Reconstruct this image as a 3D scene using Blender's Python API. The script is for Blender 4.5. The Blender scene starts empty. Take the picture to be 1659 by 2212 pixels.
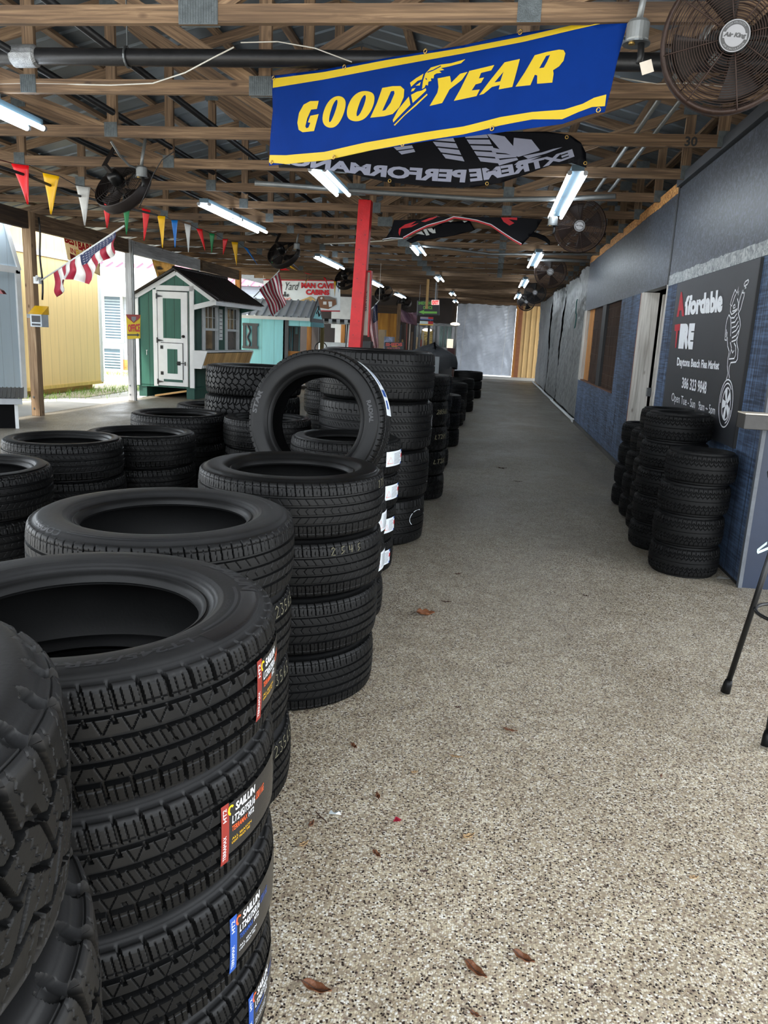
import bpy, bmesh, math, random
import numpy as np
from mathutils import Vector, Matrix, Euler
random.seed(7)
rng = np.random.default_rng(7)
PI = math.pi
scene = bpy.context.scene
COL = scene.collection

# ------------------------------------------------------------------ camera, world, sun, exposure
CAM_H = 1.5
FPX, PITCH, YAW, ROLL = 1660.0, -0.2243, -0.125865, 0.048418
cy_, sy_ = math.cos(YAW), math.sin(YAW)
cp_, sp_ = math.cos(PITCH), math.sin(PITCH)
cr_, sr_ = math.cos(ROLL), math.sin(ROLL)
FWD = Vector((sy_ * cp_, cy_ * cp_, sp_))
R0 = Vector((cy_, -sy_, 0.0))
U0 = R0.cross(FWD)
RIGHT = R0 * cr_ + U0 * sr_
UP = U0 * cr_ - R0 * sr_
cam_data = bpy.data.cameras.new('camera')
cam = bpy.data.objects.new('camera', cam_data)
COL.objects.link(cam)
cam.matrix_world = Matrix(((RIGHT.x, UP.x, -FWD.x, 0), (RIGHT.y, UP.y, -FWD.y, 0), (RIGHT.z, UP.z, -FWD.z, CAM_H), (0, 0, 0, 1)))
cam_data.sensor_fit = 'VERTICAL'
cam_data.sensor_height = 36.0
cam_data.lens = FPX * 36.0 / 2212.0
cam_data.clip_start = 0.05
cam_data.clip_end = 300
scene.camera = cam

scene.view_settings.view_transform = 'Standard'
scene.view_settings.look = 'None'
scene.view_settings.exposure = 0.0
scene.view_settings.gamma = 1.0
scene.view_settings.use_curve_mapping = False
scene.cycles.use_denoising = True
scene.cycles.max_bounces = 7
scene.cycles.diffuse_bounces = 5
scene.cycles.glossy_bounces = 3
scene.cycles.sample_clamp_indirect = 8.0

SKY_STRENGTH = 6.5
SUN_STRENGTH = 10.0
TUBE_STRENGTH = 24.0
world = bpy.data.worlds.new('world')
scene.world = world
world.use_nodes = True
wn = world.node_tree
wn.nodes['Background'].inputs['Color'].default_value = (0.88, 0.94, 1.0, 1)
wn.nodes['Background'].inputs['Strength'].default_value = SKY_STRENGTH
sun_data = bpy.data.lights.new('sun', 'SUN')
sun = bpy.data.objects.new('sun', sun_data)
COL.objects.link(sun)
sun_data.energy = SUN_STRENGTH
sun_data.angle = math.radians(3)
sun_data.color = (1.0, 0.95, 0.86)
SUN_DIR = Vector((-0.30, -0.36, 0.88)).normalized()
sun.rotation_euler = SUN_DIR.to_track_quat('Z', 'Y').to_euler()
sun.location = (-20, -20, 30)

# ------------------------------------------------------------------ helpers
def at(x, y, Y=None, X=None, Z=None):
    """point of the place seen at photo pixel (x, y) on the plane Y=, X= or Z="""
    d = FWD + RIGHT * ((x - 829.5) / FPX) - UP * ((y - 1106.0) / FPX)
    if Y is not None: t = Y / d.y
    elif X is not None: t = X / d.x
    else: t = (Z - CAM_H) / d.z
    return Vector((d.x * t, d.y * t, CAM_H + d.z * t))

def tag(o, label=None, cat=None, group=None, kind=None):
    if label: o['label'] = label
    if cat: o['category'] = cat
    if group: o['group'] = group
    if kind: o['kind'] = kind
    return o

def thing(name, label, cat, loc=(0, 0, 0), rot=(0, 0, 0), group=None):
    o = bpy.data.objects.new(name, None)
    COL.objects.link(o)
    o.location = loc
    o.rotation_euler = rot
    o.empty_display_size = 0.05
    return tag(o, label, cat, group)

def link_mesh(name, me, mat=None, parent=None):
    o = bpy.data.objects.new(name, me)
    COL.objects.link(o)
    if mat is not None:
        me.materials.clear()
        me.materials.append(mat)
    if parent is not None:
        o.parent = parent
    return o

def kids(o):
    return [c for c in bpy.data.objects if c.parent == o]

def dup(root, loc=None, rot=None, label=None, group=None, scale=None):
    r = root.copy()
    COL.objects.link(r)
    if loc is not None: r.location = loc
    if rot is not None: r.rotation_euler = rot
    if scale is not None: r.scale = scale
    if label: r['label'] = label
    if group: r['group'] = group
    for ch in root.children:
        c = ch.copy(); COL.objects.link(c); c.parent = r
        for g in ch.children:
            d = g.copy(); COL.objects.link(d); d.parent = c
    return r

class MB:
    """collects shapes with uv (metres) and links them as one mesh object"""
    def __init__(s):
        s.v = []; s.f = []; s.uv = []; s.m = None
    def add(s, vs, fs, uvs=None):
        n = len(s.v)
        s.v += [tuple(p) for p in vs]
        for i, f in enumerate(fs):
            s.f.append(tuple(n + k for k in f))
            s.uv.append(uvs[i] if uvs else [(0, 0)] * len(f))
        return s
    def bar(s, p0, p1, w, h, up=(0, 0, 1), roll=0):
        p0 = Vector(p0); p1 = Vector(p1)
        d = p1 - p0; L = d.length; d.normalize()
        u = Vector(up)
        if abs(d.dot(u)) > 0.98: u = Vector((0, 1, 0))
        a = d.cross(u).normalized(); b = a.cross(d).normalized()
        if roll:
            a, b = a * math.cos(roll) + b * math.sin(roll), b * math.cos(roll) - a * math.sin(roll)
        vs = []
        for p in (p0, p1):
            for i, j in ((-1, -1), (1, -1), (1, 1), (-1, 1)):
                vs.append(p + a * (i * w / 2) + b * (j * h / 2))
        fs = [(0, 3, 2, 1), (4, 5, 6, 7)]; o = random.random() * 9
        uv = [[(o, 0), (o, h), (o + w, h), (o + w, 0)]] * 2
        acc = 0
        for k in range(4):
            k2 = (k + 1) % 4
            fs.append((k, k2, 4 + k2, 4 + k))
            e = (w, h, w, h)[k]
            uv.append([(o, acc), (o, acc + e), (o + L, acc + e), (o + L, acc)])
            acc += e
        return s.add(vs, fs, uv)
    def box(s, x0, x1, y0, y1, z0, z1):
        vs = [(x0, y0, z0), (x1, y0, z0), (x1, y1, z0), (x0, y1, z0), (x0, y0, z1), (x1, y0, z1), (x1, y1, z1), (x0, y1, z1)]
        fs = [(0, 3, 2, 1), (4, 5, 6, 7), (0, 1, 5, 4), (1, 2, 6, 5), (2, 3, 7, 6), (3, 0, 4, 7)]
        uv = []
        for f in fs:
            ax = [max(vs[i][k] for i in f) - min(vs[i][k] for i in f) for k in range(3)]
            order = sorted(range(3), key=lambda k: -ax[k])
            uv.append([(vs[i][order[0]], vs[i][order[1]]) for i in f])
        return s.add(vs, fs, uv)
    def tube(s, pts, r, n=8, cap=True, closed=False):
        pts = [Vector(p) for p in pts]; m = len(pts)
        rings = []; a = None
        for i, p in enumerate(pts):
            if closed: d = pts[(i + 1) % m] - pts[i - 1]
            else: d = pts[min(i + 1, m - 1)] - pts[max(i - 1, 0)]
            d.normalize()
            if a is None:
                u = Vector((0, 0, 1)) if abs(d.z) < 0.9 else Vector((1, 0, 0))
                a = d.cross(u).normalized()
            else:
                a = (a - d * a.dot(d)).normalized()
            b = d.cross(a)
            rr = r[i] if isinstance(r, (list, tuple)) else r
            rings.append([p + a * (rr * math.cos(2 * PI * k / n)) + b * (rr * math.sin(2 * PI * k / n)) for k in range(n)])
        vs = [q for R in rings for q in R]; fs = []; uv = []
        L = 0
        for i in range(m if closed else m - 1):
            j = (i + 1) % m
            l2 = L + (pts[j] - pts[i]).length
            for k in range(n):
                k2 = (k + 1) % n
                fs.append((i * n + k, i * n + k2, j * n + k2, j * n + k))
                uv.append([(L, k / n), (L, (k + 1) / n), (l2, (k + 1) / n), (l2, k / n)])
            L = l2
        if cap and not closed:
            fs.append(tuple(range(n - 1, -1, -1))); uv.append([(0, 0)] * n)
            fs.append(tuple((m - 1) * n + k for k in range(n))); uv.append([(0, 0)] * n)
        return s.add(vs, fs, uv)
    def lathe(s, prof, n=32, c=(0, 0, 0), axis='z', closed=False):
        m = len(prof); vs = []
        for r, z in prof:
            for k in range(n):
                t = 2 * PI * k / n
                p = (r * math.cos(t), r * math.sin(t), z)
                if axis == 'y': p = (p[0], p[2], p[1])
                elif axis == 'x': p = (p[2], p[0], p[1])
                vs.append((p[0] + c[0], p[1] + c[1], p[2] + c[2]))
        fs = []
        for i in range(m if closed else m - 1):
            j = (i + 1) % m
            for k in range(n):
                k2 = (k + 1) % n
                fs.append((i * n + k, i * n + k2, j * n + k2, j * n + k))
        if not closed:
            if prof[0][0] > 1e-6: fs.append(tuple(range(n - 1, -1, -1)))
            if prof[-1][0] > 1e-6: fs.append(tuple((m - 1) * n + k for k in range(n)))
        return s.add(vs, fs)
    def prism(s, poly, d):
        """poly: list of 3d points (planar), extruded by vector d"""
        n = len(poly); d = Vector(d)
        vs = [Vector(p) for p in poly] + [Vector(p) + d for p in poly]
        fs = [tuple(range(n - 1, -1, -1)), tuple(range(n, 2 * n))]
        for k in range(n):
            k2 = (k + 1) % n
            fs.append((k, k2, n + k2, n + k))
        a = (vs[1] - vs[0]).normalized(); nn = d.normalized(); b = nn.cross(a)
        uv = [[((vs[i] - vs[0]).dot(a), (vs[i] - vs[0]).dot(b)) for i in f] for f in fs[:2]]
        for k in range(n):
            L = (vs[(k + 1) % n] - vs[k]).length
            uv.append([(0, 0), (L, 0), (L, d.length), (0, d.length)])
        return s.add(vs, fs, uv)
    def grid(s, fn, nu, nv, thick=0.0):
        """surface fn(u, v) with u, v in 0..1; optional second skin"""
        vs = [fn(i / nu, j / nv) for j in range(nv + 1) for i in range(nu + 1)]
        vs = [Vector(p) for p in vs]
        fs = []; uv = []
        W = nu + 1
        for j in range(nv):
            for i in range(nu):
                fs.append((j * W + i, j * W + i + 1, (j + 1) * W + i + 1, (j + 1) * W + i))
                uv.append([(i / nu, j / nv), ((i + 1) / nu, j / nv), ((i + 1) / nu, (j + 1) / nv), (i / nu, (j + 1) / nv)])
        return s.add(vs, fs, uv)
    def mesh(s, name, smooth=False, fix=True):
        me = bpy.data.meshes.new(name)
        me.from_pydata(s.v, [], s.f)
        uvl = me.uv_layers.new(name='UVMap')
        flat = [c for u in s.uv for p in u for c in p]
        if len(flat) == 2 * len(me.loops):
            uvl.data.foreach_set('uv', flat)
        if fix:
            bm = bmesh.new(); bm.from_mesh(me)
            bmesh.ops.recalc_face_normals(bm, faces=bm.faces[:])
            bm.to_mesh(me); bm.free()
        if smooth:
            me.polygons.foreach_set('use_smooth', [True] * len(me.polygons))
        me.update()
        return me
    def build(s, name, mat, parent=None, smooth=False, bevel=0, solid=0, fix=True):
        o = link_mesh(name, s.mesh(name, smooth, fix), mat, parent)
        if solid:
            md = o.modifiers.new('solid', 'SOLIDIFY'); md.thickness = solid; md.offset = 0
        if bevel:
            md = o.modifiers.new('bevel', 'BEVEL'); md.width = bevel; md.segments = 2; md.limit_method = 'ANGLE'
        return o

# ---- flat artwork: letters and shapes as tessellated meshes
def curve_to_mesh(cu):
    o = bpy.data.objects.new('tmp', cu)
    COL.objects.link(o)
    dg = bpy.context.evaluated_depsgraph_get()
    me = bpy.data.meshes.new_from_object(o.evaluated_get(dg))
    bpy.data.objects.remove(o); bpy.data.curves.remove(cu)
    return me

def text_2d(txt, bold=0.0, shear=0.0, spacing=1.0, align='LEFT'):
    """mesh of a line of text, unit cap height about 0.7, and its bounds"""
    cu = bpy.data.curves.new('t', 'FONT')
    cu.body = txt; cu.offset = bold; cu.shear = shear; cu.space_character = spacing
    cu.resolution_u = 3; cu.fill_mode = 'FRONT'
    me = curve_to_mesh(cu)
    vs = [v.co.copy() for v in me.vertices]; fs = [tuple(p.vertices) for p in me.polygons]
    bpy.data.meshes.remove(me)
    return vs, fs

def poly_2d(polys):
    """tessellated mesh of closed outlines, inner outlines become holes"""
    cu = bpy.data.curves.new('p', 'CURVE'); cu.dimensions = '2D'; cu.fill_mode = 'BOTH'
    for P in polys:
        sp = cu.splines.new('POLY'); sp.points.add(len(P) - 1)
        for i, p in enumerate(P): sp.points[i].co = (p[0], p[1], 0, 1)
        sp.use_cyclic_u = True
    me = curve_to_mesh(cu)
    vs = [v.co.copy() for v in me.vertices]; fs = [tuple(p.vertices) for p in me.polygons]
    bpy.data.meshes.remove(me)
    return vs, fs

def fit(vf, x0, y0, x1, y1, rot=0):
    """scale a 2d mesh into the box x0..x1, y0..y1"""
    vs, fs = vf
    if rot:
        vs = [Vector((-v.y, v.x, 0)) if rot == 90 else Vector((v.y, -v.x, 0)) for v in vs]
    ax = min(v.x for v in vs); bx = max(v.x for v in vs)
    ay = min(v.y for v in vs); by = max(v.y for v in vs)
    return [Vector((x0 + (v.x - ax) / (bx - ax) * (x1 - x0), y0 + (v.y - ay) / (by - ay) * (y1 - y0), 0)) for v in vs], fs

def merge2(*vfs):
    V = []; F = []
    for vs, fs in vfs:
        n = len(V); V += vs; F += [tuple(n + i for i in f) for f in fs]
    return V, F

def strokes_2d(lines, w):
    """ribbons along 2d polylines"""
    V = []; F = []
    for L in lines:
        pts = [Vector((p[0], p[1], 0)) for p in L]
        n0 = len(V)
        for i, p in enumerate(pts):
            d = (pts[min(i + 1, len(pts) - 1)] - pts[max(i - 1, 0)]).normalized()
            nrm = Vector((-d.y, d.x, 0)) * (w / 2)
            V += [p + nrm, p - nrm]
        for i in range(len(pts) - 1):
            a = n0 + 2 * i
            F.append((a, a + 1, a + 3, a + 2))
    return V, F

def flat_art(name, vf, mapfn, mat, parent, cut=None, smooth=False, solid=0):
    """map a 2d mesh (x, y) -> 3d by mapfn; cut = grid step for curved surfaces"""
    vs, fs = vf
    me = bpy.data.meshes.new(name)
    me.from_pydata([tuple(v) for v in vs], [], fs)
    bm = bmesh.new(); bm.from_mesh(me)
    if cut:
        for ax in (0, 1):
            if not cut[ax]: continue
            lo = min(v.co[ax] for v in bm.verts); hi = max(v.co[ax] for v in bm.verts)
            k = math.floor(lo / cut[ax]) + 1
            while k * cut[ax] < hi:
                pc = [0, 0, 0]; pc[ax] = k * cut[ax]
                nn = [0, 0, 0]; nn[ax] = 1
                bmesh.ops.bisect_plane(bm, geom=bm.verts[:] + bm.edges[:] + bm.faces[:], plane_co=pc, plane_no=nn)
                k += 1
    for v in bm.verts: v.co = mapfn(v.co.x, v.co.y)
    bm.to_mesh(me); bm.free()
    if smooth: me.polygons.foreach_set('use_smooth', [True] * len(me.polygons))
    o = link_mesh(name, me, mat, parent)
    if solid:
        md = o.modifiers.new('solid', 'SOLIDIFY'); md.thickness = solid; md.offset = 0
    return o

class Plane:
    """flat board: origin o, reading direction u, up v, normal n towards the viewer"""
    def __init__(s, o, u, v=(0, 0, 1)):
        s.o = Vector(o); s.u = Vector(u).normalized(); s.v = Vector(v).normalized(); s.n = s.u.cross(s.v).normalized()
    def p(s, x, y, off=0.0):
        return s.o + s.u * x + s.v * y + s.n * off
    def px(s, x, y):
        """board coordinates of photo pixel"""
        d = FWD + RIGHT * ((x - 829.5) / FPX) - UP * ((y - 1106.0) / FPX)
        c = Vector((0, 0, CAM_H)); t = (s.o - c).dot(s.n) / d.dot(s.n)
        q = c + d * t - s.o
        return q.dot(s.u), q.dot(s.v)
    def fn(s, off): return lambda x, y: s.p(x, y, off)

# ------------------------------------------------------------------ materials
MATS = {}
def nodes_of(name):
    m = bpy.data.materials.new(name); m.use_nodes = True
    MATS[name] = m
    nt = m.node_tree
    return m, nt, nt.nodes['Principled BSDF']
def N(nt, typ, **kw):
    n = nt.nodes.new(typ)
    for k, v in kw.items():
        if k in n.inputs: n.inputs[k].default_value = v
        else: setattr(n, k, v)
    return n
def ramp(nt, stops, interp='LINEAR'):
    r = nt.nodes.new('ShaderNodeValToRGB'); cr = r.color_ramp; cr.interpolation = interp
    while len(cr.elements) < len(stops): cr.elements.new(0.5)
    for e, (p, c) in zip(cr.elements, stops):
        e.position = p; e.color = (c[0], c[1], c[2], 1) if len(c) == 3 else c
    return r
def srgb(r, g, b):
    return tuple((c / 255 / 12.92 if c / 255 <= 0.04045 else ((c / 255 + 0.055) / 1.055) ** 2.4) for c in (r, g, b))

def paint(name, rgb, rough=0.5, var=0.12, scale=6.0, bump=0.0, metal=0.0, spec=0.5, stretch=None, bscale=None):
    """plain paint / plastic / cloth with slight tonal variation"""
    m, nt, b = nodes_of(name)
    c = srgb(*rgb)
    tc = N(nt, 'ShaderNodeTexCoord')
    mp = N(nt, 'ShaderNodeMapping')
    nt.links.new(tc.outputs['Object'], mp.inputs['Vector'])
    if stretch: mp.inputs['Scale'].default_value = stretch
    nz = N(nt, 'ShaderNodeTexNoise', Scale=scale, Detail=5.0, Roughness=0.6)
    nt.links.new(mp.outputs['Vector'], nz.inputs['Vector'])
    r = ramp(nt, [(0.3, [x * (1 - var) for x in c]), (0.7, [min(1, x * (1 + var)) for x in c])])
    nt.links.new(nz.outputs['Fac'], r.inputs['Fac'])
    nt.links.new(r.outputs['Color'], b.inputs['Base Color'])
    b.inputs['Roughness'].default_value = rough
    b.inputs['Metallic'].default_value = metal
    b.inputs['Specular IOR Level'].default_value = spec
    if bump:
        bp = N(nt, 'ShaderNodeBump', Strength=bump, Distance=0.01)
        nz2 = N(nt, 'ShaderNodeTexNoise', Scale=bscale or scale * 6, Detail=4.0)
        nt.links.new(mp.outputs['Vector'], nz2.inputs['Vector'])
        nt.links.new(nz2.outputs['Fac'], bp.inputs['Height'])
        nt.links.new(bp.outputs['Normal'], b.inputs['Normal'])
    return m

def lumber(name, dark, mid, light, rough=0.8, knots=True, gscale=1.0):
    """sawn timber, grain along uv.x"""
    m, nt, b = nodes_of(name)
    uv = N(nt, 'ShaderNodeUVMap')
    oi = N(nt, 'ShaderNodeObjectInfo')
    add = N(nt, 'ShaderNodeVectorMath', operation='ADD')
    sc = N(nt, 'ShaderNodeVectorMath', operation='SCALE'); sc.inputs['Scale'].default_value = 13.0
    nt.links.new(oi.outputs['Random'], sc.inputs[0])
    nt.links.new(uv.outputs['UV'], add.inputs[0]); nt.links.new(sc.outputs[0], add.inputs[1])
    mp = N(nt, 'ShaderNodeMapping'); mp.inputs['Scale'].default_value = (1.6 * gscale, 45 * gscale, 1)
    nt.links.new(add.outputs[0], mp.inputs['Vector'])
    nz = N(nt, 'ShaderNodeTexNoise', Scale=1.0, Detail=6.0, Roughness=0.62, Distortion=0.6)
    nt.links.new(mp.outputs['Vector'], nz.inputs['Vector'])
    r = ramp(nt, [(0.28, srgb(*dark)), (0.5, srgb(*mid)), (0.75, srgb(*light))])
    nt.links.new(nz.outputs['Fac'], r.inputs['Fac'])
    mp2 = N(nt, 'ShaderNodeMapping'); mp2.inputs['Scale'].default_value = (0.7, 2.5, 1)
    nt.links.new(add.outputs[0], mp2.inputs['Vector'])
    big = N(nt, 'ShaderNodeTexNoise', Scale=1.5, Detail=3.0)
    nt.links.new(mp2.outputs['Vector'], big.inputs['Vector'])
    br = ramp(nt, [(0.35, (0.62, 0.58, 0.55)), (0.65, (1.1, 1.08, 1.05))])
    nt.links.new(big.outputs['Fac'], br.inputs['Fac'])
    mx = N(nt, 'ShaderNodeMix', data_type='RGBA', blend_type='MULTIPLY'); mx.inputs['Factor'].default_value = 0.8
    nt.links.new(r.outputs['Color'], mx.inputs['A']); nt.links.new(br.outputs['Color'], mx.inputs['B'])
    out = mx.outputs['Result']
    if knots:
        mp3 = N(nt, 'ShaderNodeMapping'); mp3.inputs['Scale'].default_value = (3.2, 7, 1)
        nt.links.new(add.outputs[0], mp3.inputs['Vector'])
        vo = N(nt, 'ShaderNodeTexVoronoi', Scale=1.0)
        nt.links.new(mp3.outputs['Vector'], vo.inputs['Vector'])
        kr = ramp(nt, [(0.05, (0.25, 0.2, 0.17)), (0.13, (1, 1, 1))])
        nt.links.new(vo.outputs['Distance'], kr.inputs['Fac'])
        mk = N(nt, 'ShaderNodeMix', data_type='RGBA', blend_type='MULTIPLY'); mk.inputs['Factor'].default_value = 0.85
        nt.links.new(out, mk.inputs['A']); nt.links.new(kr.outputs['Color'], mk.inputs['B'])
        out = mk.outputs['Result']
    nt.links.new(out, b.inputs['Base Color'])
    b.inputs['Roughness'].default_value = rough
    bp = N(nt, 'ShaderNodeBump', Strength=0.25, Distance=0.004)
    nt.links.new(nz.outputs['Fac'], bp.inputs['Height']); nt.links.new(bp.outputs['Normal'], b.inputs['Normal'])
    return m

def osb(name, stops, scale=38.0, rough=0.55, bump=0.35, axes=(1, 1, 1)):
    """strand board: overlapping flakes"""
    m, nt, b = nodes_of(name)
    tc = N(nt, 'ShaderNodeTexCoord')
    nz = N(nt, 'ShaderNodeTexNoise', Scale=9.0, Detail=2.0)
    nt.links.new(tc.outputs['Object'], nz.inputs['Vector'])
    ad = N(nt, 'ShaderNodeVectorMath', operation='MULTIPLY_ADD')
    ad.inputs[1].default_value = (0.16, 0.16, 0.16)
    nt.links.new(nz.outputs['Color'], ad.inputs[0]); nt.links.new(tc.outputs['Object'], ad.inputs[2])
    mp = N(nt, 'ShaderNodeMapping'); mp.inputs['Scale'].default_value = axes
    mp.inputs['Rotation'].default_value = (0.5, 0.3, 0.4)
    nt.links.new(ad.outputs[0], mp.inputs['Vector'])
    vo = N(nt, 'ShaderNodeTexVoronoi', Scale=scale); vo.distance = 'CHEBYCHEV'
    nt.links.new(mp.outputs['Vector'], vo.inputs['Vector'])
    sp = N(nt, 'ShaderNodeSeparateColor'); nt.links.new(vo.outputs['Color'], sp.inputs['Color'])
    r = ramp(nt, stops); nt.links.new(sp.outputs['Red'], r.inputs['Fac'])
    nt.links.new(r.outputs['Color'], b.inputs['Base Color'])
    b.inputs['Roughness'].default_value = rough
    bp = N(nt, 'ShaderNodeBump', Strength=bump, Distance=0.004)
    nt.links.new(sp.outputs['Green'], bp.inputs['Height']); nt.links.new(bp.outputs['Normal'], b.inputs['Normal'])
    return m

def translucent(m, fac=0.4, tint=(1, 1, 1)):
    """lets daylight glow through thin sheet"""
    nt = m.node_tree; b = nt.nodes['Principled BSDF']; out = nt.nodes['Material Output']
    tr = nt.nodes.new('ShaderNodeBsdfTranslucent'); mx = nt.nodes.new('ShaderNodeMixShader'); mx.inputs['Fac'].default_value = fac
    src = b.inputs['Base Color']
    if src.is_linked: nt.links.new(src.links[0].from_socket, tr.inputs['Color'])
    else: tr.inputs['Color'].default_value = src.default_value
    nt.links.new(b.outputs['BSDF'], mx.inputs[1]); nt.links.new(tr.outputs['BSDF'], mx.inputs[2]); nt.links.new(mx.outputs[0], out.inputs['Surface'])
    return m
def emit(name, rgb, strength):
    m, nt, b = nodes_of(name)
    b.inputs['Base Color'].default_value = (*srgb(*rgb), 1)
    b.inputs['Emission Color'].default_value = (*srgb(*rgb), 1)
    b.inputs['Emission Strength'].default_value = strength
    return m

def rubber_mat(name, lo=0.010, hi=0.022, r0=0.42, r1=0.68, dust=0.25, bloom=None):
    m, nt, b = nodes_of(name)
    tc = N(nt, 'ShaderNodeTexCoord'); oi = N(nt, 'ShaderNodeObjectInfo')
    add = N(nt, 'ShaderNodeVectorMath', operation='ADD')
    nt.links.new(tc.outputs['Object'], add.inputs[0]); nt.links.new(oi.outputs['Random'], add.inputs[1])
    nz = N(nt, 'ShaderNodeTexNoise', Scale=5.0, Detail=6.0, Roughness=0.65)
    nt.links.new(add.outputs[0], nz.inputs['Vector'])
    r = ramp(nt, [(0.3, (lo, lo * 1.03, lo * 1.1)), (0.72, (hi, hi * 1.02, hi * 1.07))])
    nt.links.new(nz.outputs['Fac'], r.inputs['Fac'])
    nz2 = N(nt, 'ShaderNodeTexNoise', Scale=2.3, Detail=8.0, Roughness=0.7)
    nt.links.new(add.outputs[0], nz2.inputs['Vector'])
    dr = ramp(nt, [(0.5, (0, 0, 0)), (0.8, (dust, dust, dust))])
    nt.links.new(nz2.outputs['Fac'], dr.inputs['Fac'])
    mx = N(nt, 'ShaderNodeMix', data_type='RGBA'); mx.inputs['B'].default_value = (0.022, 0.021, 0.020, 1)
    nt.links.new(dr.outputs['Color'], mx.inputs['Factor'])
    nt.links.new(r.outputs['Color'], mx.inputs['A']); col = mx.outputs['Result']
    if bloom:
        # light on upturned sides painted in with dust and bloom on both sidewalls
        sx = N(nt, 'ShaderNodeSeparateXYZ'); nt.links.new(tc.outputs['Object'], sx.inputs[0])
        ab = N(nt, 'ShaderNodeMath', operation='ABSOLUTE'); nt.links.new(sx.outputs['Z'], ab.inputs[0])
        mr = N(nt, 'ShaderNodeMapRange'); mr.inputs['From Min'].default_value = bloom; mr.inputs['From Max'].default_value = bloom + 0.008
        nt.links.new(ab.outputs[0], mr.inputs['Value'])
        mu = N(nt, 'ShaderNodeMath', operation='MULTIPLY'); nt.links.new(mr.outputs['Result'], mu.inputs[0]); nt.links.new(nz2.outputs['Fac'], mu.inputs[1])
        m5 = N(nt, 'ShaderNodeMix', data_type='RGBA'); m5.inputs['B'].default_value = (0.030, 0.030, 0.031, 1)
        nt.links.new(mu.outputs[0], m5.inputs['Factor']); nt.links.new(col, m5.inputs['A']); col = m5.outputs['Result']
    nt.links.new(col, b.inputs['Base Color'])
    rr = N(nt, 'ShaderNodeMapRange'); rr.inputs['To Min'].default_value = r0; rr.inputs['To Max'].default_value = r1
    nt.links.new(nz2.outputs['Fac'], rr.inputs['Value']); nt.links.new(rr.outputs['Result'], b.inputs['Roughness'])
    b.inputs['Specular IOR Level'].default_value = 0.17
    bp = N(nt, 'ShaderNodeBump', Strength=0.12, Distance=0.002)
    nz3 = N(nt, 'ShaderNodeTexNoise', Scale=140.0, Detail=3.0)
    nt.links.new(tc.outputs['Object'], nz3.inputs['Vector']); nt.links.new(nz3.outputs['Fac'], bp.inputs['Height']); nt.links.new(bp.outputs['Normal'], b.inputs['Normal'])
    return m
RUBBER = rubber_mat('rubber', 0.0022, 0.0050, 0.34, 0.54, 0.12)
RUBBER_DUSTY_LIT = rubber_mat('rubber_dusty_lit_sides', 0.0022, 0.0050, 0.36, 0.58, 0.16, bloom=0.097)
RUBBER_OLD = rubber_mat('rubber_worn', 0.0022, 0.0050, 0.5, 0.72, 0.10)
RUBBER_MARK = paint('rubber_lettering', (36, 37, 40), 0.5, 0.2, 30)

LUMBER = lumber('weathered_truss_lumber', (64, 50, 38), (108, 86, 64), (152, 126, 98))
LUMBER_NEW = lumber('fresh_yellow_pine', (150, 96, 44), (190, 130, 66), (214, 160, 92))
POST_WOOD = lumber('grey_post_timber', (116, 92, 70), (160, 132, 102), (196, 170, 138))
DARK_WOOD = lumber('dark_stained_boards', (34, 26, 20), (62, 48, 36), (92, 70, 50), gscale=0.8)
WHITE_WOOD = lumber('white_washed_jamb', (150, 146, 138), (196, 194, 188), (220, 219, 214))
GREY_POST = lumber('weathered_white_post', (150, 150, 150), (190, 192, 194), (214, 216, 218))
GALV = paint('galvanised_steel', (120, 124, 126), 0.42, 0.2, 12, 0.1, 0.85)
GUSSET = paint('zinc_gusset_plate', (86, 92, 94), 0.5, 0.25, 25, 0.2, 0.6)
CONDUIT = paint('grey_conduit', (125, 128, 128), 0.45, 0.15, 8, 0, 0.5)
BLACK_PIPE = paint('black_iron_pipe', (30, 30, 32), 0.4, 0.3, 10, 0.1, 0.3)
CABLE = paint('black_cable', (18, 18, 19), 0.5)
WHITE_CABLE = paint('white_cable', (200, 198, 190), 0.5)
BLACK = paint('black_paint', (16, 16, 18), 0.5)
BLACK_METAL = paint('black_metal', (14, 14, 15), 0.35, 0.2, 10, 0, 0.2)
WHITE = paint('white_paint', (226, 228, 228), 0.55, 0.05)
OFFWHITE = paint('weathered_white', (205, 208, 208), 0.6, 0.1, 5, 0.1)
RED_POST = paint('red_post_paint', (184, 10, 20), 0.42, 0.16, 9, 0.15, spec=0.3)
RED = paint('red_print', (190, 20, 34), 0.5, 0.05)
BRIGHT_RED = paint('red_vinyl', (214, 18, 26), 0.4, 0.08)
YELLOW = paint('yellow_print', (192, 164, 4), 0.5, 0.04)
YELLOW_VINYL = paint('yellow_vinyl', (232, 178, 8), 0.4, 0.1)
GREEN_VINYL = paint('green_vinyl', (12, 120, 62), 0.4, 0.1)
BLUE_VINYL = paint('blue_vinyl', (18, 110, 190), 0.4, 0.1)
WHITE_VINYL = paint('grey_white_vinyl', (196, 196, 192), 0.4, 0.15)
BANNER_BLUE = paint('royal_blue_nylon', (2, 40, 110), 0.7, 0.12, 3, 0.12, spec=0.08, bscale=14)
BANNER_BLACK = paint('black_nylon', (7, 8, 15), 0.55, 0.2, 4, 0.12, spec=0.15, bscale=14)
LILAC = paint('pale_lilac_print', (150, 154, 176), 0.5, 0.05)
BRASS = paint('brass_grommet', (196, 160, 90), 0.3, 0.1, 20, 0, 0.9)
SIGN_BLACK = paint('matt_black_sign_board', (44, 46, 50), 0.45, 0.12, 3)
SIGN_WHITE = paint('white_sign_vinyl', (222, 226, 230), 0.5, 0.04)
SIGN_RED = paint('dark_red_sign_vinyl', (168, 24, 40), 0.5, 0.1)
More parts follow.
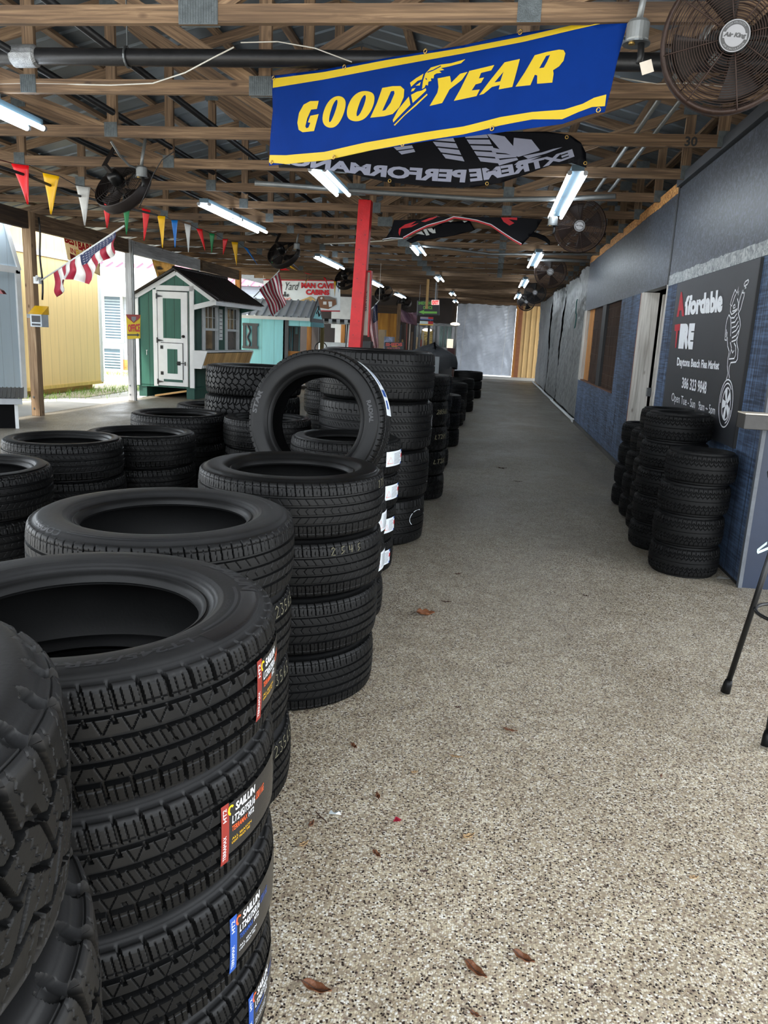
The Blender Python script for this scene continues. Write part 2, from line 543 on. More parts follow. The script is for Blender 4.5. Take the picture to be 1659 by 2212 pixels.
ORANGE_PRINT = paint('orange_print', (216, 84, 34), 0.45, 0.08)
STICKER_BLUE = paint('blue_sticker', (24, 70, 148), 0.4, 0.06)
STICKER_RED = paint('red_sticker', (124, 32, 24), 0.4, 0.1)
STICKER_WHITE = paint('white_sticker', (214, 220, 226), 0.4, 0.05)
STICKER_BLACK = paint('black_sticker', (22, 22, 24), 0.25, 0.1)
CHALK = paint('tyre_chalk', (104, 100, 80), 0.9, 0.3, 60)
TUBE = emit('fluorescent_tube', (236, 246, 255), TUBE_STRENGTH)
LEAF = paint('dry_brown_leaf', (112, 68, 40), 0.6, 0.3, 25, 0.3)
LEAF_TAN = paint('pale_tan_leaf', (172, 140, 96), 0.6, 0.25, 25, 0.3)
LEAF_DARK = paint('dark_brown_leaf', (66, 44, 34), 0.6, 0.3, 25, 0.3)
# ------------------------------------------------------------------ the setting
def floor_mat():
    m, nt, b = nodes_of('exposed_aggregate_concrete')
    tc = N(nt, 'ShaderNodeTexCoord')
    wob = N(nt, 'ShaderNodeTexNoise', Scale=120.0, Detail=2.0); nt.links.new(tc.outputs['Object'], wob.inputs['Vector'])
    wa = N(nt, 'ShaderNodeVectorMath', operation='MULTIPLY_ADD'); wa.inputs[1].default_value = (0.006, 0.006, 0.0)
    nt.links.new(wob.outputs['Color'], wa.inputs[0]); nt.links.new(tc.outputs['Object'], wa.inputs[2])
    vo = N(nt, 'ShaderNodeTexVoronoi', Scale=165.0); vo.inputs['Randomness'].default_value = 1.0
    nt.links.new(wa.outputs[0], vo.inputs['Vector'])
    sp = N(nt, 'ShaderNodeSeparateColor'); nt.links.new(vo.outputs['Color'], sp.inputs['Color'])
    r = ramp(nt, [(0.0, srgb(62, 50, 44)), (0.09, srgb(142, 124, 110)), (0.22, srgb(186, 170, 144)), (0.42, srgb(214, 202, 174)), (0.66, srgb(234, 226, 206)), (0.86, srgb(248, 245, 236))], 'CONSTANT')
    nt.links.new(sp.outputs['Red'], r.inputs['Fac'])
    # cement between the stones
    cr = ramp(nt, [(0.46, (0, 0, 0)), (0.72, (1, 1, 1))])
    nt.links.new(vo.outputs['Distance'], cr.inputs['Fac'])
    m1 = N(nt, 'ShaderNodeMix', data_type='RGBA'); m1.inputs['B'].default_value = (*srgb(174, 161, 140), 1)
    nt.links.new(cr.outputs['Color'], m1.inputs['Factor']); nt.links.new(r.outputs['Color'], m1.inputs['A'])
    # dark specks
    v2 = N(nt, 'ShaderNodeTexVoronoi', Scale=125.0); nt.links.new(wa.outputs[0], v2.inputs['Vector'])
    s2 = N(nt, 'ShaderNodeSeparateColor'); nt.links.new(v2.outputs['Color'], s2.inputs['Color'])
    lt = N(nt, 'ShaderNodeMath', operation='LESS_THAN'); lt.inputs[1].default_value = 0.24; nt.links.new(s2.outputs['Green'], lt.inputs[0])
    l3 = N(nt, 'ShaderNodeMath', operation='LESS_THAN'); l3.inputs[1].default_value = 0.36; nt.links.new(v2.outputs['Distance'], l3.inputs[0])
    mu = N(nt, 'ShaderNodeMath', operation='MULTIPLY'); nt.links.new(lt.outputs[0], mu.inputs[0]); nt.links.new(l3.outputs[0], mu.inputs[1])
    m2a = N(nt, 'ShaderNodeMix', data_type='RGBA'); m2a.inputs['B'].default_value = (*srgb(50, 40, 36), 1)
    nt.links.new(mu.outputs[0], m2a.inputs['Factor']); nt.links.new(m1.outputs['Result'], m2a.inputs['A'])
    # brownish grime in hand-sized blotches
    gz = N(nt, 'ShaderNodeTexNoise', Scale=7.0, Detail=6.0, Roughness=0.7); nt.links.new(tc.outputs['Object'], gz.inputs['Vector'])
    gr = ramp(nt, [(0.40, (0.74, 0.71, 0.68)), (0.62, (1.0, 1.0, 1.0))]); nt.links.new(gz.outputs['Fac'], gr.inputs['Fac'])
    m2 = N(nt, 'ShaderNodeMix', data_type='RGBA', blend_type='MULTIPLY'); m2.inputs['Factor'].default_value = 0.8
    nt.links.new(m2a.outputs['Result'], m2.inputs['A']); nt.links.new(gr.outputs['Color'], m2.inputs['B'])
    # wear: grey trodden streaks and stains with a shape of their own
    mp = N(nt, 'ShaderNodeMapping'); mp.inputs['Scale'].default_value = (1.0, 0.75, 1.0)
    nt.links.new(tc.outputs['Object'], mp.inputs['Vector'])
    nz = N(nt, 'ShaderNodeTexNoise', Scale=1.1, Detail=8.0, Roughness=0.62, Distortion=0.4); nt.links.new(mp.outputs['Vector'], nz.inputs['Vector'])
    wr = ramp(nt, [(0.32, (0.70, 0.69, 0.68)), (0.66, (1.0, 1.0, 1.0))]); nt.links.new(nz.outputs['Fac'], wr.inputs['Fac'])
    m3 = N(nt, 'ShaderNodeMix', data_type='RGBA', blend_type='MULTIPLY'); m3.inputs['Factor'].default_value = 1.0
    nt.links.new(m2.outputs['Result'], m3.inputs['A']); nt.links.new(wr.outputs['Color'], m3.inputs['B'])
    # the far part of the hall floor is trodden and greyer, with daylight fall-off painted in
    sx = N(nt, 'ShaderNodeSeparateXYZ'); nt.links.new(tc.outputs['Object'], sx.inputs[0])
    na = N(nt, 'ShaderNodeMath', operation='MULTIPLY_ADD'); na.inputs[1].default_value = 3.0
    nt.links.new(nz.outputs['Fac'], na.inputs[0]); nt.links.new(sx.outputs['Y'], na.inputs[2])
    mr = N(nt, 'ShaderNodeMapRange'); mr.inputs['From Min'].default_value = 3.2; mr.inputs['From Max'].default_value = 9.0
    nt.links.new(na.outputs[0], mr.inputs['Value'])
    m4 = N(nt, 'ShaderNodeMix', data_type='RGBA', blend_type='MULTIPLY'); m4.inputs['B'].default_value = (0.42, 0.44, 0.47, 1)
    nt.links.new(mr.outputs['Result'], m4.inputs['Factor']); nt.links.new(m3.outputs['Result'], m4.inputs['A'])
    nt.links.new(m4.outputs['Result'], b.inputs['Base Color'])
    rr = N(nt, 'ShaderNodeMapRange'); rr.inputs['From Min'].default_value = 0.35; rr.inputs['From Max'].default_value = 0.7; rr.inputs['To Min'].default_value = 0.38; rr.inputs['To Max'].default_value = 0.68
    nt.links.new(nz.outputs['Fac'], rr.inputs['Value']); nt.links.new(rr.outputs['Result'], b.inputs['Roughness'])
    bp = N(nt, 'ShaderNodeBump', Strength=0.35, Distance=0.003); bp.invert = True
    nt.links.new(vo.outputs['Distance'], bp.inputs['Height']); nt.links.new(bp.outputs['Normal'], b.inputs['Normal'])
    return m
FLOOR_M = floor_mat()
CONCRETE = paint('outdoor_concrete', (188, 186, 180), 0.8, 0.12, 1.4, 0.1)
def dirt_mat():
    m, nt, b = nodes_of('sandy_dirt')
    tc = N(nt, 'ShaderNodeTexCoord')
    nz = N(nt, 'ShaderNodeTexNoise', Scale=1.6, Detail=8.0, Roughness=0.7); nt.links.new(tc.outputs['Object'], nz.inputs['Vector'])
    r = ramp(nt, [(0.3, srgb(120, 112, 92)), (0.5, srgb(176, 168, 148)), (0.62, srgb(150, 158, 104)), (0.75, srgb(120, 150, 66))]); nt.links.new(nz.outputs['Fac'], r.inputs['Fac'])
    nt.links.new(r.outputs['Color'], b.inputs['Base Color']); b.inputs['Roughness'].default_value = 0.95
    return m
DIRT = dirt_mat()
def siding_mat(name, rgb, pitch=0.2, axis='X', groove=0.35, var=0.1, rough=0.6):
    """plywood siding with vertical grooves"""
    m, nt, b = nodes_of(name)
    c = srgb(*rgb)
    tc = N(nt, 'ShaderNodeTexCoord'); sx = N(nt, 'ShaderNodeSeparateXYZ'); nt.links.new(tc.outputs['Object'], sx.inputs[0])
    md = N(nt, 'ShaderNodeMath', operation='PINGPONG'); md.inputs[1].default_value = pitch / 2
    nt.links.new(sx.outputs[axis], md.inputs[0])
    lt = N(nt, 'ShaderNodeMapRange'); lt.inputs['From Min'].default_value = 0.003; lt.inputs['From Max'].default_value = 0.007
    nt.links.new(md.outputs[0], lt.inputs['Value'])
    mp = N(nt, 'ShaderNodeMapping'); mp.inputs['Scale'].default_value = (14, 14, 1.5); nt.links.new(tc.outputs['Object'], mp.inputs['Vector'])
    nz = N(nt, 'ShaderNodeTexNoise', Scale=1.0, Detail=5.0); nt.links.new(mp.outputs['Vector'], nz.inputs['Vector'])
    r = ramp(nt, [(0.3, [x * (1 - var) for x in c]), (0.7, [min(1, x * (1 + var)) for x in c])]); nt.links.new(nz.outputs['Fac'], r.inputs['Fac'])
    mx = N(nt, 'ShaderNodeMix', data_type='RGBA'); mx.inputs['A'].default_value = (*[x * groove for x in c], 1)
    nt.links.new(lt.outputs['Result'], mx.inputs['Factor']); nt.links.new(r.outputs['Color'], mx.inputs['B'])
    nt.links.new(mx.outputs['Result'], b.inputs['Base Color']); b.inputs['Roughness'].default_value = rough
    bp = N(nt, 'ShaderNodeBump', Strength=0.6, Distance=0.006); nt.links.new(lt.outputs['Result'], bp.inputs['Height']); nt.links.new(bp.outputs['Normal'], b.inputs['Normal'])
    return m
def rough_panel_mat(name, base, light, scale=1.0):
    """rough-sawn plywood under thin blue paint: cross-hatched saw marks"""
    m, nt, b = nodes_of(name)
    tc = N(nt, 'ShaderNodeTexCoord')
    def lines(sc_):
        mp = N(nt, 'ShaderNodeMapping'); mp.inputs['Scale'].default_value = sc_; nt.links.new(tc.outputs['Object'], mp.inputs['Vector'])
        nz = N(nt, 'ShaderNodeTexNoise', Scale=1.0, Detail=3.0, Roughness=0.6); nt.links.new(mp.outputs['Vector'], nz.inputs['Vector']); return nz
    a = lines((1, 3.0, 70)); c = lines((1, 55, 1.5)); g = lines((1, 2.2, 1.2))
    ad = N(nt, 'ShaderNodeMath', operation='ADD'); nt.links.new(a.outputs['Fac'], ad.inputs[0]); nt.links.new(c.outputs['Fac'], ad.inputs[1])
    ad2 = N(nt, 'ShaderNodeMath', operation='MULTIPLY_ADD'); ad2.inputs[1].default_value = 0.62; nt.links.new(g.outputs['Fac'], ad2.inputs[0]); nt.links.new(ad.outputs[0], ad2.inputs[2])
    r = ramp(nt, [(0.0, srgb(*[x * 0.45 for x in base])), (0.32, srgb(*base)), (0.62, srgb(*light)), (1.0, srgb(*[min(255, x * 1.35) for x in light]))])
    mr = N(nt, 'ShaderNodeMapRange'); mr.inputs['From Min'].default_value = 0.9; mr.inputs['From Max'].default_value = 1.65
    nt.links.new(ad2.outputs[0], mr.inputs['Value']); nt.links.new(mr.outputs['Result'], r.inputs['Fac'])
    # groove lines every 20 cm
    sx = N(nt, 'ShaderNodeSeparateXYZ'); nt.links.new(tc.outputs['Object'], sx.inputs[0])
    md = N(nt, 'ShaderNodeMath', operation='PINGPONG'); md.inputs[1].default_value = 0.105; nt.links.new(sx.outputs['Y'], md.inputs[0])
    lt = N(nt, 'ShaderNodeMapRange'); lt.inputs['From Min'].default_value = 0.0035; lt.inputs['From Max'].default_value = 0.006; nt.links.new(md.outputs[0], lt.inputs['Value'])
    mx = N(nt, 'ShaderNodeMix', data_type='RGBA'); mx.inputs['A'].default_value = (*srgb(*[x * 0.35 for x in base]), 1)
    nt.links.new(lt.outputs['Result'], mx.inputs['Factor']); nt.links.new(r.outputs['Color'], mx.inputs['B'])
    nt.links.new(mx.outputs['Result'], b.inputs['Base Color']); b.inputs['Roughness'].default_value = 0.62
    bp = N(nt, 'ShaderNodeBump', Strength=0.5, Distance=0.004); nt.links.new(ad.outputs[0], bp.inputs['Height']); nt.links.new(bp.outputs['Normal'], b.inputs['Normal'])
    return m
BLUE_PANEL = rough_panel_mat('blue_rough_sawn_panel', (32, 45, 66), (68, 86, 112))
BLUE_FLAT = paint('dark_blue_painted_board', (18, 32, 54), 0.5, 0.16, 4, 0.08)
OSB_GREY = osb('slate_painted_strand_board', [(0.0, srgb(38, 43, 51)), (0.5, srgb(57, 63, 73)), (1.0, srgb(84, 92, 105))], 46, 0.42, 0.5)
OSB_PALE = osb('grey_strand_board_strip', [(0.0, srgb(104, 110, 114)), (0.5, srgb(146, 152, 154)), (1.0, srgb(182, 186, 186))], 46, 0.5, 0.4)
OSB_RAW = osb('raw_strand_board', [(0.0, srgb(120, 74, 34)), (0.5, srgb(182, 124, 64)), (1.0, srgb(216, 166, 100))], 46, 0.7, 0.4)
PLY_RAW = lumber('plywood_tan', (176, 134, 78), (210, 170, 112), (228, 194, 140), knots=False, gscale=0.5)
ROOF_METAL = paint('galvanised_roof_sheet', (104, 112, 118), 0.4, 0.22, 1.6, 0.1, 0.45)
TAN_METAL = paint('tan_ribbed_metal', (206, 172, 118), 0.5, 0.08, 2.0)
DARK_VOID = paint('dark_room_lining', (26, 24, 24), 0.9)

bx = MB(); bx.box(-7.25, 4.25, -6, 38, -0.12, 0.0)
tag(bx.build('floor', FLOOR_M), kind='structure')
g = MB(); g.box(-60, -7.25, -20, 80, -0.20, -0.03); g.box(4.25, 40, -20, 80, -0.20, -0.03); g.box(-7.25, 4.25, 38, 80, -0.2, -0.03); g.box(-7.25, 4.25, -20, -6, -0.2, -0.03)
tag(g.build('ground_apron', CONCRETE), kind='structure')
def dirt_patch(name, cx, cy, rx, ry, seed):
    r = random.Random(seed); pts = []
    for k in range(28):
        a = 2 * PI * k / 28; q = 1 + r.uniform(-.14, .14)
        pts.append((cx + rx * q * math.cos(a), cy + ry * q * math.sin(a), -0.03))
    m = MB(); m.prism(pts, (0, 0, 0.012)); return tag(m.build(name, DIRT), kind='structure')
dirt_patch('ground_dirt', -9.6, 17.2, 1.35, 4.4, 3)
dirt_patch('ground_dirt', -11.8, 24.5, 2.4, 3.0, 5)
# grass tufts in the dirt
def grass():
    m = MB(); r = random.Random(11)
    for cx, cy, sx_, sy_, n in ((-8.7, 16.6, .35, .9, 420), (-8.5, 18.4, .35, .8, 360), (-8.9, 14.6, .4, .5, 200), (-10.9, 22.6, 1.4, .5, 900)):
        for _ in range(n):
            x = r.gauss(cx, sx_); y = r.gauss(cy, sy_); h = r.uniform(.03, .13); a = r.uniform(0, 6.28); w = .006
            dx, dy = math.cos(a), math.sin(a); lx = r.uniform(-.05, .05); ly = r.uniform(-.05, .05)
            m.add([(x - dx * w, y - dy * w, -.025), (x + dx * w, y + dy * w, -.025), (x + lx, y + ly, h)], [(0, 1, 2)], [[(0, 0)] * 3])
    o = m.build('grass', paint('pale_green_grass', (120, 158, 58), 0.7, 0.3, 9), fix=False)
    tag(o, 'sparse pale green grass tufts in the dirt beside the sheds', 'grass', kind='stuff')
grass()

# roof: two metal slopes on purlins
RIDGE_X, RIDGE_Z, EAVE_Z = -1.7, 4.62, 3.12
def roof_sheet(name, x0, z0, x1, z1):
    m = MB(); y = -1.5; P = 0.3; prof = []  # unseen near end cut short to let daylight onto the near floor
    while y < 36.5:
        for dy, dz in ((0, 0), (0.20, 0), (0.215, 0.022), (0.245, 0.022), (0.26, 0)): prof.append((y + dy, dz))
        y += P
    vs = []; 
    for (yy, dz) in prof: vs += [(x0, yy, z0 + dz), (x1, yy, z1 + dz)]
    fs = [(2 * i, 2 * i + 1, 2 * i + 3, 2 * i + 2) for i in range(len(prof) - 1)]
    m.add(vs, fs)
    return m.build(name, ROOF_METAL, ceiling, fix=False, solid=0.003)
ceiling = thing('ceiling', None, None); ceiling['kind'] = 'structure'
roof_sheet('roof_sheet', -8.1, 3.095, RIDGE_X, RIDGE_Z + 0.10)
roof_sheet('roof_sheet', RIDGE_X, RIDGE_Z + 0.10, 4.4, 3.170)
def slope_z(x): return RIDGE_Z - abs(x - RIDGE_X) * (RIDGE_Z - EAVE_Z) / 5.9
for k in range(-9, 10):
    if k == 0: continue
    x = RIDGE_X + k * 0.62; z = slope_z(x) + 0.055
    m = MB(); m.bar((x, -1.5, z), (x, 36.4, z), 0.085, 0.036)
    m.build('purlin', LUMBER, ceiling)

# roof trusses, every 1.245 m
TR_Y0, TR_D, TR_N = 4.46, 1.245, 25
CH = 0.092
def make_truss():
    t = thing('roof_truss', '', 'roof truss')
    zb = 3.10 + CH / 2
    m = MB(); m.bar((-7.55, 0, zb), (RIDGE_X - 0.001, 0, zb), 0.038, CH); m.bar((RIDGE_X + 0.001, 0, zb), (4.15, 0, zb), 0.038, CH)
    m.build('bottom_chord', LUMBER, t)
    for s in (-1, 1):
        x1 = RIDGE_X + s * 5.95
        m = MB(); m.bar((x1, 0, slope_z(x1) - 0.01), (RIDGE_X, 0, RIDGE_Z - 0.01), 0.038, CH); m.build('top_chord', LUMBER, t)
    def web(xa, xb, top_a=False, top_b=True):
        za = slope_z(xa) - 0.05 if top_a else 3.10 + CH * 0.6
        zb_ = slope_z(xb) - 0.05 if top_b else 3.10 + CH * 0.6
        m = MB(); m.bar((xa, 0.002, za), (xb, 0.002, zb_), 0.036, 0.088, up=(0, 1, 0), roll=PI / 2); m.build('web_member', LUMBER, t)
    web(RIDGE_X, RIDGE_X)
    for s in (-1, 1):
        web(RIDGE_X + s * 0.05, RIDGE_X + s * 1.75)
        web(RIDGE_X + s * 1.75, RIDGE_X + s * 1.75)
        web(RIDGE_X + s * 1.78, RIDGE_X + s * 3.4)
        web(RIDGE_X + s * 3.4, RIDGE_X + s * 3.4)
        web(RIDGE_X + s * 3.43, RIDGE_X + s * 4.6)
    def plate(x, z, w, h):
        m = MB()
        for sd in (-1, 1): m.box(x - w / 2, x + w / 2, sd * 0.0215 - 0.0012, sd * 0.0215 + 0.0012, z - h / 2, z + h / 2)
        n = int(w / 0.014)
        for i in range(n):
            xx = x - w / 2 + (i + .5) * w / n
            m.box(xx - .002, xx + .002, -0.0245, -0.0225, z - h / 2 + .006, z + h / 2 - .006)
        m.build('gusset_plate', GUSSET, t)
    plate(RIDGE_X, 3.155, 0.22, 0.125)
    for s in (-1, 1):
        plate(RIDGE_X + s * 1.76, 3.16, 0.12, 0.12); plate(RIDGE_X + s * 3.42, 3.16, 0.12, 0.12)
        plate(RIDGE_X + s * 1.75, slope_z(RIDGE_X + 1.75) - 0.03, 0.16, 0.12); plate(RIDGE_X + s * 3.4, slope_z(RIDGE_X + 3.4) - 0.03, 0.16, 0.12)
    return t
ORDW = ['first', 'second', 'third', 'fourth', 'fifth', 'sixth', 'seventh', 'eighth', 'ninth', 'tenth', 'eleventh', 'twelfth', 'thirteenth', 'fourteenth', 'fifteenth', 'sixteenth',
        'seventeenth', 'eighteenth', 'nineteenth', 'twentieth', 'twenty-first', 'twenty-second', 'twenty-third', 'twenty-fourth', 'twenty-fifth']
truss0 = make_truss()
for k in range(TR_N):
    if k == 0: t = truss0
    elif k < 14: t = dup(truss0)
    else:
        # far off only the undersides of the bottom chords can be seen
        t = thing('roof_truss', '', 'roof truss')
        for ch in truss0.children:
            if ch.name.split('.')[0] in ('bottom_chord',):
                c = ch.copy(); COL.objects.link(c); c.parent = t
    t.location = (0.0, TR_Y0 + TR_D * k, 0.0)
    t['label'] = 'weathered wooden roof truss, %s in the row counted from the camera' % ORDW[k]
    t['group'] = 'weathered roof trusses across the hall'

# stencilled number on the third truss chord, right side
pl = Plane((0, TR_Y0 + 2 * TR_D - 0.0215, 0), (1, 0, 0))
a = pl.px(1478, 316); b_ = pl.px(1508, 295)
tr3 = [o for o in bpy.data.objects if o.get('label', '').startswith('weathered wooden roof truss, third')][0]
o = flat_art('stencil', fit(text_2d('30', 0.03), a[0], a[1], b_[0], b_[1]), pl.fn(0.001), BLACK, None)
o.parent = [c for c in tr3.children if c.name.startswith('bottom_chord')][0]
o.matrix_parent_inverse = Matrix.Translation((0, -(TR_Y0 + 2 * TR_D), 0))
tag(o, 'black stencilled 30')

# posts and header along the open left side
PX_ = -7.13
def timber_post(x, y, w, z1, mat, label, name='timber_post', group='timber posts of the open side'):
    t = thing(name, label, 'post', (x, y, 0), group=group)
    m = MB(); m.bar((0, 0, 0), (0, 0, z1), w, w, up=(0, 1, 0)); m.build('shaft', mat, t, bevel=0.006)
    m = MB()
    for zz in (0.12, 0.30): m.tube([(-0.02, -w / 2 - 0.006, zz), (-0.02, -w / 2 + 0.005, zz)], 0.016, 8)
    m.build('bolt', GALV, t)
    return t
p1 = timber_post(PX_, 11.53, 0.14, 3.09, POST_WOOD, 'rough brown timber post at the far left, with a yellow brochure box')
p2 = timber_post(PX_ + 0.02, 14.85, 0.13, 3.09, GREY_POST, 'white-washed timber post carrying the yellow OFFICE sign')
p3 = timber_post(-7.24, 18.62, 0.14, 3.09, GREY_POST, 'grey timber post rising behind the roof of the green playhouse')
p4 = timber_post(PX_, 21.55, 0.14, 3.09, LUMBER_NEW, 'yellow pine post behind the green playhouse roof, with a rusty hook')
m = MB(); m.tube([(PX_ + 0.11, 14.80, 0.0), (PX_ + 0.11, 14.80, 3.05)], 0.02, 10)
tag(m.build('downpipe', CONDUIT), 'thin grey pipe running up beside the white-washed post', 'pipe')
for ya, yb, mat, lab in ((7.5, 11.46, DARK_WOOD, 'dark brown header beam at the upper left, in front of the first post'), (11.6, 14.78, LUMBER, 'brown header beam between the first and second left posts'),
                         (14.92, 18.55, GREY_POST, 'grey header beam above the green playhouse'), (18.69, 21.48, LUMBER, 'brown header beam running into the yellow pine post')):
    m = MB(); m.bar((PX_, ya, 2.965), (PX_, yb, 2.965), 0.09, 0.25); tag(m.build('header_beam', mat), lab, 'beam', 'header beams over the open side')

# red post
t = thing('red_post', 'tall bright red painted post in the middle of the hall', 'post', (-1.70, 9.80, 0))
m = MB(); m.bar((-0.055, 0, 0), (0.055, 0, 3.095), 0.155, 0.155, up=(0, 1, 0)); m.build('shaft', RED_POST, t, bevel=0.006)
m = MB()
for i in range(9):
    z = 1.5 + i * 0.17; m.tube([(-0.05 + z * .035 + (0.03 if i % 2 else -0.03), -0.079, z), (-0.05 + z * .035 + (0.03 if i % 2 else -0.03), -0.074, z)], 0.006, 6)
m.build('nail', BLACK, t)
# slim box sign fixed behind the red post
t = thing('box_sign', 'slim beige box sign seen edge-on behind the red post', 'sign', (0, 0, 0))
xa, xb = at(776, 660, Y=9.88).x, at(797, 660, Y=9.88).x
m = MB(); m.box(xa, xb, 9.875, 9.98, 1.50, 2.27); m.build('case', paint('beige_sign_case', (170, 160, 146), 0.5, 0.1, 4), t, bevel=0.008)
m = MB(); m.box(xb, xb + .014, 9.87, 9.985, 1.485, 2.29); m.build('trim', RED_POST, t)
m = MB(); m.box(xa, xb, 9.87, 9.985, 2.272, 2.29); m.build('top_trim', RED_POST, t)
flat_art('side_lettering', fit(text_2d('SERVICE', 0.02), xa + .075, 1.80, xa + .097, 2.05, rot=90), lambda x, y: Vector((x, 9.873, y)), BLACK, t)

# ------------------------------------------------------------------ right wall
XW = 1.735
def struct(name, m, mat, parent=None, **kw):
    o = m.build(name, mat, parent, **kw)
    if parent is None: o['kind'] = 'structure'
    return o
def wall_part(name, mat, y0, y1, z0, z1, x0=XW, x1=XW + 0.10, par=None):
    m = MB(); m.box(x0, x1, y0, y1, z0, z1); return m.build(name, mat, par)
wall = thing('wall_right', None, None); wall['kind'] = 'structure'
wall_part('blue_panel', BLUE_PANEL, 5.13, 8.47, 0, 2.14, par=wall)
wall_part('blue_panel', BLUE_PANEL, 9.86, 11.36, 0, 2.155, par=wall)
wall_part('blue_panel', BLUE_PANEL, 11.36, 15.72, 0, 0.865, par=wall)
wall_part('strand_board', OSB_GREY, 5.13, 8.47, 2.235, 3.07, par=wall)
wall_part('strand_board', OSB_GREY, 8.53, 15.72, 2.155, 3.055, par=wall)
m = MB(); r = random.Random(4); pts = [(XW - 0.004, 8.53, 3.15), (XW - 0.004, 15.72, 3.15)]; y = 15.72; low = []
while y > 8.53:
    low.append((XW - 0.004, y, 3.055 - r.uniform(0, 0.014) - 0.012)); y -= r.uniform(0.03, 0.5)
low.append((XW - 0.004, 8.53, 3.03))
m.prism(pts + low, (0.1, 0, 0)); m.build('raw_board_edge', OSB_RAW, wall)
wall_part('top_rail', paint('slate_painted_rail', (58, 62, 68), 0.45, 0.1), 5.13, 8.50, 3.085, 3.175, x0=XW - 0.035, par=wall)
wall_part('shadow_gap', DARK_VOID, 5.13, 8.50, 3.065, 3.09, x0=XW + 0.012, par=wall)
wall_part('panel_joint', BLACK, 8.47, 8.53, 2.14, 3.10, x0=XW - 0.004, par=wall)
m = MB(); y = 5.13; up = []; r = random.Random(8)
while y < 8.45:
    up.append((XW - 0.006, y, 2.235 + r.uniform(-0.004, 0.014))); y += r.uniform(0.04, 0.12)
up.append((XW - 0.006, 8.45, 2.235))
m.prism([(XW - 0.006, 8.45, 2.135), (XW - 0.006, 5.13, 2.135)] + up, (0.1, 0, 0)); m.build('pale_board_strip', OSB_PALE, wall)
wall_part('skirting_crack', DARK_VOID, 5.13, 8.47, 0, 0.02, x0=XW - 0.003, par=wall)
wall_part('lower_rail', paint('dark_weathered_sill', (62, 60, 58), 0.7, 0.2, 6), 9.86, 15.72, 0.0, 0.06, x0=XW - 0.02, par=wall)
# doorway with whitewashed jamb
door = thing('door_1', None, None); door['kind'] = 'structure'
wall_part('far_jamb', WHITE_WOOD, 9.70, 9.86, 0, 2.15, x0=XW - 0.012, x1=XW + 0.17, par=door)
wall_part('brown_edge', paint('rust_brown_edge', (112, 60, 40), 0.7), 9.855, 9.885, 0, 2.15, x0=XW - 0.014, x1=XW + 0.02, par=door)
wall_part('door_edge', WHITE_WOOD, 9.62, 9.69, 0, 2.13, x0=XW + 0.20, x1=XW + 0.34, par=door)
wall_part('near_jamb', WHITE_WOOD, 8.46, 8.485, 0, 2.15, x0=XW - 0.01, x1=XW + 0.15, par=door)
wall_part('head_board', OSB_RAW, 8.5, 9.7, 1.95, 2.15, x0=XW + 0.5, x1=XW + 0.52, par=door)
m = MB(); m.box(XW + 0.15, XW + 0.19, 9.64, 9.70, 0.95, 1.05); m.build('latch_plate', GALV, door)
# window with dark reed screens
REED = lumber('dark_reed_screen', (22, 14, 9), (48, 31, 20), (96, 64, 40), gscale=1.4, knots=False)
win = thing('window_1', None, None); win['kind'] = 'structure'
def reed(name, y0, y1, z0, z1, x):
    m = MB(); n = int((y1 - y0) / 0.022); r = random.Random(int(y0 * 100))
    for i in range(n):
        yy = y0 + (i + .5) * (y1 - y0) / n
        m.tube([(x + r.uniform(-.006, .006), yy, z0), (x + r.uniform(-.006, .006), yy + r.uniform(-.006, .006), (z0 + z1) / 2), (x + r.uniform(-.006, .006), yy, z1)], 0.0115, 5)
    for k in range(9):
        zz = z0 + (k + .5) * (z1 - z0) / 9; m.tube([(x - 0.014, y0, zz), (x - 0.014, y1, zz + r.uniform(-.02, .02))], 0.003, 4)
    return m.build(name, REED, win)
reed('reed_screen', 11.38, 12.86, 0.86, 2.16, XW + 0.06); reed('reed_screen', 13.26, 14.62, 0.86, 2.16, XW + 0.06)
wall_part('mullion', BLACK, 12.86, 13.26, 0.86, 2.16, x0=XW + 0.005, x1=XW + 0.12, par=win)
wall_part('pine_jamb', LUMBER_NEW, 14.64, 15.30, 0.86, 2.16, x0=XW + 0.05, x1=XW + 0.12, par=win)
wall_part('white_frame_edge', WHITE_WOOD, 15.32, 15.72, 0.86, 2.16, x0=XW - 0.01, x1=XW + 0.1, par=win)
wall_part('sill', paint('brown_sill', (98, 62, 40), 0.7), 11.36, 15.3, 0.865, 0.885, x0=XW - 0.01, x1=XW + 0.11, par=win)
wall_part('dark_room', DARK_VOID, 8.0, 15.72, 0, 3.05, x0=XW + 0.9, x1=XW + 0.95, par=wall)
# the return of the wall that faces the camera, with the serving window
wr_ = thing('wall_return', None, None); wr_['kind'] = 'structure'
m = MB(); m.box(XW + .003, 4.2, 5.112, 5.128, 0, 1.08); m.build('blue_board', BLUE_FLAT, wr_)
m = MB(); m.box(XW + .003, 1.79, 5.112, 5.128, 1.08, 2.14); m.box(3.2, 4.2, 5.112, 5.128, 1.08, 2.14); m.build('blue_upright', BLUE_FLAT, wr_)
m = MB(); m.box(XW + .003, 4.2, 5.112, 5.128, 2.14, 3.1); m.build('strand_board', OSB_GREY, wr_)
m = MB(); m.box(XW - 0.012, XW + 0.012, 5.100, 5.140, 0, 2.14); m.build('corner_strip', paint('worn_grey_corner_strip', (84, 88, 94), 0.6, 0.25, 8, 0.2), wr_)
w2 = thing('window_2', None, None); w2['kind'] = 'structure'
m = MB(); m.box(1.79, 1.83, 5.12, 5.2, 1.16, 2.05); m.box(3.16, 3.2, 5.12, 5.2, 1.16, 2.05); m.box(1.79, 3.2, 5.12, 5.2, 2.05, 2.09); m.build('frame', paint('pinkish_window_frame', (176, 150, 152), 0.5, 0.1), w2)
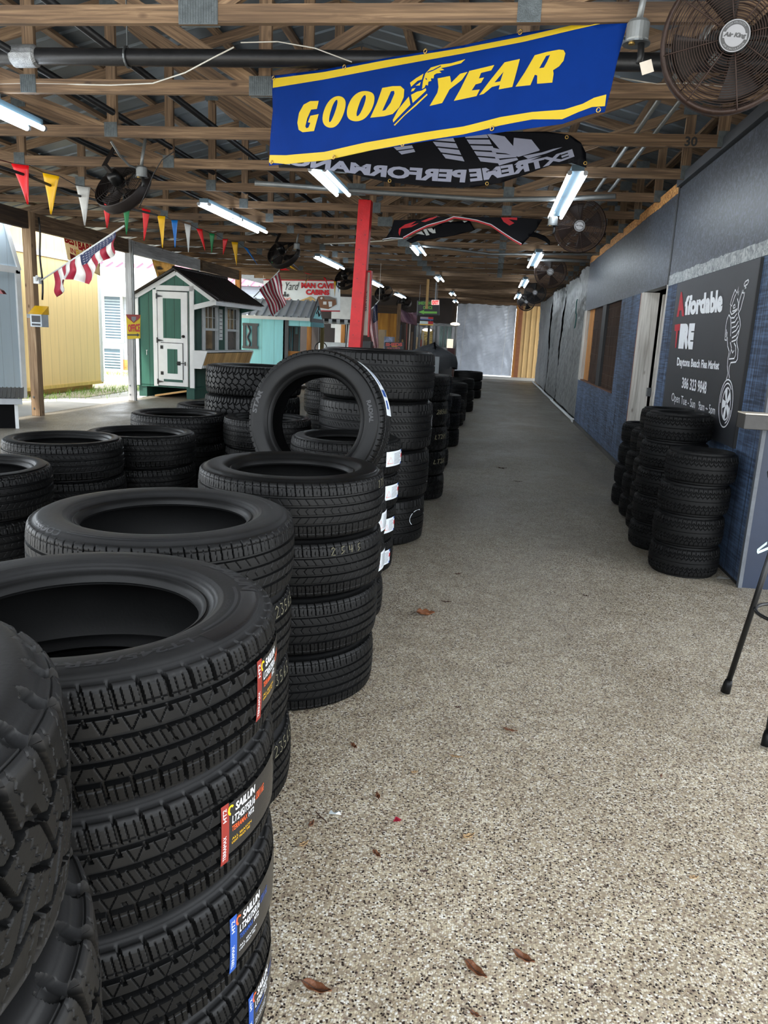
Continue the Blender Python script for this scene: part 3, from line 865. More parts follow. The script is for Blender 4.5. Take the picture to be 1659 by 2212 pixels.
m = MB(); m.box(1.79, 3.2, 5.12, 5.2, 1.10, 1.16); m.build('sill', paint('brown_board', (120, 84, 62), 0.6, 0.15), w2)
m = MB(); m.box(1.83, 3.16, 5.17, 5.18, 1.16, 2.05); m.build('pane', paint('pale_blind', (168, 160, 166), 0.3), w2)
wall_b = MB(); wall_b.box(4.2, 4.25, 5.2, 31.2, 0, 3.2); struct('wall_outer', wall_b, DARK_VOID)
# serving counter
t = thing('counter_slab', 'thick grey-edged counter board with a pale top at the right edge', 'counter', (0, 0, 0))
m = MB(); m.box(1.570, 3.2, 4.98, 5.13, 1.050, 1.140); m.build('board', paint('grey_counter_edge', (52, 50, 48), 0.6, 0.2, 7, 0.15), t, bevel=0.004)
m = MB(); m.box(1.568, 3.2, 4.975, 5.13, 1.141, 1.148); m.build('top_sheet', paint('pale_counter_top', (206, 196, 178), 0.4, 0.06), t)
m = MB(); m.bar((2.2, 5.11, 0.75), (2.2, 5.0, 1.05), 0.04, 0.05); m.build('bracket', BLACK_METAL, t)

m = MB(); m.box(1.95, 2.0, 15.72, 31.2, 0, 3.3); tag(m.build('wall_gap_backing', DARK_VOID), kind='structure')  # added dark sheet that makes the gaps between tarps read as shade
# far end
def rag(name, label, x0, x1, y, z0, z1, mat, amp=0.03, n=34, gather=1.0, seed=1, along='x', lean=0.0, wr=0.006, par=None):
    r = random.Random(seed); ph = [r.uniform(0, 6.28) for _ in range(9)]; WR = [(r.uniform(-9, 9), r.uniform(4, 22), r.uniform(0, 6), r.uniform(.3, 1)) for _ in range(7)] + [(r.uniform(6, 16), r.uniform(-4, 4), r.uniform(0, 6), r.uniform(.3, 1)) for _ in range(4)]
    def f(u, v):
        s = x0 + (x1 - x0) * u; z = z0 + (z1 - z0) * v
        a = amp * (0.35 + 0.65 * v if gather else 1)
        w = a * (math.sin(u * 13 + ph[0] + 1.2 * math.sin(v * 3 + ph[1])) * .6 + math.sin(u * 31 + ph[2] + v * 2.2) * .3 + math.sin(u * 5 + v * 7 + ph[3]) * .5 + .22 * math.sin(v * 23 + u * 9 + ph[4]))
        w += lean * (1 - v)
        L_ = x1 - x0
        for (kx, kz, p0, am) in WR: w += am * wr * abs(math.sin(kx * s + kz * z + p0)) ** 1.5
        zz = z + (0.02 * math.sin(u * 9 + ph[5]) + 0.03 * abs(math.sin(u * 22 + ph[6])) * -1) * (1 if v > .97 else 0)
        return (s, y + w, zz) if along == 'x' else (y + w, s, zz)
    m = MB(); m.grid(f, n * 3, n * 2)
    o = m.build(name, mat, par, smooth=True, fix=False)
    return o
def tarp_mat(name, rgb, metal=0.35, rough=0.36, wr=0.6, scale=9.0):
    m, nt, b = nodes_of(name); c = srgb(*rgb)
    tc = N(nt, 'ShaderNodeTexCoord')
    nz = N(nt, 'ShaderNodeTexNoise', Scale=scale, Detail=7.0, Roughness=0.62, Distortion=1.2); nt.links.new(tc.outputs['Object'], nz.inputs['Vector'])
    n2 = N(nt, 'ShaderNodeTexNoise', Scale=1.5, Detail=3.0); nt.links.new(tc.outputs['Object'], n2.inputs['Vector'])
    r = ramp(nt, [(0.3, [x * 0.8 for x in c]), (0.7, [min(1, x * 1.15) for x in c])]); nt.links.new(n2.outputs['Fac'], r.inputs['Fac'])
    nt.links.new(r.outputs['Color'], b.inputs['Base Color'])
    b.inputs['Metallic'].default_value = metal; b.inputs['Roughness'].default_value = rough
    bp = N(nt, 'ShaderNodeBump', Strength=wr, Distance=0.03); nt.links.new(nz.outputs['Fac'], bp.inputs['Height']); nt.links.new(bp.outputs['Normal'], b.inputs['Normal'])
    return m
TARP = tarp_mat('silver_grey_tarp', (122, 126, 126), 0.35, 0.36, 0.8, 7.0)
TARP_FAR = translucent(tarp_mat('bright_silver_tarp', (176, 182, 192), 0.2, 0.34, 0.8, 5.0), 0.13)
SIDE_T = [(15.82, 21.35, 'nearest silver-grey tarp hanging along the right wall, teal rope tied near its top'), (21.5, 25.2, 'middle silver-grey tarp hanging along the right wall'), (25.35, 31.1, 'farthest silver-grey tarp hanging along the right wall')]
for i, (ya, yb, lab) in enumerate(SIDE_T):
    t = thing('tarp', lab, 'tarp', (0, 0, 0), group='tarps along the right wall')
    rag('sheet', None, ya, yb, 1.775, 0.07, 3.05, TARP, 0.05, 34, 1, 3 + i, 'y', -0.02, par=t)
    m = MB(); m.tube([(1.72, ya - 0.02, 0.045), (1.70, yb - 0.02, 0.045)], 0.03, 10); m.tube([(1.72, ya - 0.06, 0.045), (1.72, ya + 0.02, 0.045)], 0.042, 10); m.build('weight_pipe', OFFWHITE, t)
    for k in range(9):
        yy = ya + (k + .5) * (yb - ya) / 9; m = MB(); m.tube([(1.775 + 0.03 * math.cos(a), yy, 3.07 + 0.045 * math.sin(a)) for a in [2 * PI * j / 12 for j in range(12)]], 0.006, 5, closed=True)
        m.build('hanger_ring', BLACK_METAL, t)
    if i == 0:
        m = MB(); m.tube([(1.715, 17.2 + 0.12 * math.sin(k * 0.7), 2.45 - 0.06 * k + 0.05 * math.sin(k * 1.3)) for k in range(11)], 0.012, 5); m.build('rope', paint('teal_rope', (36, 96, 92), 0.7), t)
t = thing('tarp', 'wide wrinkled silver tarp closing the far end of the hall', 'tarp', (0, 0, 0))
rag('sheet', None, -1.61, 0.94, 34.9, 0.06, 3.08, TARP_FAR, 0.05, 46, 1, 21, 'x', 0.0, wr=0.012, par=t)
m = MB(); m.tube([(-1.2, 34.80, 3.0), (-1.28, 34.80, 1.6), (-1.33, 34.80, 0.1)], 0.006, 5); m.tube([(0.62, 34.80, 3.0), (0.55, 34.80, 1.6), (0.50, 34.80, 0.1)], 0.006, 5); m.build('cord', WHITE_CABLE, t)
m = MB(); m.bar((1.0, 34.95, 0), (1.0, 34.95, 3.1), 0.10, 0.10, up=(0, 1, 0)); tag(m.build('timber_post', LUMBER_NEW), 'orange-brown timber post between the far silver tarp and the tan metal', 'post')
m = MB(); m.bar((1.135, 35.02, 0), (1.135, 35.02, 3.2), 0.19, 0.06, up=(0, 1, 0)); tag(m.build('timber_post', paint('red_brown_post', (142, 92, 62), 0.6)), 'reddish brown edge post beside the tan metal sheet', 'post')
m = MB(); n = 30; vs = []
xs = []
x = 1.22
while x < 4.2:
    for dx, dy in ((0, 0), (0.15, 0), (0.165, -0.03), (0.205, -0.03), (0.22, 0)): xs.append((x + dx, dy))
    x += 0.23
vs = [p for (xx, dy) in xs for p in ((xx, 35.06 + dy, 0), (xx, 35.06 + dy, 3.3))]
m.add(vs, [(2 * i, 2 * i + 2, 2 * i + 3, 2 * i + 1) for i in range(len(xs) - 1)])
o = m.build('wall_back', TAN_METAL, fix=False, solid=0.004); o['kind'] = 'structure'
m = MB(); m.prism([(-9.0, 36.3, 3.0), (4.4, 36.3, 3.0), (4.4, 36.3, 3.2), (RIDGE_X, 36.3, 4.75), (-8.1, 36.3, 3.12)], (0, 0.06, 0)); m.box(-9.0, -1.7, 36.3, 36.36, 0, 3.0)
tag(m.build('wall_gable', paint('dark_end_boards', (60, 50, 42), 0.8, 0.2, 3)), kind='structure')
m = MB(); m.box(-1.8, 4.2, 34.93, 34.98, 3.08, 3.5); tag(m.build('trim_header', LUMBER), kind='structure')
# pale slab at the far end paints in the daylight on the floor
m = MB(); m.box(-1.9, 4.2, 32.2, 36, 0.0, 0.012); tag(m.build('trim_daylight_strip', CONCRETE), kind='structure')
# ------------------------------------------------------------------ tires
def box_groove(x, w, e=0.0016):
    return np.clip((w / 2 - np.abs(x)) / e + 0.5, 0, 1)
def rep(u, p, off=0.0):
    return np.mod(u - off + p / 2, p) - p / 2
def tri(u, p):
    return np.abs(np.mod(u / p, 1.0) * 2 - 1) * 2 - 1

def tread_highway(u, s, hw, C):
    """five ribs, slotted shoulders, slanted sipes"""
    p = C / 54; d = 0
    for c in (-0.058, -0.0205, 0.0205, 0.058):
        d = np.maximum(d, 0.011 * box_groove(s - c, 0.0095))
    a = np.abs(s); sg = np.sign(s)
    sh = a > 0.062
    v = u + 0.20 * (a - 0.064) * sg + np.where(s > 0, 0, p / 2)
    lip = np.clip((hw + 0.022 - a) / 0.006, 0, 1)
    d = np.maximum(d, np.where(sh, 0.011 * box_groove(rep(v, p), 0.0066) * lip, 0))
    for q in (p / 3, 2 * p / 3):
        d = np.maximum(d, np.where(sh, 0.004 * box_groove(rep(v, p, q), 0.0018) * np.clip((hw + .004 - a) / 0.004, 0, 1), 0))
    d = np.maximum(d, np.where(a < hw, 0.0025 * box_groove(a - 0.071, 0.0018), 0))
    mid = (a > 0.025) & (a < 0.0535)
    w = (a - 0.039) * sg
    d = np.maximum(d, np.where(mid & (a > 0.043), 0.009 * box_groove(rep(u + 0.35 * w, p), 0.0062), 0))
    d = np.maximum(d, np.where(mid, 0.004 * box_groove(rep(u + 0.50 * w, p, p * 0.36), 0.0018), 0))
    d = np.maximum(d, np.where(mid, 0.004 * box_groove(rep(u - 0.50 * w, p, p * 0.66), 0.0018), 0))
    cen = a < 0.016
    d = np.maximum(d, np.where(cen, 0.004 * box_groove(rep(u + 0.5 * s, p / 3), 0.0018), 0))
    d = np.maximum(d, np.where(cen & (a > 0.007), 0.009 * box_groove(rep(u + 0.5 * s, p), 0.006), 0))
    return d
def tread_touring(u, s, hw, C):
    """four straight grooves, fine shoulder sipes, slanted rib sipes"""
    p = C / 74; d = 0
    k = hw / 0.095
    for c in (-0.052, -0.018, 0.018, 0.052):
        d = np.maximum(d, 0.008 * box_groove(s - c * k, 0.0085))
    sh = np.abs(s) > 0.057 * k
    v = u + 0.10 * s
    d = np.maximum(d, np.where(sh, 0.0065 * box_groove(rep(v, p), 0.0030) * np.clip((hw + 0.014 - np.abs(s)) / 0.005, 0, 1), 0))
    d = np.maximum(d, np.where(sh, 0.003 * box_groove(rep(v, p, p / 2), 0.0015) * np.clip((hw - np.abs(s)) / 0.004, 0, 1), 0))
    mid = (np.abs(s) < 0.048 * k)
    d = np.maximum(d, np.where(mid, 0.004 * box_groove(rep(u + 0.75 * np.abs(s) * np.where(np.abs(s) > 0.018 * k, 1, -1), p), 0.0018), 0))
    d = np.maximum(d, 0.0018 * box_groove(np.abs(s) - 0.086 * k, 0.0016))
    return d
def tread_sport(u, s, hw, C):
    """wide low profile: comb shoulders and dashed diagonal ribs"""
    p = C / 66; d = 0
    for c in (-0.075, -0.028, 0.028, 0.075):
        d = np.maximum(d, 0.008 * box_groove(s - c, 0.008))
    sh = np.abs(s) > 0.09
    st = np.where(np.abs(s) > 0.108, 0, p * 0.45)
    d = np.maximum(d, np.where(sh, 0.005 * box_groove(rep(u + st, p), 0.0032) * np.clip((hw + 0.010 - np.abs(s)) / 0.004, 0, 1), 0))
    d = np.maximum(d, np.where(sh & (np.abs(rep(u, p, p * .22)) < p * .25), 0.005 * box_groove(np.abs(s) - 0.108, 0.003), 0))
    for c in (-0.052, 0.0, 0.052):
        m = np.abs(s - c) < 0.012
        d = np.maximum(d, np.where(m, 0.005 * box_groove(rep(u + 0.9 * s, p / 1.5), 0.0032), 0))
    return d
def tread_terrain(u, s, hw, C):
    """interlocking blocks with stepped shoulder lugs"""
    p = C / 31; d = 0
    z = tri(u, p)
    for c, a in ((-0.058, 0.010), (-0.006, 0.012), (0.046, 0.010)):
        d = np.maximum(d, 0.011 * box_groove(s - c - a * z, 0.0085))
    for k, (lo, hi) in enumerate(((-0.052, -0.004), (-0.004, 0.050))):
        m = (s > lo - 0.014) & (s < hi + 0.014)
        v = u + (0.55 if k % 2 else -0.55) * s + k * p * 0.4
        d = np.maximum(d, np.where(m, 0.011 * box_groove(rep(v, p), 0.0075), 0))
        d = np.maximum(d, np.where(m, 0.003 * box_groove(rep(v + 0.004 * tri(s, 0.014), p, p * 0.33), 0.0017), 0))
        d = np.maximum(d, np.where(m, 0.003 * box_groove(rep(v + 0.004 * tri(s, 0.014), p, p * 0.66), 0.0017), 0))
    a = np.abs(s); sg = np.where(s > 0, 1, -1)
    sh = np.abs(s + 0.004) > 0.054
    v = u + 0.30 * a + np.where(s > 0, 0, p * 0.5) + 0.007 * np.clip((a - hw - 0.010) / 0.002, 0, 1)
    notch = 0.0100 + 0.34 * np.clip(a - (hw - 0.022), 0, 0.050)
    end = np.clip((hw + 0.046 + 0.006 * tri(u, p / 2) - a) / 0.003, 0, 1)
    d = np.maximum(d, np.where(sh, 0.0145 * box_groove(rep(v, p), notch, 0.0022) * end, 0))
    d = np.maximum(d, np.where(a > hw, 0.0035 * box_groove(a - hw - 0.011, 0.003), 0))
    for q in (0.27, 0.73):
        d = np.maximum(d, np.where(sh, 0.0035 * box_groove(rep(v + 0.003 * tri(s, 0.016), p, p * q), 0.0017) * np.clip((hw + .008 - a) / 0.004, 0, 1), 0))
    return d
def tread_web(u, s, hw, C):
    """all terrain web of angular blocks"""
    p = C / 44; d = 0
    z = tri(u, p)
    for i, c in enumerate((-0.066, -0.022, 0.022, 0.066)):
        d = np.maximum(d, 0.009 * box_groove(s - c - (0.011 if i % 2 else -0.011) * z, 0.0065))
    for i in range(5):
        c = -0.088 + 0.044 * i
        m = np.abs(s - c) < 0.022
        d = np.maximum(d, np.where(m, 0.009 * box_groove(rep(u + (0.3 if i % 2 else -0.3) * s, p, p / 2 * (i % 2)), 0.0065), 0))
    sh = np.abs(s) > 0.08
    d = np.maximum(d, np.where(sh, 0.009 * box_groove(rep(u, p / 2), 0.006) * np.clip((hw + 0.03 - np.abs(s)) / 0.01, 0, 1), 0))
    return d
def tread_trailer(u, s, hw, C):
    """narrow zigzag grooves of a trailer tire"""
    p = C / 48; d = 0
    z = tri(u, p)
    for c in (-0.058, -0.034, 0.034, 0.058):
        d = np.maximum(d, 0.007 * box_groove(s - c - 0.008 * z, 0.0075))
    d = np.maximum(d, 0.004 * box_groove(s, 0.003))
    d = np.maximum(d, np.where((np.abs(s) > 0.036) & (np.abs(s) < 0.056), 0.006 * box_groove(rep(u, p, 0), 0.004), 0))
    d = np.maximum(d, np.where(np.abs(s) > 0.060, 0.005 * box_groove(rep(u, p, p / 2), 0.004) * np.clip((hw + 0.012 - np.abs(s)) / 0.006, 0, 1), 0))
    return d

def tire_profile(R, W, rim, tw, ns, side):
    """outer then inner outline as (r, z, s); s = signed distance along the tread, nan off it"""
    hw = tw / 2; bz = 0.40 * W
    rm = rim + 0.52 * (R - rim)
    key = [(rim - 0.004, bz - 0.016), (rim + 0.003, bz - 0.002), (rim + 0.012, bz + 0.004), (rim + 0.017, bz + 0.0015),
           (rim + 0.28 * (R - rim), 0.485 * W), (rm, W / 2), (rim + 0.74 * (R - rim), 0.488 * W),
           (R - 0.027, hw + 0.40 * (W / 2 - hw)), (R - 0.013, hw + 0.007), (R - 0.0075, hw - 0.002)]
    key = [Vector((a, b, 0)) for a, b in key]
    # catmull-rom through the side keys
    pts = []
    for i in range(len(key) - 1):
        p0 = key[max(i - 1, 0)]; p1 = key[i]; p2 = key[i + 1]; p3 = key[min(i + 2, len(key) - 1)]
        L = (p2 - p1).length
        n = max(2, int(L / side))
        for k in range(n):
            t = k / n
            q = 0.5 * ((2 * p1) + (p2 - p0) * t + (2 * p0 - 5 * p1 + 4 * p2 - p3) * t * t + (3 * p1 - p0 - 3 * p2 + p3) * t ** 3)
            pts.append((q.x, q.y))
    # raised rings on the sidewall
    out = []
    for r, z in pts:
        f = (r - rim) / (R - rim)
        zz = z + sum(a_ * math.exp(-((f - c_) / w_) ** 2) for c_, w_, a_ in ((0.17, .012, .0016), (0.225, .012, .0014), (0.30, .01, .0007), (0.55, .008, .0006), (0.81, .012, .0018))) - 0.0014 * math.exp(-((f - 0.87) / 0.02) ** 2)
        out.append((r, zz))
    top = out
    tread = []
    for k in range(ns + 1):
        s = hw - 0.002 - (2 * hw - 0.004) * k / ns
        tread.append((R - 0.0075 * (abs(s) / hw) ** 2.6, s))
    prof = top + tread + [(r, -z) for r, z in reversed(top)]
    r_ = np.array([a for a, b in prof]); z_ = np.array([b for a, b in prof])
    seg = np.hypot(np.diff(r_), np.diff(z_)); L = np.concatenate([[0], np.cumsum(seg)])
    s_ = L[len(L) // 2] - L
    if len(L) % 2 == 0: s_ = (L[-1] / 2) - L
    inner = [(rim - 0.002, -(bz - 0.022)), (rim + 0.03, -(0.5 * W - 0.02)), (rm, -(W / 2 - 0.012)), (R - 0.035, -(hw - 0.004)), (R - 0.022, -hw * 0.6), (R - 0.02, 0),
             (R - 0.022, hw * 0.6), (R - 0.035, hw - 0.004), (rm, W / 2 - 0.012), (rim + 0.03, 0.5 * W - 0.02), (rim - 0.002, bz - 0.022)]
    return r_, z_, s_, inner

def tire_mesh(name, R, W, rim, tw, fn, nth, ns, side=0.006):
    r_, z_, s_, inner = tire_profile(R, W, rim, tw, ns, side)
    th = np.arange(nth) * (2 * PI / nth)
    C = 2 * PI * R
    u = th * R
    U, S = np.meshgrid(u, s_)
    D = fn(U, S, tw / 2, C)
    far = np.abs(S) > tw / 2 + 0.07
    D = np.where(far, 0, D)
    # outline normals
    dr = np.gradient(r_); dz = np.gradient(z_)
    ln = np.hypot(dr, dz) + 1e-9
    nr = -dz / ln; nz = dr / ln
    sgn = np.where(nr * 1 + 0 < 0, 1, 1)
    Rr = r_[:, None] - D * nr[:, None]; Zz = z_[:, None] - D * nz[:, None]
    X = Rr * np.cos(th)[None, :]; Y = Rr * np.sin(th)[None, :]
    V = np.stack([X, Y, Zz + 0 * X], -1).reshape(-1, 3)
    m = len(r_)
    ii, kk = np.meshgrid(np.arange(m - 1), np.arange(nth), indexing='ij')
    k2 = (kk + 1) % nth
    F = np.stack([ii * nth + kk, ii * nth + k2, (ii + 1) * nth + k2, (ii + 1) * nth + kk], -1).reshape(-1, 4)
    F = F[:, ::-1]
    # inner lining, coarse
    nt = 64
    ti = np.arange(nt) * (2 * PI / nt)
    ir = np.array([a for a, b in inner]); iz = np.array([b for a, b in inner])
    VI = np.stack([ir[:, None] * np.cos(ti), ir[:, None] * np.sin(ti), iz[:, None] + 0 * ti[None, :]], -1).reshape(-1, 3)
    ii, kk = np.meshgrid(np.arange(len(inner) - 1), np.arange(nt), indexing='ij'); k2 = (kk + 1) % nt
    FI = np.stack([ii * nt + kk, ii * nt + k2, (ii + 1) * nt + k2, (ii + 1) * nt + kk], -1).reshape(-1, 4)[:, ::-1] + len(V)
    V = np.concatenate([V, VI]); F = np.concatenate([F, FI])
    me = bpy.data.meshes.new(name)
    me.vertices.add(len(V)); me.vertices.foreach_set('co', V.astype(np.float32).ravel())
    me.loops.add(F.size); me.loops.foreach_set('vertex_index', F.astype(np.int32).ravel())
    me.polygons.add(len(F)); me.polygons.foreach_set('loop_start', np.arange(0, F.size, 4, dtype=np.int32))
    try: me.polygons.foreach_set('loop_total', np.full(len(F), 4, dtype=np.int32))
    except Exception: pass
    me.polygons.foreach_set('use_smooth', np.ones(len(F), dtype=bool))
    me.update(calc_edges=True)
    me.validate()
    me.set_sharp_from_angle(angle=math.radians(38))
    me.materials.append(RUBBER)
    return me

TM = {}
def tm(key):
    if key in TM: return TM[key]
    spec = {
        'HT': (0.385, 0.2425, 0.232, 0.196, tread_highway, 1500, 150, 0.0022),
        'AT': (0.400, 0.285, 0.238, 0.222, tread_terrain, 1400, 150, 0.0022),
        'PX': (0.405, 0.235, 0.255, 0.190, tread_touring, 1300, 120, 0.003),
        'TC': (0.391, 0.240, 0.245, 0.196, tread_touring, 1100, 110, 0.005),
        'ST': (0.360, 0.217, 0.236, 0.176, tread_touring, 800, 90, 0.006),
        'LP': (0.345, 0.212, 0.250, 0.182, tread_touring, 700, 80, 0.006),
        'SP': (0.425, 0.352, 0.280, 0.304, tread_sport, 800, 120, 0.006),
        'WB': (0.385, 0.245, 0.240, 0.212, tread_web, 700, 90, 0.006),
        'TR': (0.236, 0.2127, 0.128, 0.164, tread_trailer, 700, 90, 0.006),
    }[key]
    TM[key] = tire_mesh('tire', *spec); TM[key + '_spec'] = spec
    if key in ('HT', 'PX', 'AT'): TM[key].materials[0] = RUBBER_DUSTY_LIT
    return TM[key]
ORD = ['top', 'second', 'third', 'fourth', 'fifth', 'sixth']
def rank(i, n):
    return 'topmost' if i == 0 else ('bottom' if i == n - 1 else ORD[i] + ' from the top')
def put_tire(key, x, y, z, label, group, rot=None, scale=1.0, zs=1.0, mat=None):
    o = bpy.data.objects.new('tire', tm(key))
    COL.objects.link(o)
    o.location = (x, y, z)
    o.rotation_euler = rot if rot is not None else (0, 0, random.random() * 6.28)
    o.scale = (scale, scale, zs)
    if mat is not None:
        o.material_slots[0].link = 'OBJECT'; o.material_slots[0].material = mat
    return tag(o, label, 'tire', group)
def stack(key, cx, cy, n, pitch, desc, group, jitter=0.012, scale=1.0, seen=None, mat=None, rot0=None, offs=None):
    """n tires lying on one another; list is top first"""
    W = tm(key) and TM[key + '_spec'][1]
    res = []
    for i in range(n):
        if seen is not None and i not in seen:
            res.append(None); continue
        jx, jy = (random.uniform(-jitter, jitter), random.uniform(-jitter, jitter)) if jitter else (0, 0)
        if offs: jx, jy = offs[i]
        z = pitch * (n - 1 - i) + pitch / 2
        res.append(put_tire(key, cx + jx, cy + jy, z, desc.format(rank=rank(i, n)), group, scale=scale, zs=pitch / W * 0.999, mat=mat,
                            rot=(0, 0, rot0) if rot0 is not None else None))
    return res

def on_tread(t, R, crown=0.0):
    """map (arc length from angle 0, axial) to a point just above the tread; world angle a0 in degrees"""
    def mk(a0, off):
        def f(x, y):
            a = math.radians(a0) + x / R
            r = R - crown * (abs(y) / 0.095) ** 2.6 + off
            return Vector((r * math.cos(a), r * math.sin(a), y))
        return f
    return mk
def rect_2d(x0, y0, x1, y1):
    return [Vector((x0, y0, 0)), Vector((x1, y0, 0)), Vector((x1, y1, 0)), Vector((x0, y1, 0))], [(0, 1, 2, 3)]
def decal_frame(t):
    """decals are given in world angles: undo the tire's own spin"""
    e = t.rotation_euler.z
    return e
def sidewall_map(key, off):
    spec = TM[key + '_spec']
    r_, z_, s_, _ = tire_profile(spec[0], spec[1], spec[2], spec[3], 20, 0.003)
    k = int(np.argmax(r_)); rr = r_[:k]; zz = z_[:k]
    def f(a0, r0):
        def g(x, y):
            r = r0 + y; a = math.radians(a0) - x / r0
            return Vector((r * math.cos(a), r * math.sin(a), float(np.interp(r, rr, zz)) + off))
        return g
    return f

# nearest stack on the aisle: highway truck tires with makers' labels
G_AISLE = 'tires stacked along the left of the aisle'
B1 = stack('HT', -0.764, 1.341, 4, 0.2425, '{rank} highway tire of the nearest stack, with a printed sticker', G_AISLE, jitter=0, rot0=0.0,
           offs=[(0, 0), (-0.002, 0.004), (0.003, -0.003), (0, 0)])
def near_sticker(t, a0, a1, accent, accent_name, z0=-0.052, z1=0.052, shift=0.0):
    R = 0.385; mk = on_tread(t, R, 0.006)
    L = math.radians(a1 - a0) * R
    st = flat_art('sticker', rect_2d(0, z0, L, z1), mk(a0, 0.0012), STICKER_BLACK, t, cut=(0.012, 0.02))
    tag(st, 'glossy black printed sticker with %s end band' % accent_name)
    flat_art('end_band', rect_2d(-0.016, z0 - 0.014, 0.004, z1 + 0.004), mk(a0, 0.0018), accent, st, cut=(0.012, 0.02))
    flat_art('end_band_lettering', merge2(fit(text_2d('HT2', 0.01), -0.012, z1 - 0.03, -0.003, z1 - 0.004, rot=90), fit(text_2d('TERRAMAX'), -0.012, z0 - 0.006, -0.004, z0 + 0.045, rot=90)), mk(a0, 0.0022), SIGN_WHITE, st, cut=(0.012, 0.02))
    w = min(L - 0.012, 0.15)
    flat_art('maker_lettering', fit(text_2d('SAILUN', 0.03, 0.2), 0.022, z1 - 0.022, 0.022 + 0.068, z1 - 0.006), mk(a0, 0.0018), SIGN_WHITE, st, cut=(0.012, 0))
    flat_art('maker_emblem', poly_2d([[(0.010 + 0.009 * math.cos(t_), z1 - 0.014 + 0.010 * math.sin(t_)) for t_ in [0.6 + 0.3 * i for i in range(14)]] + [(0.010 + 0.004 * math.cos(t_), z1 - 0.014 + 0.006 * math.sin(t_)) for t_ in [0.6 + 0.3 * i for i in range(13, -1, -1)]]]), mk(a0, 0.0018), YELLOW_VINYL if accent is STICKER_RED else ORANGE_PRINT, st)
    flat_art('size_lettering', fit(text_2d('LT245/75R16', 0.015, 0.15), 0.012, z1 - 0.044, 0.088, z1 - 0.028), mk(a0, 0.0018), SIGN_WHITE, st, cut=(0.012, 0))
    flat_art('load_lettering', fit(text_2d('120/116S', 0.01, 0.15), 0.092, z1 - 0.042, min(L - 0.004, 0.13), z1 - 0.026), mk(a0, 0.0018), ORANGE_PRINT if accent is STICKER_RED else STICKER_BLUE, st, cut=(0.012, 0))
    flat_art('model_lettering', fit(text_2d('TERRAMAX', 0.015, 0.1), 0.012, z1 - 0.060, 0.060, z1 - 0.049), mk(a0, 0.0018), ORANGE_PRINT if accent is STICKER_RED else STICKER_BLUE, st, cut=(0.012, 0))
    flat_art('grade_lettering', fit(text_2d('HT2', 0.015, 0.1), 0.064, z1 - 0.060, 0.084, z1 - 0.049), mk(a0, 0.0018), SIGN_WHITE, st, cut=(0.012, 0))
    flat_art('small_print', merge2(fit(text_2d('ALL SEASON'), 0.012, z0 + 0.026, 0.075, z0 + 0.031), fit(text_2d('LIGHT TRUCK TIRE'), 0.012, z0 + 0.018, 0.070, z0 + 0.023)), mk(a0, 0.0018), YELLOW_VINYL if accent is STICKER_RED else SIGN_WHITE, st, cut=(0.012, 0))
near_sticker(B1[0], -7, 19, STICKER_RED, 'a red')
near_sticker(B1[1], -23, 8, STICKER_RED, 'a red')
near_sticker(B1[2], -20, 10, STICKER_BLUE, 'a blue')
near_sticker(B1[3], -10, 14, STICKER_BLUE, 'a blue')
def side_text(t, key, a0, r0, txt, h, length, bold=0.03, off=0.0009, mat=None):
    vs, fs = fit(text_2d(txt, bold, 0.1), -length / 2, -h / 2, length / 2, h / 2)
    return flat_art('sidewall_lettering', (vs, fs), sidewall_map(key, off)(a0, r0), mat or RUBBER_MARK, t, cut=(0.01, 0.006))
def side_art(t, key, vf, off=0.0009, mat=None, name='sidewall_band'):
    """2d art in (angle degrees clockwise, radius)"""
    m = sidewall_map(key, off)
    return flat_art(name, vf, lambda a, r: m(0, 1.0)(-math.radians(a), r - 1.0), mat or RUBBER_MARK, t, cut=(2.0, 0.006))
def band(a0, a1, r0, r1, n=24, slant=0.0):
    P = [(a0 + (a1 - a0) * i / n, r1) for i in range(n + 1)] + [(a1 - slant - (a1 - a0 - 2 * slant) * i / n, r0) for i in range(n + 1)]
    return poly_2d([P])
side_text(B1[0], 'HT', 42, 0.333, 'SAILUN', 0.034, 0.20, 0.05)
side_text(B1[0], 'HT', -50, 0.318, 'LT245/75R16', 0.021, 0.27, 0.02)
side_text(B1[0], 'HT', 8, 0.290, 'LT245/75R16', 0.008, 0.07, 0.0)
SIDE_SHADE = paint('rubber_satin_band', (20, 20, 22), 0.35, 0.2, 30)
side_art(B1[0], 'HT', band(-22, 24, 0.312, 0.350), 0.0006, SIDE_SHADE)
side_art(B1[0], 'HT', band(-18, 30, 0.300, 0.307), 0.0009)
side_art(B1[0], 'HT', band(62, 150, 0.3095, 0.3115), 0.0009); side_art(B1[0], 'HT', band(-150, -82, 0.3095, 0.3115), 0.0009)
# front left corner: tall mud and snow pattern tires
stack('AT', -0.775, 0.545, 4, 0.2825, '{rank} block-tread all-terrain tire in the lower left corner stack', G_AISLE, jitter=0, rot0=0.3,
      offs=[(-0.015, 0), (0.012, 0.0), (0.016, 0.0), (0, 0)])
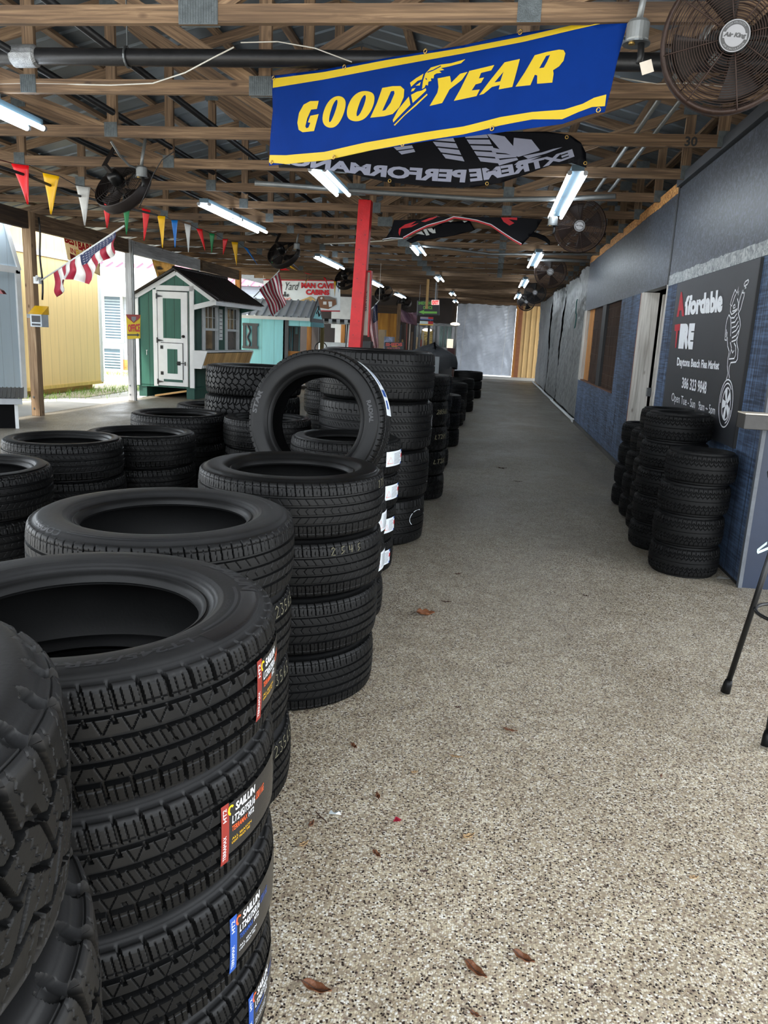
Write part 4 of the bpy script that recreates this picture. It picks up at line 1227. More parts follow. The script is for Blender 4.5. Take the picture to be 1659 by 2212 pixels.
# second stack, chalked
B2 = stack('PX', -0.975, 2.240, 4, 0.235, '{rank} touring tire in the second stack from the camera', G_AISLE, jitter=0, rot0=0.0,
           offs=[(0, 0), (-0.004, -0.004), (-0.010, 0.006), (0.002, 0.004)])
for i, a0 in ((1, -13), (2, -16), (3, -14)):
    mk = on_tread(B2[i], 0.405, 0.006)
    o = flat_art('chalk_writing', strokes_2d([[(x * 0.030 + px, 0.062 + y * 0.036) for x, y in P] for px, P in (
        (0.0, [(0, .8), (.3, 1), (.6, .8), (.5, .5), (0, 0), (.7, 0.05)]),
        (0.034, [(0, 1), (.6, .9), (.3, .55), (.65, .3), (.4, 0), (0, .1)]),
        (0.068, [(.6, 1), (.1, .95), (.1, .55), (.6, .45), (.55, .1), (0, 0)]),
        (0.105, [(.5, 1), (.05, .5), (.1, .05), (.55, .1), (.5, .45), (.1, .4)]),
        (0.140, [(.6, 1), (.1, .95), (.1, .55), (.6, .45), (.55, .1), (0, 0)]))], 0.0035), mk(a0, 0.0014), CHALK, B2[i], cut=(0.01, 0.01))
    tag(o, 'yellowish hand-chalked size 23565')
side_text(B2[0], 'PX', -128, 0.372, 'COOPER', 0.020, 0.17, 0.04)
side_art(B2[0], 'PX', band(-112, -52, 0.352, 0.356)); side_art(B2[0], 'PX', band(-112, -52, 0.362, 0.366)); side_art(B2[0], 'PX', band(60, 120, 0.345, 0.348))
side_art(B2[0], 'PX', merge2(band(20, 26, 0.33, 0.336), band(28, 33, 0.33, 0.336), band(35, 52, 0.33, 0.336)))
# third stack
C3 = stack('TC', -0.798, 3.132, 4, 0.240, '{rank} touring tire in the glossy stack before the upright tire', G_AISLE, jitter=0, rot0=0.0,
           offs=[(0.004, 0), (0.002, 0.006), (-0.004, 0), (-0.012, -0.006)])
mk = on_tread(C3[1], 0.391, 0.006)
flat_art('chalk_writing', strokes_2d([[(x * 0.026 + px, 0.060 + y * 0.030) for x, y in P] for px, P in (
    (0.0, [(0, .8), (.3, 1), (.6, .8), (0, 0), (.7, 0)]), (0.045, [(.6, 1), (.1, .9), (.1, .5), (.6, .4), (0, 0)]), (0.085, [(0, 1), (0, .4), (.6, .45), (.5, 1), (.5, 0)]), (0.13, [(.6, 1), (.1, .9), (.1, .5), (.6, .4), (0, 0)]))], 0.003), mk(-52, 0.0014), CHALK, C3[1], cut=(0.01, 0.01))
mk = on_tread(C3[0], 0.391, 0.006)
flat_art('chalk_writing', strokes_2d([[(x * 0.026 + px, 0.058 + y * 0.030) for x, y in P] for px, P in (
    (0.0, [(0, .8), (.3, 1), (.6, .8), (0, 0), (.7, 0)]), (0.03, [(0, 1), (.6, 1), (.2, 0)]), (0.06, [(.6, 1), (.1, .9), (.1, .5), (.6, .4), (0, 0)]))], 0.003), mk(-12, 0.0014), CHALK, C3[0], cut=(0.01, 0.01))

# hidden pair behind the third stack carries the upright tire
def white_label(t, R, a0, a1, z0, z1, parts=True):
    mk = on_tread(t, R, 0.006); L = math.radians(a1 - a0) * R
    st = flat_art('sticker', rect_2d(0, z0, L, z1), mk(a0, 0.0015), STICKER_WHITE, t, cut=(0.015, 0.02))
    tag(st, 'white printed paper sticker')
    if parts:
        h = z1 - z0
        rows = merge2(*[rect_2d(L * 0.38, z0 + h * (0.14 + 0.085 * i), L * (0.84 if i % 3 else 0.74), z0 + h * (0.165 + 0.085 * i)) for i in range(9)])
        flat_art('small_print', rows, mk(a0, 0.002), SIGN_BLACK, st, cut=(0.015, 0))
        flat_art('warning_triangle', strokes_2d([[(L * .06, z0 + h * .2), (L * .34, z0 + h * .2), (L * .2, z0 + h * .62), (L * .06, z0 + h * .2)]], 0.003), mk(a0, 0.002), ORANGE_PRINT, st, cut=(0.015, 0))
        flat_art('colour_band', rect_2d(L * 0.88, z0, L, z1), mk(a0, 0.002), STICKER_BLUE, st, cut=(0.015, 0))
        flat_art('red_corner', rect_2d(L * 0.88, z0 + h * 0.45, L, z0 + h * 0.72), mk(a0, 0.0024), RED, st, cut=(0.015, 0))
G4 = stack('ST', -0.855, 3.995, 3, 0.217, '{rank} tire in the hidden short stack under the upright tire', G_AISLE, jitter=0, rot0=0.0)
for t in G4[:2]: white_label(t, 0.36, -22, 10, -0.05, 0.05, True)
# the tire standing upright, leaning back on the stickered stack
UP_T = put_tire('ST', -0.885, 4.005, 0, 'single tire standing upright and leaning back between two stacks, white sticker on its tread', G_AISLE,
                rot=(0, 0, 0), scale=1.05)
lean = math.radians(9)
axis = Vector((-math.sin(0.13), -math.cos(0.13), 0)); axis = (axis * math.cos(lean) + Vector((0, 0, 1)) * math.sin(lean)).normalized()
UP_T.rotation_euler = axis.to_track_quat('Z', 'Y').to_euler()
UP_T.location = (-0.878, 4.03, 0.651 + 0.378 * math.cos(lean) + 0.014)
UP_T['lean'] = 9
_ul = UP_T.matrix_basis.copy()
# direction of world (right, up) seen in the tire's own frame for the sticker
_loc, _rot, _sc = UP_T.matrix_basis.decompose()
def up_angle(deg):
    w = Vector((math.cos(math.radians(deg)), 0, math.sin(math.radians(deg))))
    l = _rot.inverted() @ w
    return math.degrees(math.atan2(l.y, l.x))
a_lo, a_hi = up_angle(8), up_angle(60)
if a_hi < a_lo: a_lo, a_hi = a_hi, a_lo
if a_hi - a_lo > 180: a_lo, a_hi = a_hi - 360, a_lo
mk = on_tread(UP_T, 0.36, 0.006)
Ls = math.radians(a_hi - a_lo) * 0.36
st = flat_art('sticker', rect_2d(0, -0.06, Ls, 0.035), mk(a_lo, 0.0015), STICKER_WHITE, UP_T, cut=(0.015, 0.02))
tag(st, 'long white printed sticker over the tread')
flat_art('sticker_print', merge2(rect_2d(Ls * .3, -0.04, Ls * .42, 0.02), rect_2d(Ls * .5, -0.02, Ls * .8, 0.0), rect_2d(Ls * .1, -0.02, Ls * .24, 0.01)), mk(a_lo, 0.002), STICKER_BLUE, st, cut=(0.015, 0))
side_text(UP_T, 'ST', up_angle(165), 0.318, 'STAR', 0.028, 0.12, 0.04)
side_text(UP_T, 'ST', up_angle(12), 0.300, 'RADIAL', 0.022, 0.11, 0.03)

# fourth: stack with white stickers
D5 = stack('ST', -0.890, 4.880, 4, 0.217, '{rank} tire in the stack with white stickers behind the upright tire', G_AISLE, jitter=0, rot0=0.0,
           offs=[(0.006, 0), (0, 0.004), (-0.008, 0), (-0.02, 0)])
for t, (a0, a1) in zip(D5, ((-36, -2), (-34, -5), (-31, -9), (-34, -12))): white_label(t, 0.36, a0, a1, -0.048, 0.045)
# fifth: four wide low profile tires
E6 = stack('SP', -0.825, 5.730, 4, 0.352, '{rank} very wide low-profile tire of the tallest stack', G_AISLE, jitter=0, rot0=0.0,
           offs=[(0, 0), (0.004, 0), (-0.004, 0), (-0.02, 0)])
for i, (a, sc_) in ((3, (-36, 1.0)), (1, (-8, 0.7))):
    mk = on_tread(E6[i], 0.425, 0.006)
    arc = [(0.10 * sc_ * (1 - math.cos(0.25 * k)), 0.06 * sc_ * math.sin(0.25 * k) + 0.02) for k in range(-3, 9)]
    flat_art('chalk_writing', strokes_2d([arc], 0.004), mk(a, 0.0014), STICKER_WHITE, E6[i], cut=(0.02, 0.02))
# row further back along the aisle
F7 = stack('WB', -0.744, 7.403, 5, 0.234, '{rank} tire of the chalked stack behind the wide tires', G_AISLE, jitter=0, rot0=0.0, scale=0.985)
for i, txt in ((1, '28565'), (2, 'LT285'), (3, 'LT28')):
    mk = on_tread(F7[i], 0.385, 0.006)
    o = flat_art('chalk_writing', fit(text_2d(txt, -0.004, 0.2), 0, 0.0, 0.20, 0.045), mk(-42, 0.003), CHALK, F7[i], cut=(0.02, 0))
    tag(o, 'white chalked size number')
far_rows = [('ST', -0.783, 9.273, 5, 0.218, 'sixth'), ('WB', -0.765, 11.22, 3, 0.245, 'seventh'), ('ST', -0.763, 13.93, 2, 0.235, 'eighth'),
            ('LP', -0.729, 14.763, 3, 0.238, 'ninth'), ('ST', -0.662, 16.965, 3, 0.234, 'tenth'), ('TC', -0.573, 21.089, 3, 0.234, 'eleventh and last')]
for key, x, y, n, p, nm in far_rows:
    stack(key, x, y, n, p, '{rank} tire of the ' + nm + ' stack along the aisle', G_AISLE, jitter=0.008)

# second row to the left
G_LEFT = 'tires stacked in the row nearer the sheds'
for key, x, y, n, p, seen, sc_, nm in (
        ('LP', -2.335, 3.20, 4, 0.210, (0, 1, 2), 1.043, 'stack cut by the left edge'),
        ('LP', -2.418, 4.155, 4, 0.212, (0, 1, 2), 0.957, 'low-profile stack second from the left edge'),
        ('LP', -2.284, 4.904, 4, 0.2015, (0, 1, 2), 1.043, 'low-profile stack third from the left edge'),
        ('LP', -2.363, 5.729, 4, 0.2135, (0, 1), 1.043, 'stack right of the low-profile ones'),
        ('LP', -2.62, 7.25, 4, 0.197, (0, 1), 1.087, 'farthest open-holed left stack'),
        ('LP', -1.625, 5.644, 4, 0.2185, (0, 1), 0.957, 'stack seen through the upright tire'),
        ('WB', -1.99, 6.42, 5, 0.2424, (0, 1), 1.047, 'all-terrain web-tread stack before the green playhouse'),
        ('LP', -1.50, 7.75, 5, 0.240, (0, 1), 1.0, 'dark stack half hidden behind the all-terrain stack')):
    stack(key, x, y, n, p, '{rank} tire of the ' + nm, G_LEFT, jitter=0.012, scale=sc_)

# worn trailer tires along the blue wall
G_RIGHT = 'worn trailer tires stacked against the blue wall'
for x, y, n, p, sc_, nm, offs in (
        (1.453, 5.431, 4, 0.2127, 0.985, 'nearest stack by the blue wall', [(0.022, 0.01), (0, 0.0), (-0.012, -0.004), (-0.014, -0.008)]),
        (1.440, 6.071, 5, 0.210, 1.04, 'second stack by the blue wall', [(0.005, 0), (-0.004, 0), (-0.01, 0), (-0.014, 0), (-0.018, 0)]),
        (1.490, 6.643, 5, 0.207, 0.93, 'third stack by the blue wall', [(0.0, 0), (0.0, 0), (-0.01, 0), (-0.01, 0), (-0.02, 0)]),
        (1.500, 7.164, 4, 0.202, 0.90, 'fourth stack by the blue wall', [(0.02, 0), (0.0, 0), (-0.01, 0), (-0.015, 0)]),
        (1.505, 7.695, 4, 0.202, 0.90, 'fifth and farthest stack by the blue wall', [(0.02, 0), (0.01, 0), (-0.005, 0), (-0.01, 0)])):
    stack('TR', x, y, n, p, '{rank} worn trailer tire, ' + nm, G_RIGHT, scale=sc_, mat=RUBBER_OLD, offs=offs)
# ------------------------------------------------------------------ fluorescent fixtures
TUBE_CAP = paint('tube_end_cap', (150, 152, 154), 0.4, 0.1, 20, 0, 0.6)
FIX_BODY = paint('fixture_body', (72, 94, 106), 0.4, 0.08)
def make_light(L, rows, label):
    t = thing('fluorescent_light', label, 'ceiling light')
    m = MB(); m.box(-0.055, 0.055, -L / 2, L / 2, 0.02, 0.07); m.build('housing', FIX_BODY, t)
    for sx in (-1, 1):
        for i in range(rows):
            l = L / rows; y0 = -L / 2 + i * l
            m = MB(); m.tube([(sx * 0.068, y0 + 0.03, 0.0), (sx * 0.068, y0 + l - 0.03, 0.0)], 0.019, 10); m.build('tube', TUBE, t)
            for yy in (y0 + 0.0, y0 + l - 0.03):
                m = MB(); m.tube([(sx * 0.068, yy, 0.004), (sx * 0.068, yy + 0.03, 0.004)], 0.021, 8); m.build('lamp_holder', TUBE_CAP, t)
    t['half'] = L / 2
    return t
def hang_light(t):
    """short rods up to every truss chord the fixture passes under"""
    y = t.location.y
    for k in range(-1, TR_N):
        d = TR_Y0 + TR_D * k - y
        if abs(d) < t['half'] - 0.02:
            m = MB(); m.tube([(0, d, 0.06), (0, d, 3.112 - t.location.z)], 0.007, 6); m.build('hanger', GALV, t)
G_L = 'twin-tube fluorescent lights under the trusses'
ltL = make_light(2.5, 2, 'long twin-tube light entering at the upper left edge of the photo')
ltL['group'] = G_L
z = 2.97
ltL.location = (-3.70, 4.92, z)
for i, (x, y, lab) in enumerate(((-3.62, 10.85, 'lit twin-tube light between the left fan and the red post'), (-3.56, 16.9, 'lit twin-tube light above the striped flag and man cave banner, second from the red post'),
                                 (-3.48, 22.9, 'lit twin-tube light just right of the red post, third in the left row'), (-3.46, 29.0, 'small lit light farthest in the left row'))):
    dup(ltL, (x, y, z), label=lab)
for x, y, lab in ((0.63, 8.62, 'big bright twin-tube light at the upper right below the black banner end'), (0.66, 14.9, 'second lit twin-tube light of the right row, left of a fan'),
                  (0.68, 20.6, 'third lit twin-tube light of the right row'), (0.72, 26.4, 'farthest lit twin-tube light of the right row, near the last fan')):
    dup(ltL, (x, y, z), label=lab)
ltS = make_light(1.3, 1, 'short lit twin-tube light just below the drooping black and red banner'); ltS['group'] = G_L
ltS.location = (-1.38, 13.9, z)
for x, y, lab in ((-1.72, 8.1, 'short lit light half hidden below the mirrored black banner'), (-1.44, 20.2, 'short lit light in the middle of the ceiling, second in the middle row'), (-1.42, 26.5, 'short lit light farthest in the middle row, above the EXIT sign'),
                  (-1.55, 31.5, 'tiny lit light at the left top corner of the far silver tarp')):
    dup(ltS, (x, y, z), label=lab)

for o in [o for o in bpy.data.objects if o.name.startswith('fluorescent_light')]: hang_light(o)

# ------------------------------------------------------------------ fans
FAN_BROWN = paint('rusty_brown_fan', (46, 30, 23), 0.55, 0.3, 22, 0.15, 0.35)
FAN_DARK = paint('dark_fan_metal', (34, 28, 26), 0.5, 0.25, 14, 0.1, 0.3)
FAN_BLACK = paint('black_fan_metal', (20, 20, 22), 0.45, 0.2, 14, 0.1, 0.3)
BADGE_BLACK = paint('fan_badge_black', (28, 27, 28), 0.4)
BADGE_SILVER = paint('fan_badge_silver', (112, 112, 114), 0.35, 0.05, 8, 0, 0.4)
def make_fan(label, body, words=True, R=0.30, group='round high-velocity fans'):
    """axis along -y: the grille faces -y"""
    t = thing('wall_fan', label, 'fan', group=group)
    m = MB()
    for i in range(24):
        f = (i + 5) / 28.5; r = R * f; y = -0.085 - 0.022 * math.cos(f * PI / 2)
        if f > 0.93: y = -0.06
        m.tube([(r * math.cos(a), y, r * math.sin(a)) for a in [2 * PI * k / 48 for k in range(48)]], 0.0022, 4, closed=True)
    for k in range(8):
        a = 2 * PI * k / 8 + 0.2
        m.tube([(R * f * math.cos(a), -0.089 - 0.022 * math.cos(f * PI / 2), R * f * math.sin(a)) for f in (0.2, 0.4, 0.6, 0.8, 0.93)] + [(R * math.cos(a), -0.055, R * math.sin(a))], 0.0032, 5)
    m.build('front_grille', body, t, smooth=True)
    m = MB(); prof = [(R - 0.012, -0.07), (R + 0.004, -0.062), (R + 0.01, -0.03), (R + 0.01, 0.05), (R + 0.004, 0.062), (R - 0.004, 0.05), (R - 0.004, -0.05)]
    m.lathe(prof, 48, axis='y', closed=True); m.build('hoop', body, t, smooth=True)
    m = MB()
    for i in range(9):
        r = R * (i + 3) / 12; m.tube([(r * math.cos(a), 0.075, r * math.sin(a)) for a in [2 * PI * k / 36 for k in range(36)]], 0.0022, 4, closed=True)
    for k in range(8):
        a = 2 * PI * k / 8; m.tube([(0.06 * math.cos(a), 0.085, 0.06 * math.sin(a)), (R * math.cos(a), 0.055, R * math.sin(a))], 0.0032, 5)
    m.build('rear_grille', body, t, smooth=True)
    m = MB()
    for b in range(4):
        a0 = b * PI / 2 + 0.3
        def f(u, v):
            r = 0.05 + (R * 0.86 - 0.05) * v; w = (0.35 + 0.55 * v * (1.25 - .5 * v)); a = a0 + (u - 0.5) * w * 1.1
            return (r * math.cos(a), 0.0 + (u - .5) * 0.07, r * math.sin(a))
        m.grid(f, 8, 8)
    m.build('blades', FAN_DARK, t, smooth=True, solid=0.002, fix=False)
    m = MB(); m.lathe([(0, 0.03), (0.06, 0.03), (0.068, 0.06), (0.068, 0.17), (0.055, 0.20), (0, 0.205)], 24, axis='y'); m.build('motor', BLACK_METAL, t, smooth=True)
    m = MB(); m.lathe([(0, -0.122), (0.060, -0.120), (0.066, -0.112), (0.066, -0.100), (0, -0.098)], 36, axis='y'); b = m.build('badge', BADGE_BLACK, t, smooth=False)
    ring = [[(0.063 * math.cos(a), 0.063 * math.sin(a)) for a in [2 * PI * k / 40 for k in range(40)]], [(0.059 * math.cos(a), 0.059 * math.sin(a)) for a in [2 * PI * k / 40 for k in range(40)]]]
    mapf = lambda x, y: Vector((x, -0.1228, y))
    flat_art('badge_ring', poly_2d(ring), mapf, BADGE_SILVER, b)
    flat_art('badge_disc', poly_2d([[(0.043 * math.cos(a), 0.043 * math.sin(a)) for a in [2 * PI * k / 40 for k in range(40)]]]), mapf, BADGE_SILVER, b)
    mapf2 = lambda x, y: Vector((x, -0.1236, y))
    if words:
        def arc(txt, r, h, a_mid, span, inv):
            vs, fs = fit(text_2d(txt, -0.008), -1, 0, 1, 1)
            out = []
            for v in vs:
                a = math.radians(a_mid) - v.x * math.radians(span) / 2 * (1 if not inv else -1)
                rr = r + (v.y * h if not inv else h - v.y * h)
                out.append(Vector((rr * math.cos(a), rr * math.sin(a), 0)))
            return out, fs
        flat_art('badge_lettering', merge2(arc('HIGH VELOCITY', 0.0475, 0.0075, 90, 100, False), arc('AIR CIRCULATOR', 0.0475, 0.0075, 270, 110, True)), mapf2, BADGE_SILVER, b)
        flat_art('badge_name_band', rect_2d(-0.050, -0.012, 0.050, 0.012), lambda x, y: Vector((x, -0.1232, y - x * 0.12)), BADGE_SILVER, b)
        flat_art('badge_name', fit(text_2d('Air King', 0.06, 0.3), -0.048, -0.011, 0.048, 0.012), lambda x, y: Vector((x, -0.1240, y - x * 0.12)), BADGE_BLACK, b)
    m = MB(); m.bar((0, 0.19, 0), (0, 0.30, 0.0), 0.05, 0.03); m.bar((0, 0.30, -0.02), (0, 0.30, 0.24), 0.05, 0.012)
    m.build('bracket', body, t)
    return t
def face(t, loc, target, roll=0):
    """turn the grille (-y) towards target"""
    t.location = loc
    d = (Vector(target) - Vector(loc)).normalized()
    t.rotation_euler = ((-d).to_track_quat('Y', 'Z')).to_euler()
fan1 = make_fan('big rusty brown round fan with a legible badge at the upper right corner', FAN_BROWN)
fan2 = make_fan('rusty brown round fan below the big bright light, second on the right', FAN_BROWN)
fan3 = dup(fan2, label='dark brown fan third on the right, above the hanging tarps')
fan4 = make_fan('black fan with visible blades, fourth on the right', FAN_BLACK, R=0.29)
fan5 = dup(fan4, label='black fan fifth on the right, before the tan metal sheet')
face(fan1, at(1582, 85, Y=4.06), (0.2, -0.5, 1.9))
face(fan2, at(1252, 488, Y=9.95), (0.0, 0, 1.6))
face(fan3, at(1189, 587, Y=15.8), (0.2, 4, 1.6))
face(fan4, at(1156, 632, Y=22.0), (0.0, 6, 2.2))
face(fan5, at(1137, 652, Y=27.0), (0.0, 8, 2.6))
fanL = make_fan('dark wire-cage fan seen from behind at the upper left among the pennants', FAN_DARK, words=False, R=0.30)
fanL2 = dup(fanL, label='dark wire-cage fan above the blue playhouse, second on the left')
fanL3 = dup(fanL, label='dark wire-cage fan just left of the red post, third on the left')
fanL4 = dup(fanL, label='dark wire-cage fan just right of the red post, fourth on the left')
fanL5 = dup(fanL, label='small dark fan above the purple sheet in the far shop, fifth on the left')
for f_, px, Y in ((fanL, (266, 405), 8.15), (fanL2, (613, 548), 14.4), (fanL3, (748, 603), 20.4), (fanL4, (829, 634), 26.2), (fanL5, (873, 655), 31.0)):
    p = at(*px, Y=Y); face(f_, p, (p.x + 0.35, p.y + 1.0, p.z - 0.75))

# outlet boxes with cords
def outlet(name, label, loc, s=1.0, to=None):
    t = thing(name, label, 'electrical box', loc)
    m = MB(); m.lathe([(0, -0.045), (0.05, -0.045), (0.055, -0.03), (0.055, 0.04), (0.045, 0.055), (0, 0.055)], 20); m.build('case', CONDUIT, t, smooth=False)
    m = MB(); m.lathe([(0, -0.05), (0.066, -0.05), (0.066, -0.043), (0, -0.043)], 20); m.build('cover', GALV, t)
    m = MB(); m.tube([(0.02, -0.02, -0.05), (0.025, -0.02, -0.11), (0.02, -0.02, -0.14)], 0.016, 8); m.build('plug', CABLE, t, smooth=True)
    m = MB(); m.lathe([(0, -0.056), (0.016, -0.056), (0.016, -0.05), (0, -0.05)], 12, c=(-0.025, -0.02, 0)); m.build('socket', BRASS, t)
    m = MB(); m.tube([(0, 0, 0.05), (0.01, 0, 0.14), (0.05, 0.0, 0.32)], 0.016, 10); m.build('conduit', CONDUIT, t, smooth=True)
    return t
outlet('outlet_box', 'grey round outlet box at the upper right corner of the blue banner', at(1377, 72, Y=4.30))
outlet('outlet_box', 'grey outlet box on the wire-cage fan at the upper left', at(306, 372, Y=7.9))
outlet('outlet_box', 'grey outlet box under the big bright light on the right', at(1194, 478, Y=9.6))
outlet('outlet_box', 'grey outlet box beside the fan above the blue playhouse', at(641, 532, Y=14.1))
m = MB(); pq = Plane(at(1397, 145, Y=4.1), (1, 0.1, 0.35), (-0.35, 0, 1)); q = 0.028
m.prism([pq.p(-q, -q), pq.p(q, -q), pq.p(q, q), pq.p(-q, q)], (0, 0.002, 0))
tag(m.build('cord_tag', paint('paper_tag', (196, 186, 172), 0.7)), 'small white paper tag hanging on a cord left of the big rusty fan', 'tag')

# ------------------------------------------------------------------ pipes and cables under the roof
t = thing('steam_pipe', 'thick black iron pipe hanging crosswise behind the first truss at upper left', 'pipe')
m = MB(); m.tube([(-7.0, 5.5, 3.30), (-1.7, 5.5, 3.268), (2.2, 5.5, 3.25)], 0.054, 14); m.build('pipe', BLACK_PIPE, t, smooth=True)
m = MB()
for x, ztop in ((-2.61, 4.2), (-5.4, 3.60)):
    m.tube([(x + 0.0, 5.5 + 0.062 * math.sin(a), 3.274 + 0.062 * math.cos(a)) for a in [2 * PI * k / 16 for k in range(16)]], 0.008, 6, closed=True); m.tube([(x, 5.5, 3.33), (x, 5.5, ztop)], 0.005, 5)
m.build('strap', GALV, t)
m = MB(); m.lathe([(0.05, -0.10), (0.072, -0.08), (0.072, 0.08), (0.05, 0.10)], 14, c=(0, 0, 0), axis='x'); o = m.build('wrapped_joint', paint('crumpled_foil_wrap', (150, 152, 154), 0.4, 0.3, 20, 0.6, 0.5), t); o.location = (-3.36, 5.5, 3.278)
m = MB(); m.tube([at(550, 395, Z=3.06), at(640, 402, Z=3.06), at(760, 412, Z=3.06), at(1060, 432, Z=3.06), at(1242, 428, Z=3.06), at(1330, 424, Z=3.06)], 0.026, 10)
tag(m.build('conduit', CONDUIT, smooth=True), 'grey conduit crossing under the trusses behind the banners, touching the red post head', 'conduit')
m = MB(); m.tube([(0.55, 15.62, 3.07), (1.72, 15.6, 3.07)], 0.03, 10); tag(m.build('conduit', CONDUIT, smooth=True), 'grey conduit crossing above the second right-hand light to the wall', 'conduit')
m = MB(); m.tube([at(905, 530, Z=3.07), at(960, 536, Z=3.07), at(1060, 549, Z=3.07), at(1300, 549, Z=3.07)], 0.022, 8); tag(m.build('conduit', CONDUIT, smooth=True), 'grey conduit running right from the short light below the red-edged banner', 'conduit')
for i, (xa, xb, zz, lab) in enumerate(((-4.25, -4.05, 3.26, 'dark pipe running lengthwise over the chords, leftmost of the roof-space pipes'), (-3.45, -3.35, 3.30, 'dark pipe running lengthwise over the chords, above the left lights'),
                                        (-2.75, -2.65, 3.34, 'dark pipe running lengthwise between the left lights and the red post'), (1.05, 1.05, 3.24, 'pale conduit running lengthwise over the chords at the right, outer one of two'), (1.20, 1.20, 3.24, 'pale conduit running lengthwise over the chords at the right, next to the wall'))):
    m = MB(); m.tube([(xa, 4.2, zz), (xb, 34, zz)], 0.028 if i < 3 else 0.018, 8)
    tag(m.build('roof_pipe', BLACK_PIPE if i < 3 else CONDUIT, smooth=True), lab, 'pipe', 'pipes lying over the truss chords')
m = MB(); m.tube([at(-60, 340, Y=6.4), at(60, 380, Y=7.3), at(150, 418, Y=8.1), at(340, 465, Y=10.2)], 0.014, 6); tag(m.build('cable', CABLE, smooth=True), 'thick black cable slanting past the first pennants', 'cable')
def wire(pts, r, mat, lab):
    m = MB(); m.tube(pts, r, 5); tag(m.build('cable', mat, smooth=True), lab, 'cable')
wire([at(0, 182, Y=5.69), at(60, 180, Y=5.69), at(145, 182, Y=5.69), at(240, 184, Y=5.68), at(330, 180, Y=5.62), at(400, 157, Y=5.35), at(460, 125, Y=5.2), at(505, 102, Y=5.1)], 0.005, WHITE_CABLE, 'thin white cable clipped along the second truss at the upper left')
wire([at(520, 92, Y=5.1), at(600, 90, Y=5.2), at(680, 104, Y=5.25), at(760, 134, Y=5.3)], 0.004, WHITE_CABLE, 'thin pale wire sagging behind the top of the blue banner')
wire([at(1340, 168, Y=5.69), at(1420, 182, Y=5.69), at(1480, 180, Y=5.69), at(1560, 187, Y=5.69)], 0.005, WHITE_CABLE, 'thin white cable along the truss below the big rusty fan')
wire([at(240, 305, Y=7.4), at(258, 335, Y=7.6), at(280, 358, Y=7.8), at(300, 364, Y=7.9)], 0.012, CONDUIT, 'curved grey conduit dropping to the upper left fan')
wire([at(375, 328, Y=7.5), at(350, 345, Y=7.6), at(332, 375, Y=7.7), at(318, 410, Y=7.8), at(300, 450, Y=7.9)], 0.005, CABLE, 'thin black cord looping down past the upper left fan')
wire([at(700, 527, Z=3.08), at(770, 524, Z=3.07), at(830, 520, Z=3.06), at(880, 513, Z=3.05)], 0.012, WHITE_CABLE, 'pale cord from the red post towards the short light')

# ------------------------------------------------------------------ banners
def banner_plane(pa, pb):
    pa = Vector(pa); pb = Vector(pb)
    u = Vector((pb.x - pa.x, pb.y - pa.y, 0))
    return Plane((pa.x, pa.y, 0), u)
def wavefn(pl, off, amp, f1=5.0, f2=9.0, ph=0.0, ztop=3.1):
    def g(x, y):
        d = min(1.0, max(0.0, (ztop - y) / 0.5))
        w = amp * d * (math.sin(x * f1 + ph) + 0.5 * math.sin(x * f2 + 1.3 + y * 4) + 0.35 * math.sin(y * 11 + x * 3))
        return pl.p(x, y, off + w)
    return g
def px_poly(pl, pts): return [pl.px(*p) for p in pts]
def smooth_closed(pts, n=3):
    for _ in range(n):
        q = []
        for i, p in enumerate(pts):
            a = pts[(i + 1) % len(pts)]
            q += [(p[0] * .75 + a[0] * .25, p[1] * .75 + a[1] * .25), (p[0] * .25 + a[0] * .75, p[1] * .25 + a[1] * .75)]
        pts = q
    return pts
# the blue and yellow tire maker's banner
GY = banner_plane((-1.647, 5.68, 0), (0.545, 4.38, 0))
gyw = lambda off: wavefn(GY, off, 0.006, 6, 11, 0.4, 3.15)
CUT = (0.05, 0.05)
bt = thing('banner', 'large royal blue banner with yellow lettering, winged foot and stripes, hung from the trusses', 'banner')
outline = [(587, 164), (700, 150), (830, 126), (1000, 98), (1110, 73), (1250, 55), (1355, 50), (1345, 88), (1334, 130), (1321, 190), (1307, 243), (1285, 245), (1250, 256), (1215, 268), (1170, 274), (1064, 288), (960, 300), (870, 315), (800, 325), (720, 340), (640, 352), (581, 358), (584, 300), (590, 240)]
flat_art('cloth', poly_2d([px_poly(GY, outline)]), gyw(0), BANNER_BLUE, bt, cut=CUT, smooth=True, solid=0.002)
top_s = [(590, 170), (700, 156), (830, 131), (1000, 104), (1130, 79), (1240, 54), (1297, 52), (1240, 65), (1130, 91), (1000, 116), (830, 147), (700, 172), (590, 190)]
bot_s = [(583, 335), (620, 336), (700, 328), (790, 308), (900, 290), (1000, 273), (1080, 253), (1150, 242), (1220, 237), (1260, 225), (1285, 212), (1311, 205), (1308, 230), (1280, 232), (1250, 243), (1215, 258), (1150, 258), (1080, 271), (1000, 290), (900, 308), (800, 325), (700, 346), (620, 355), (581, 351)]
for nm_, P in (('upper_stripe', top_s), ('lower_stripe', bot_s)):
    for sd in (0.003, -0.003): flat_art(nm_, poly_2d([px_poly(GY, P)]), gyw(sd), YELLOW, bt, cut=CUT, smooth=True)
def C8(x, y): return (840 + x / 4.1475, 80 + y / 4.1475)
def C4(x, y): return (560 + x / 2.07375, 20 + y / 2.07375)
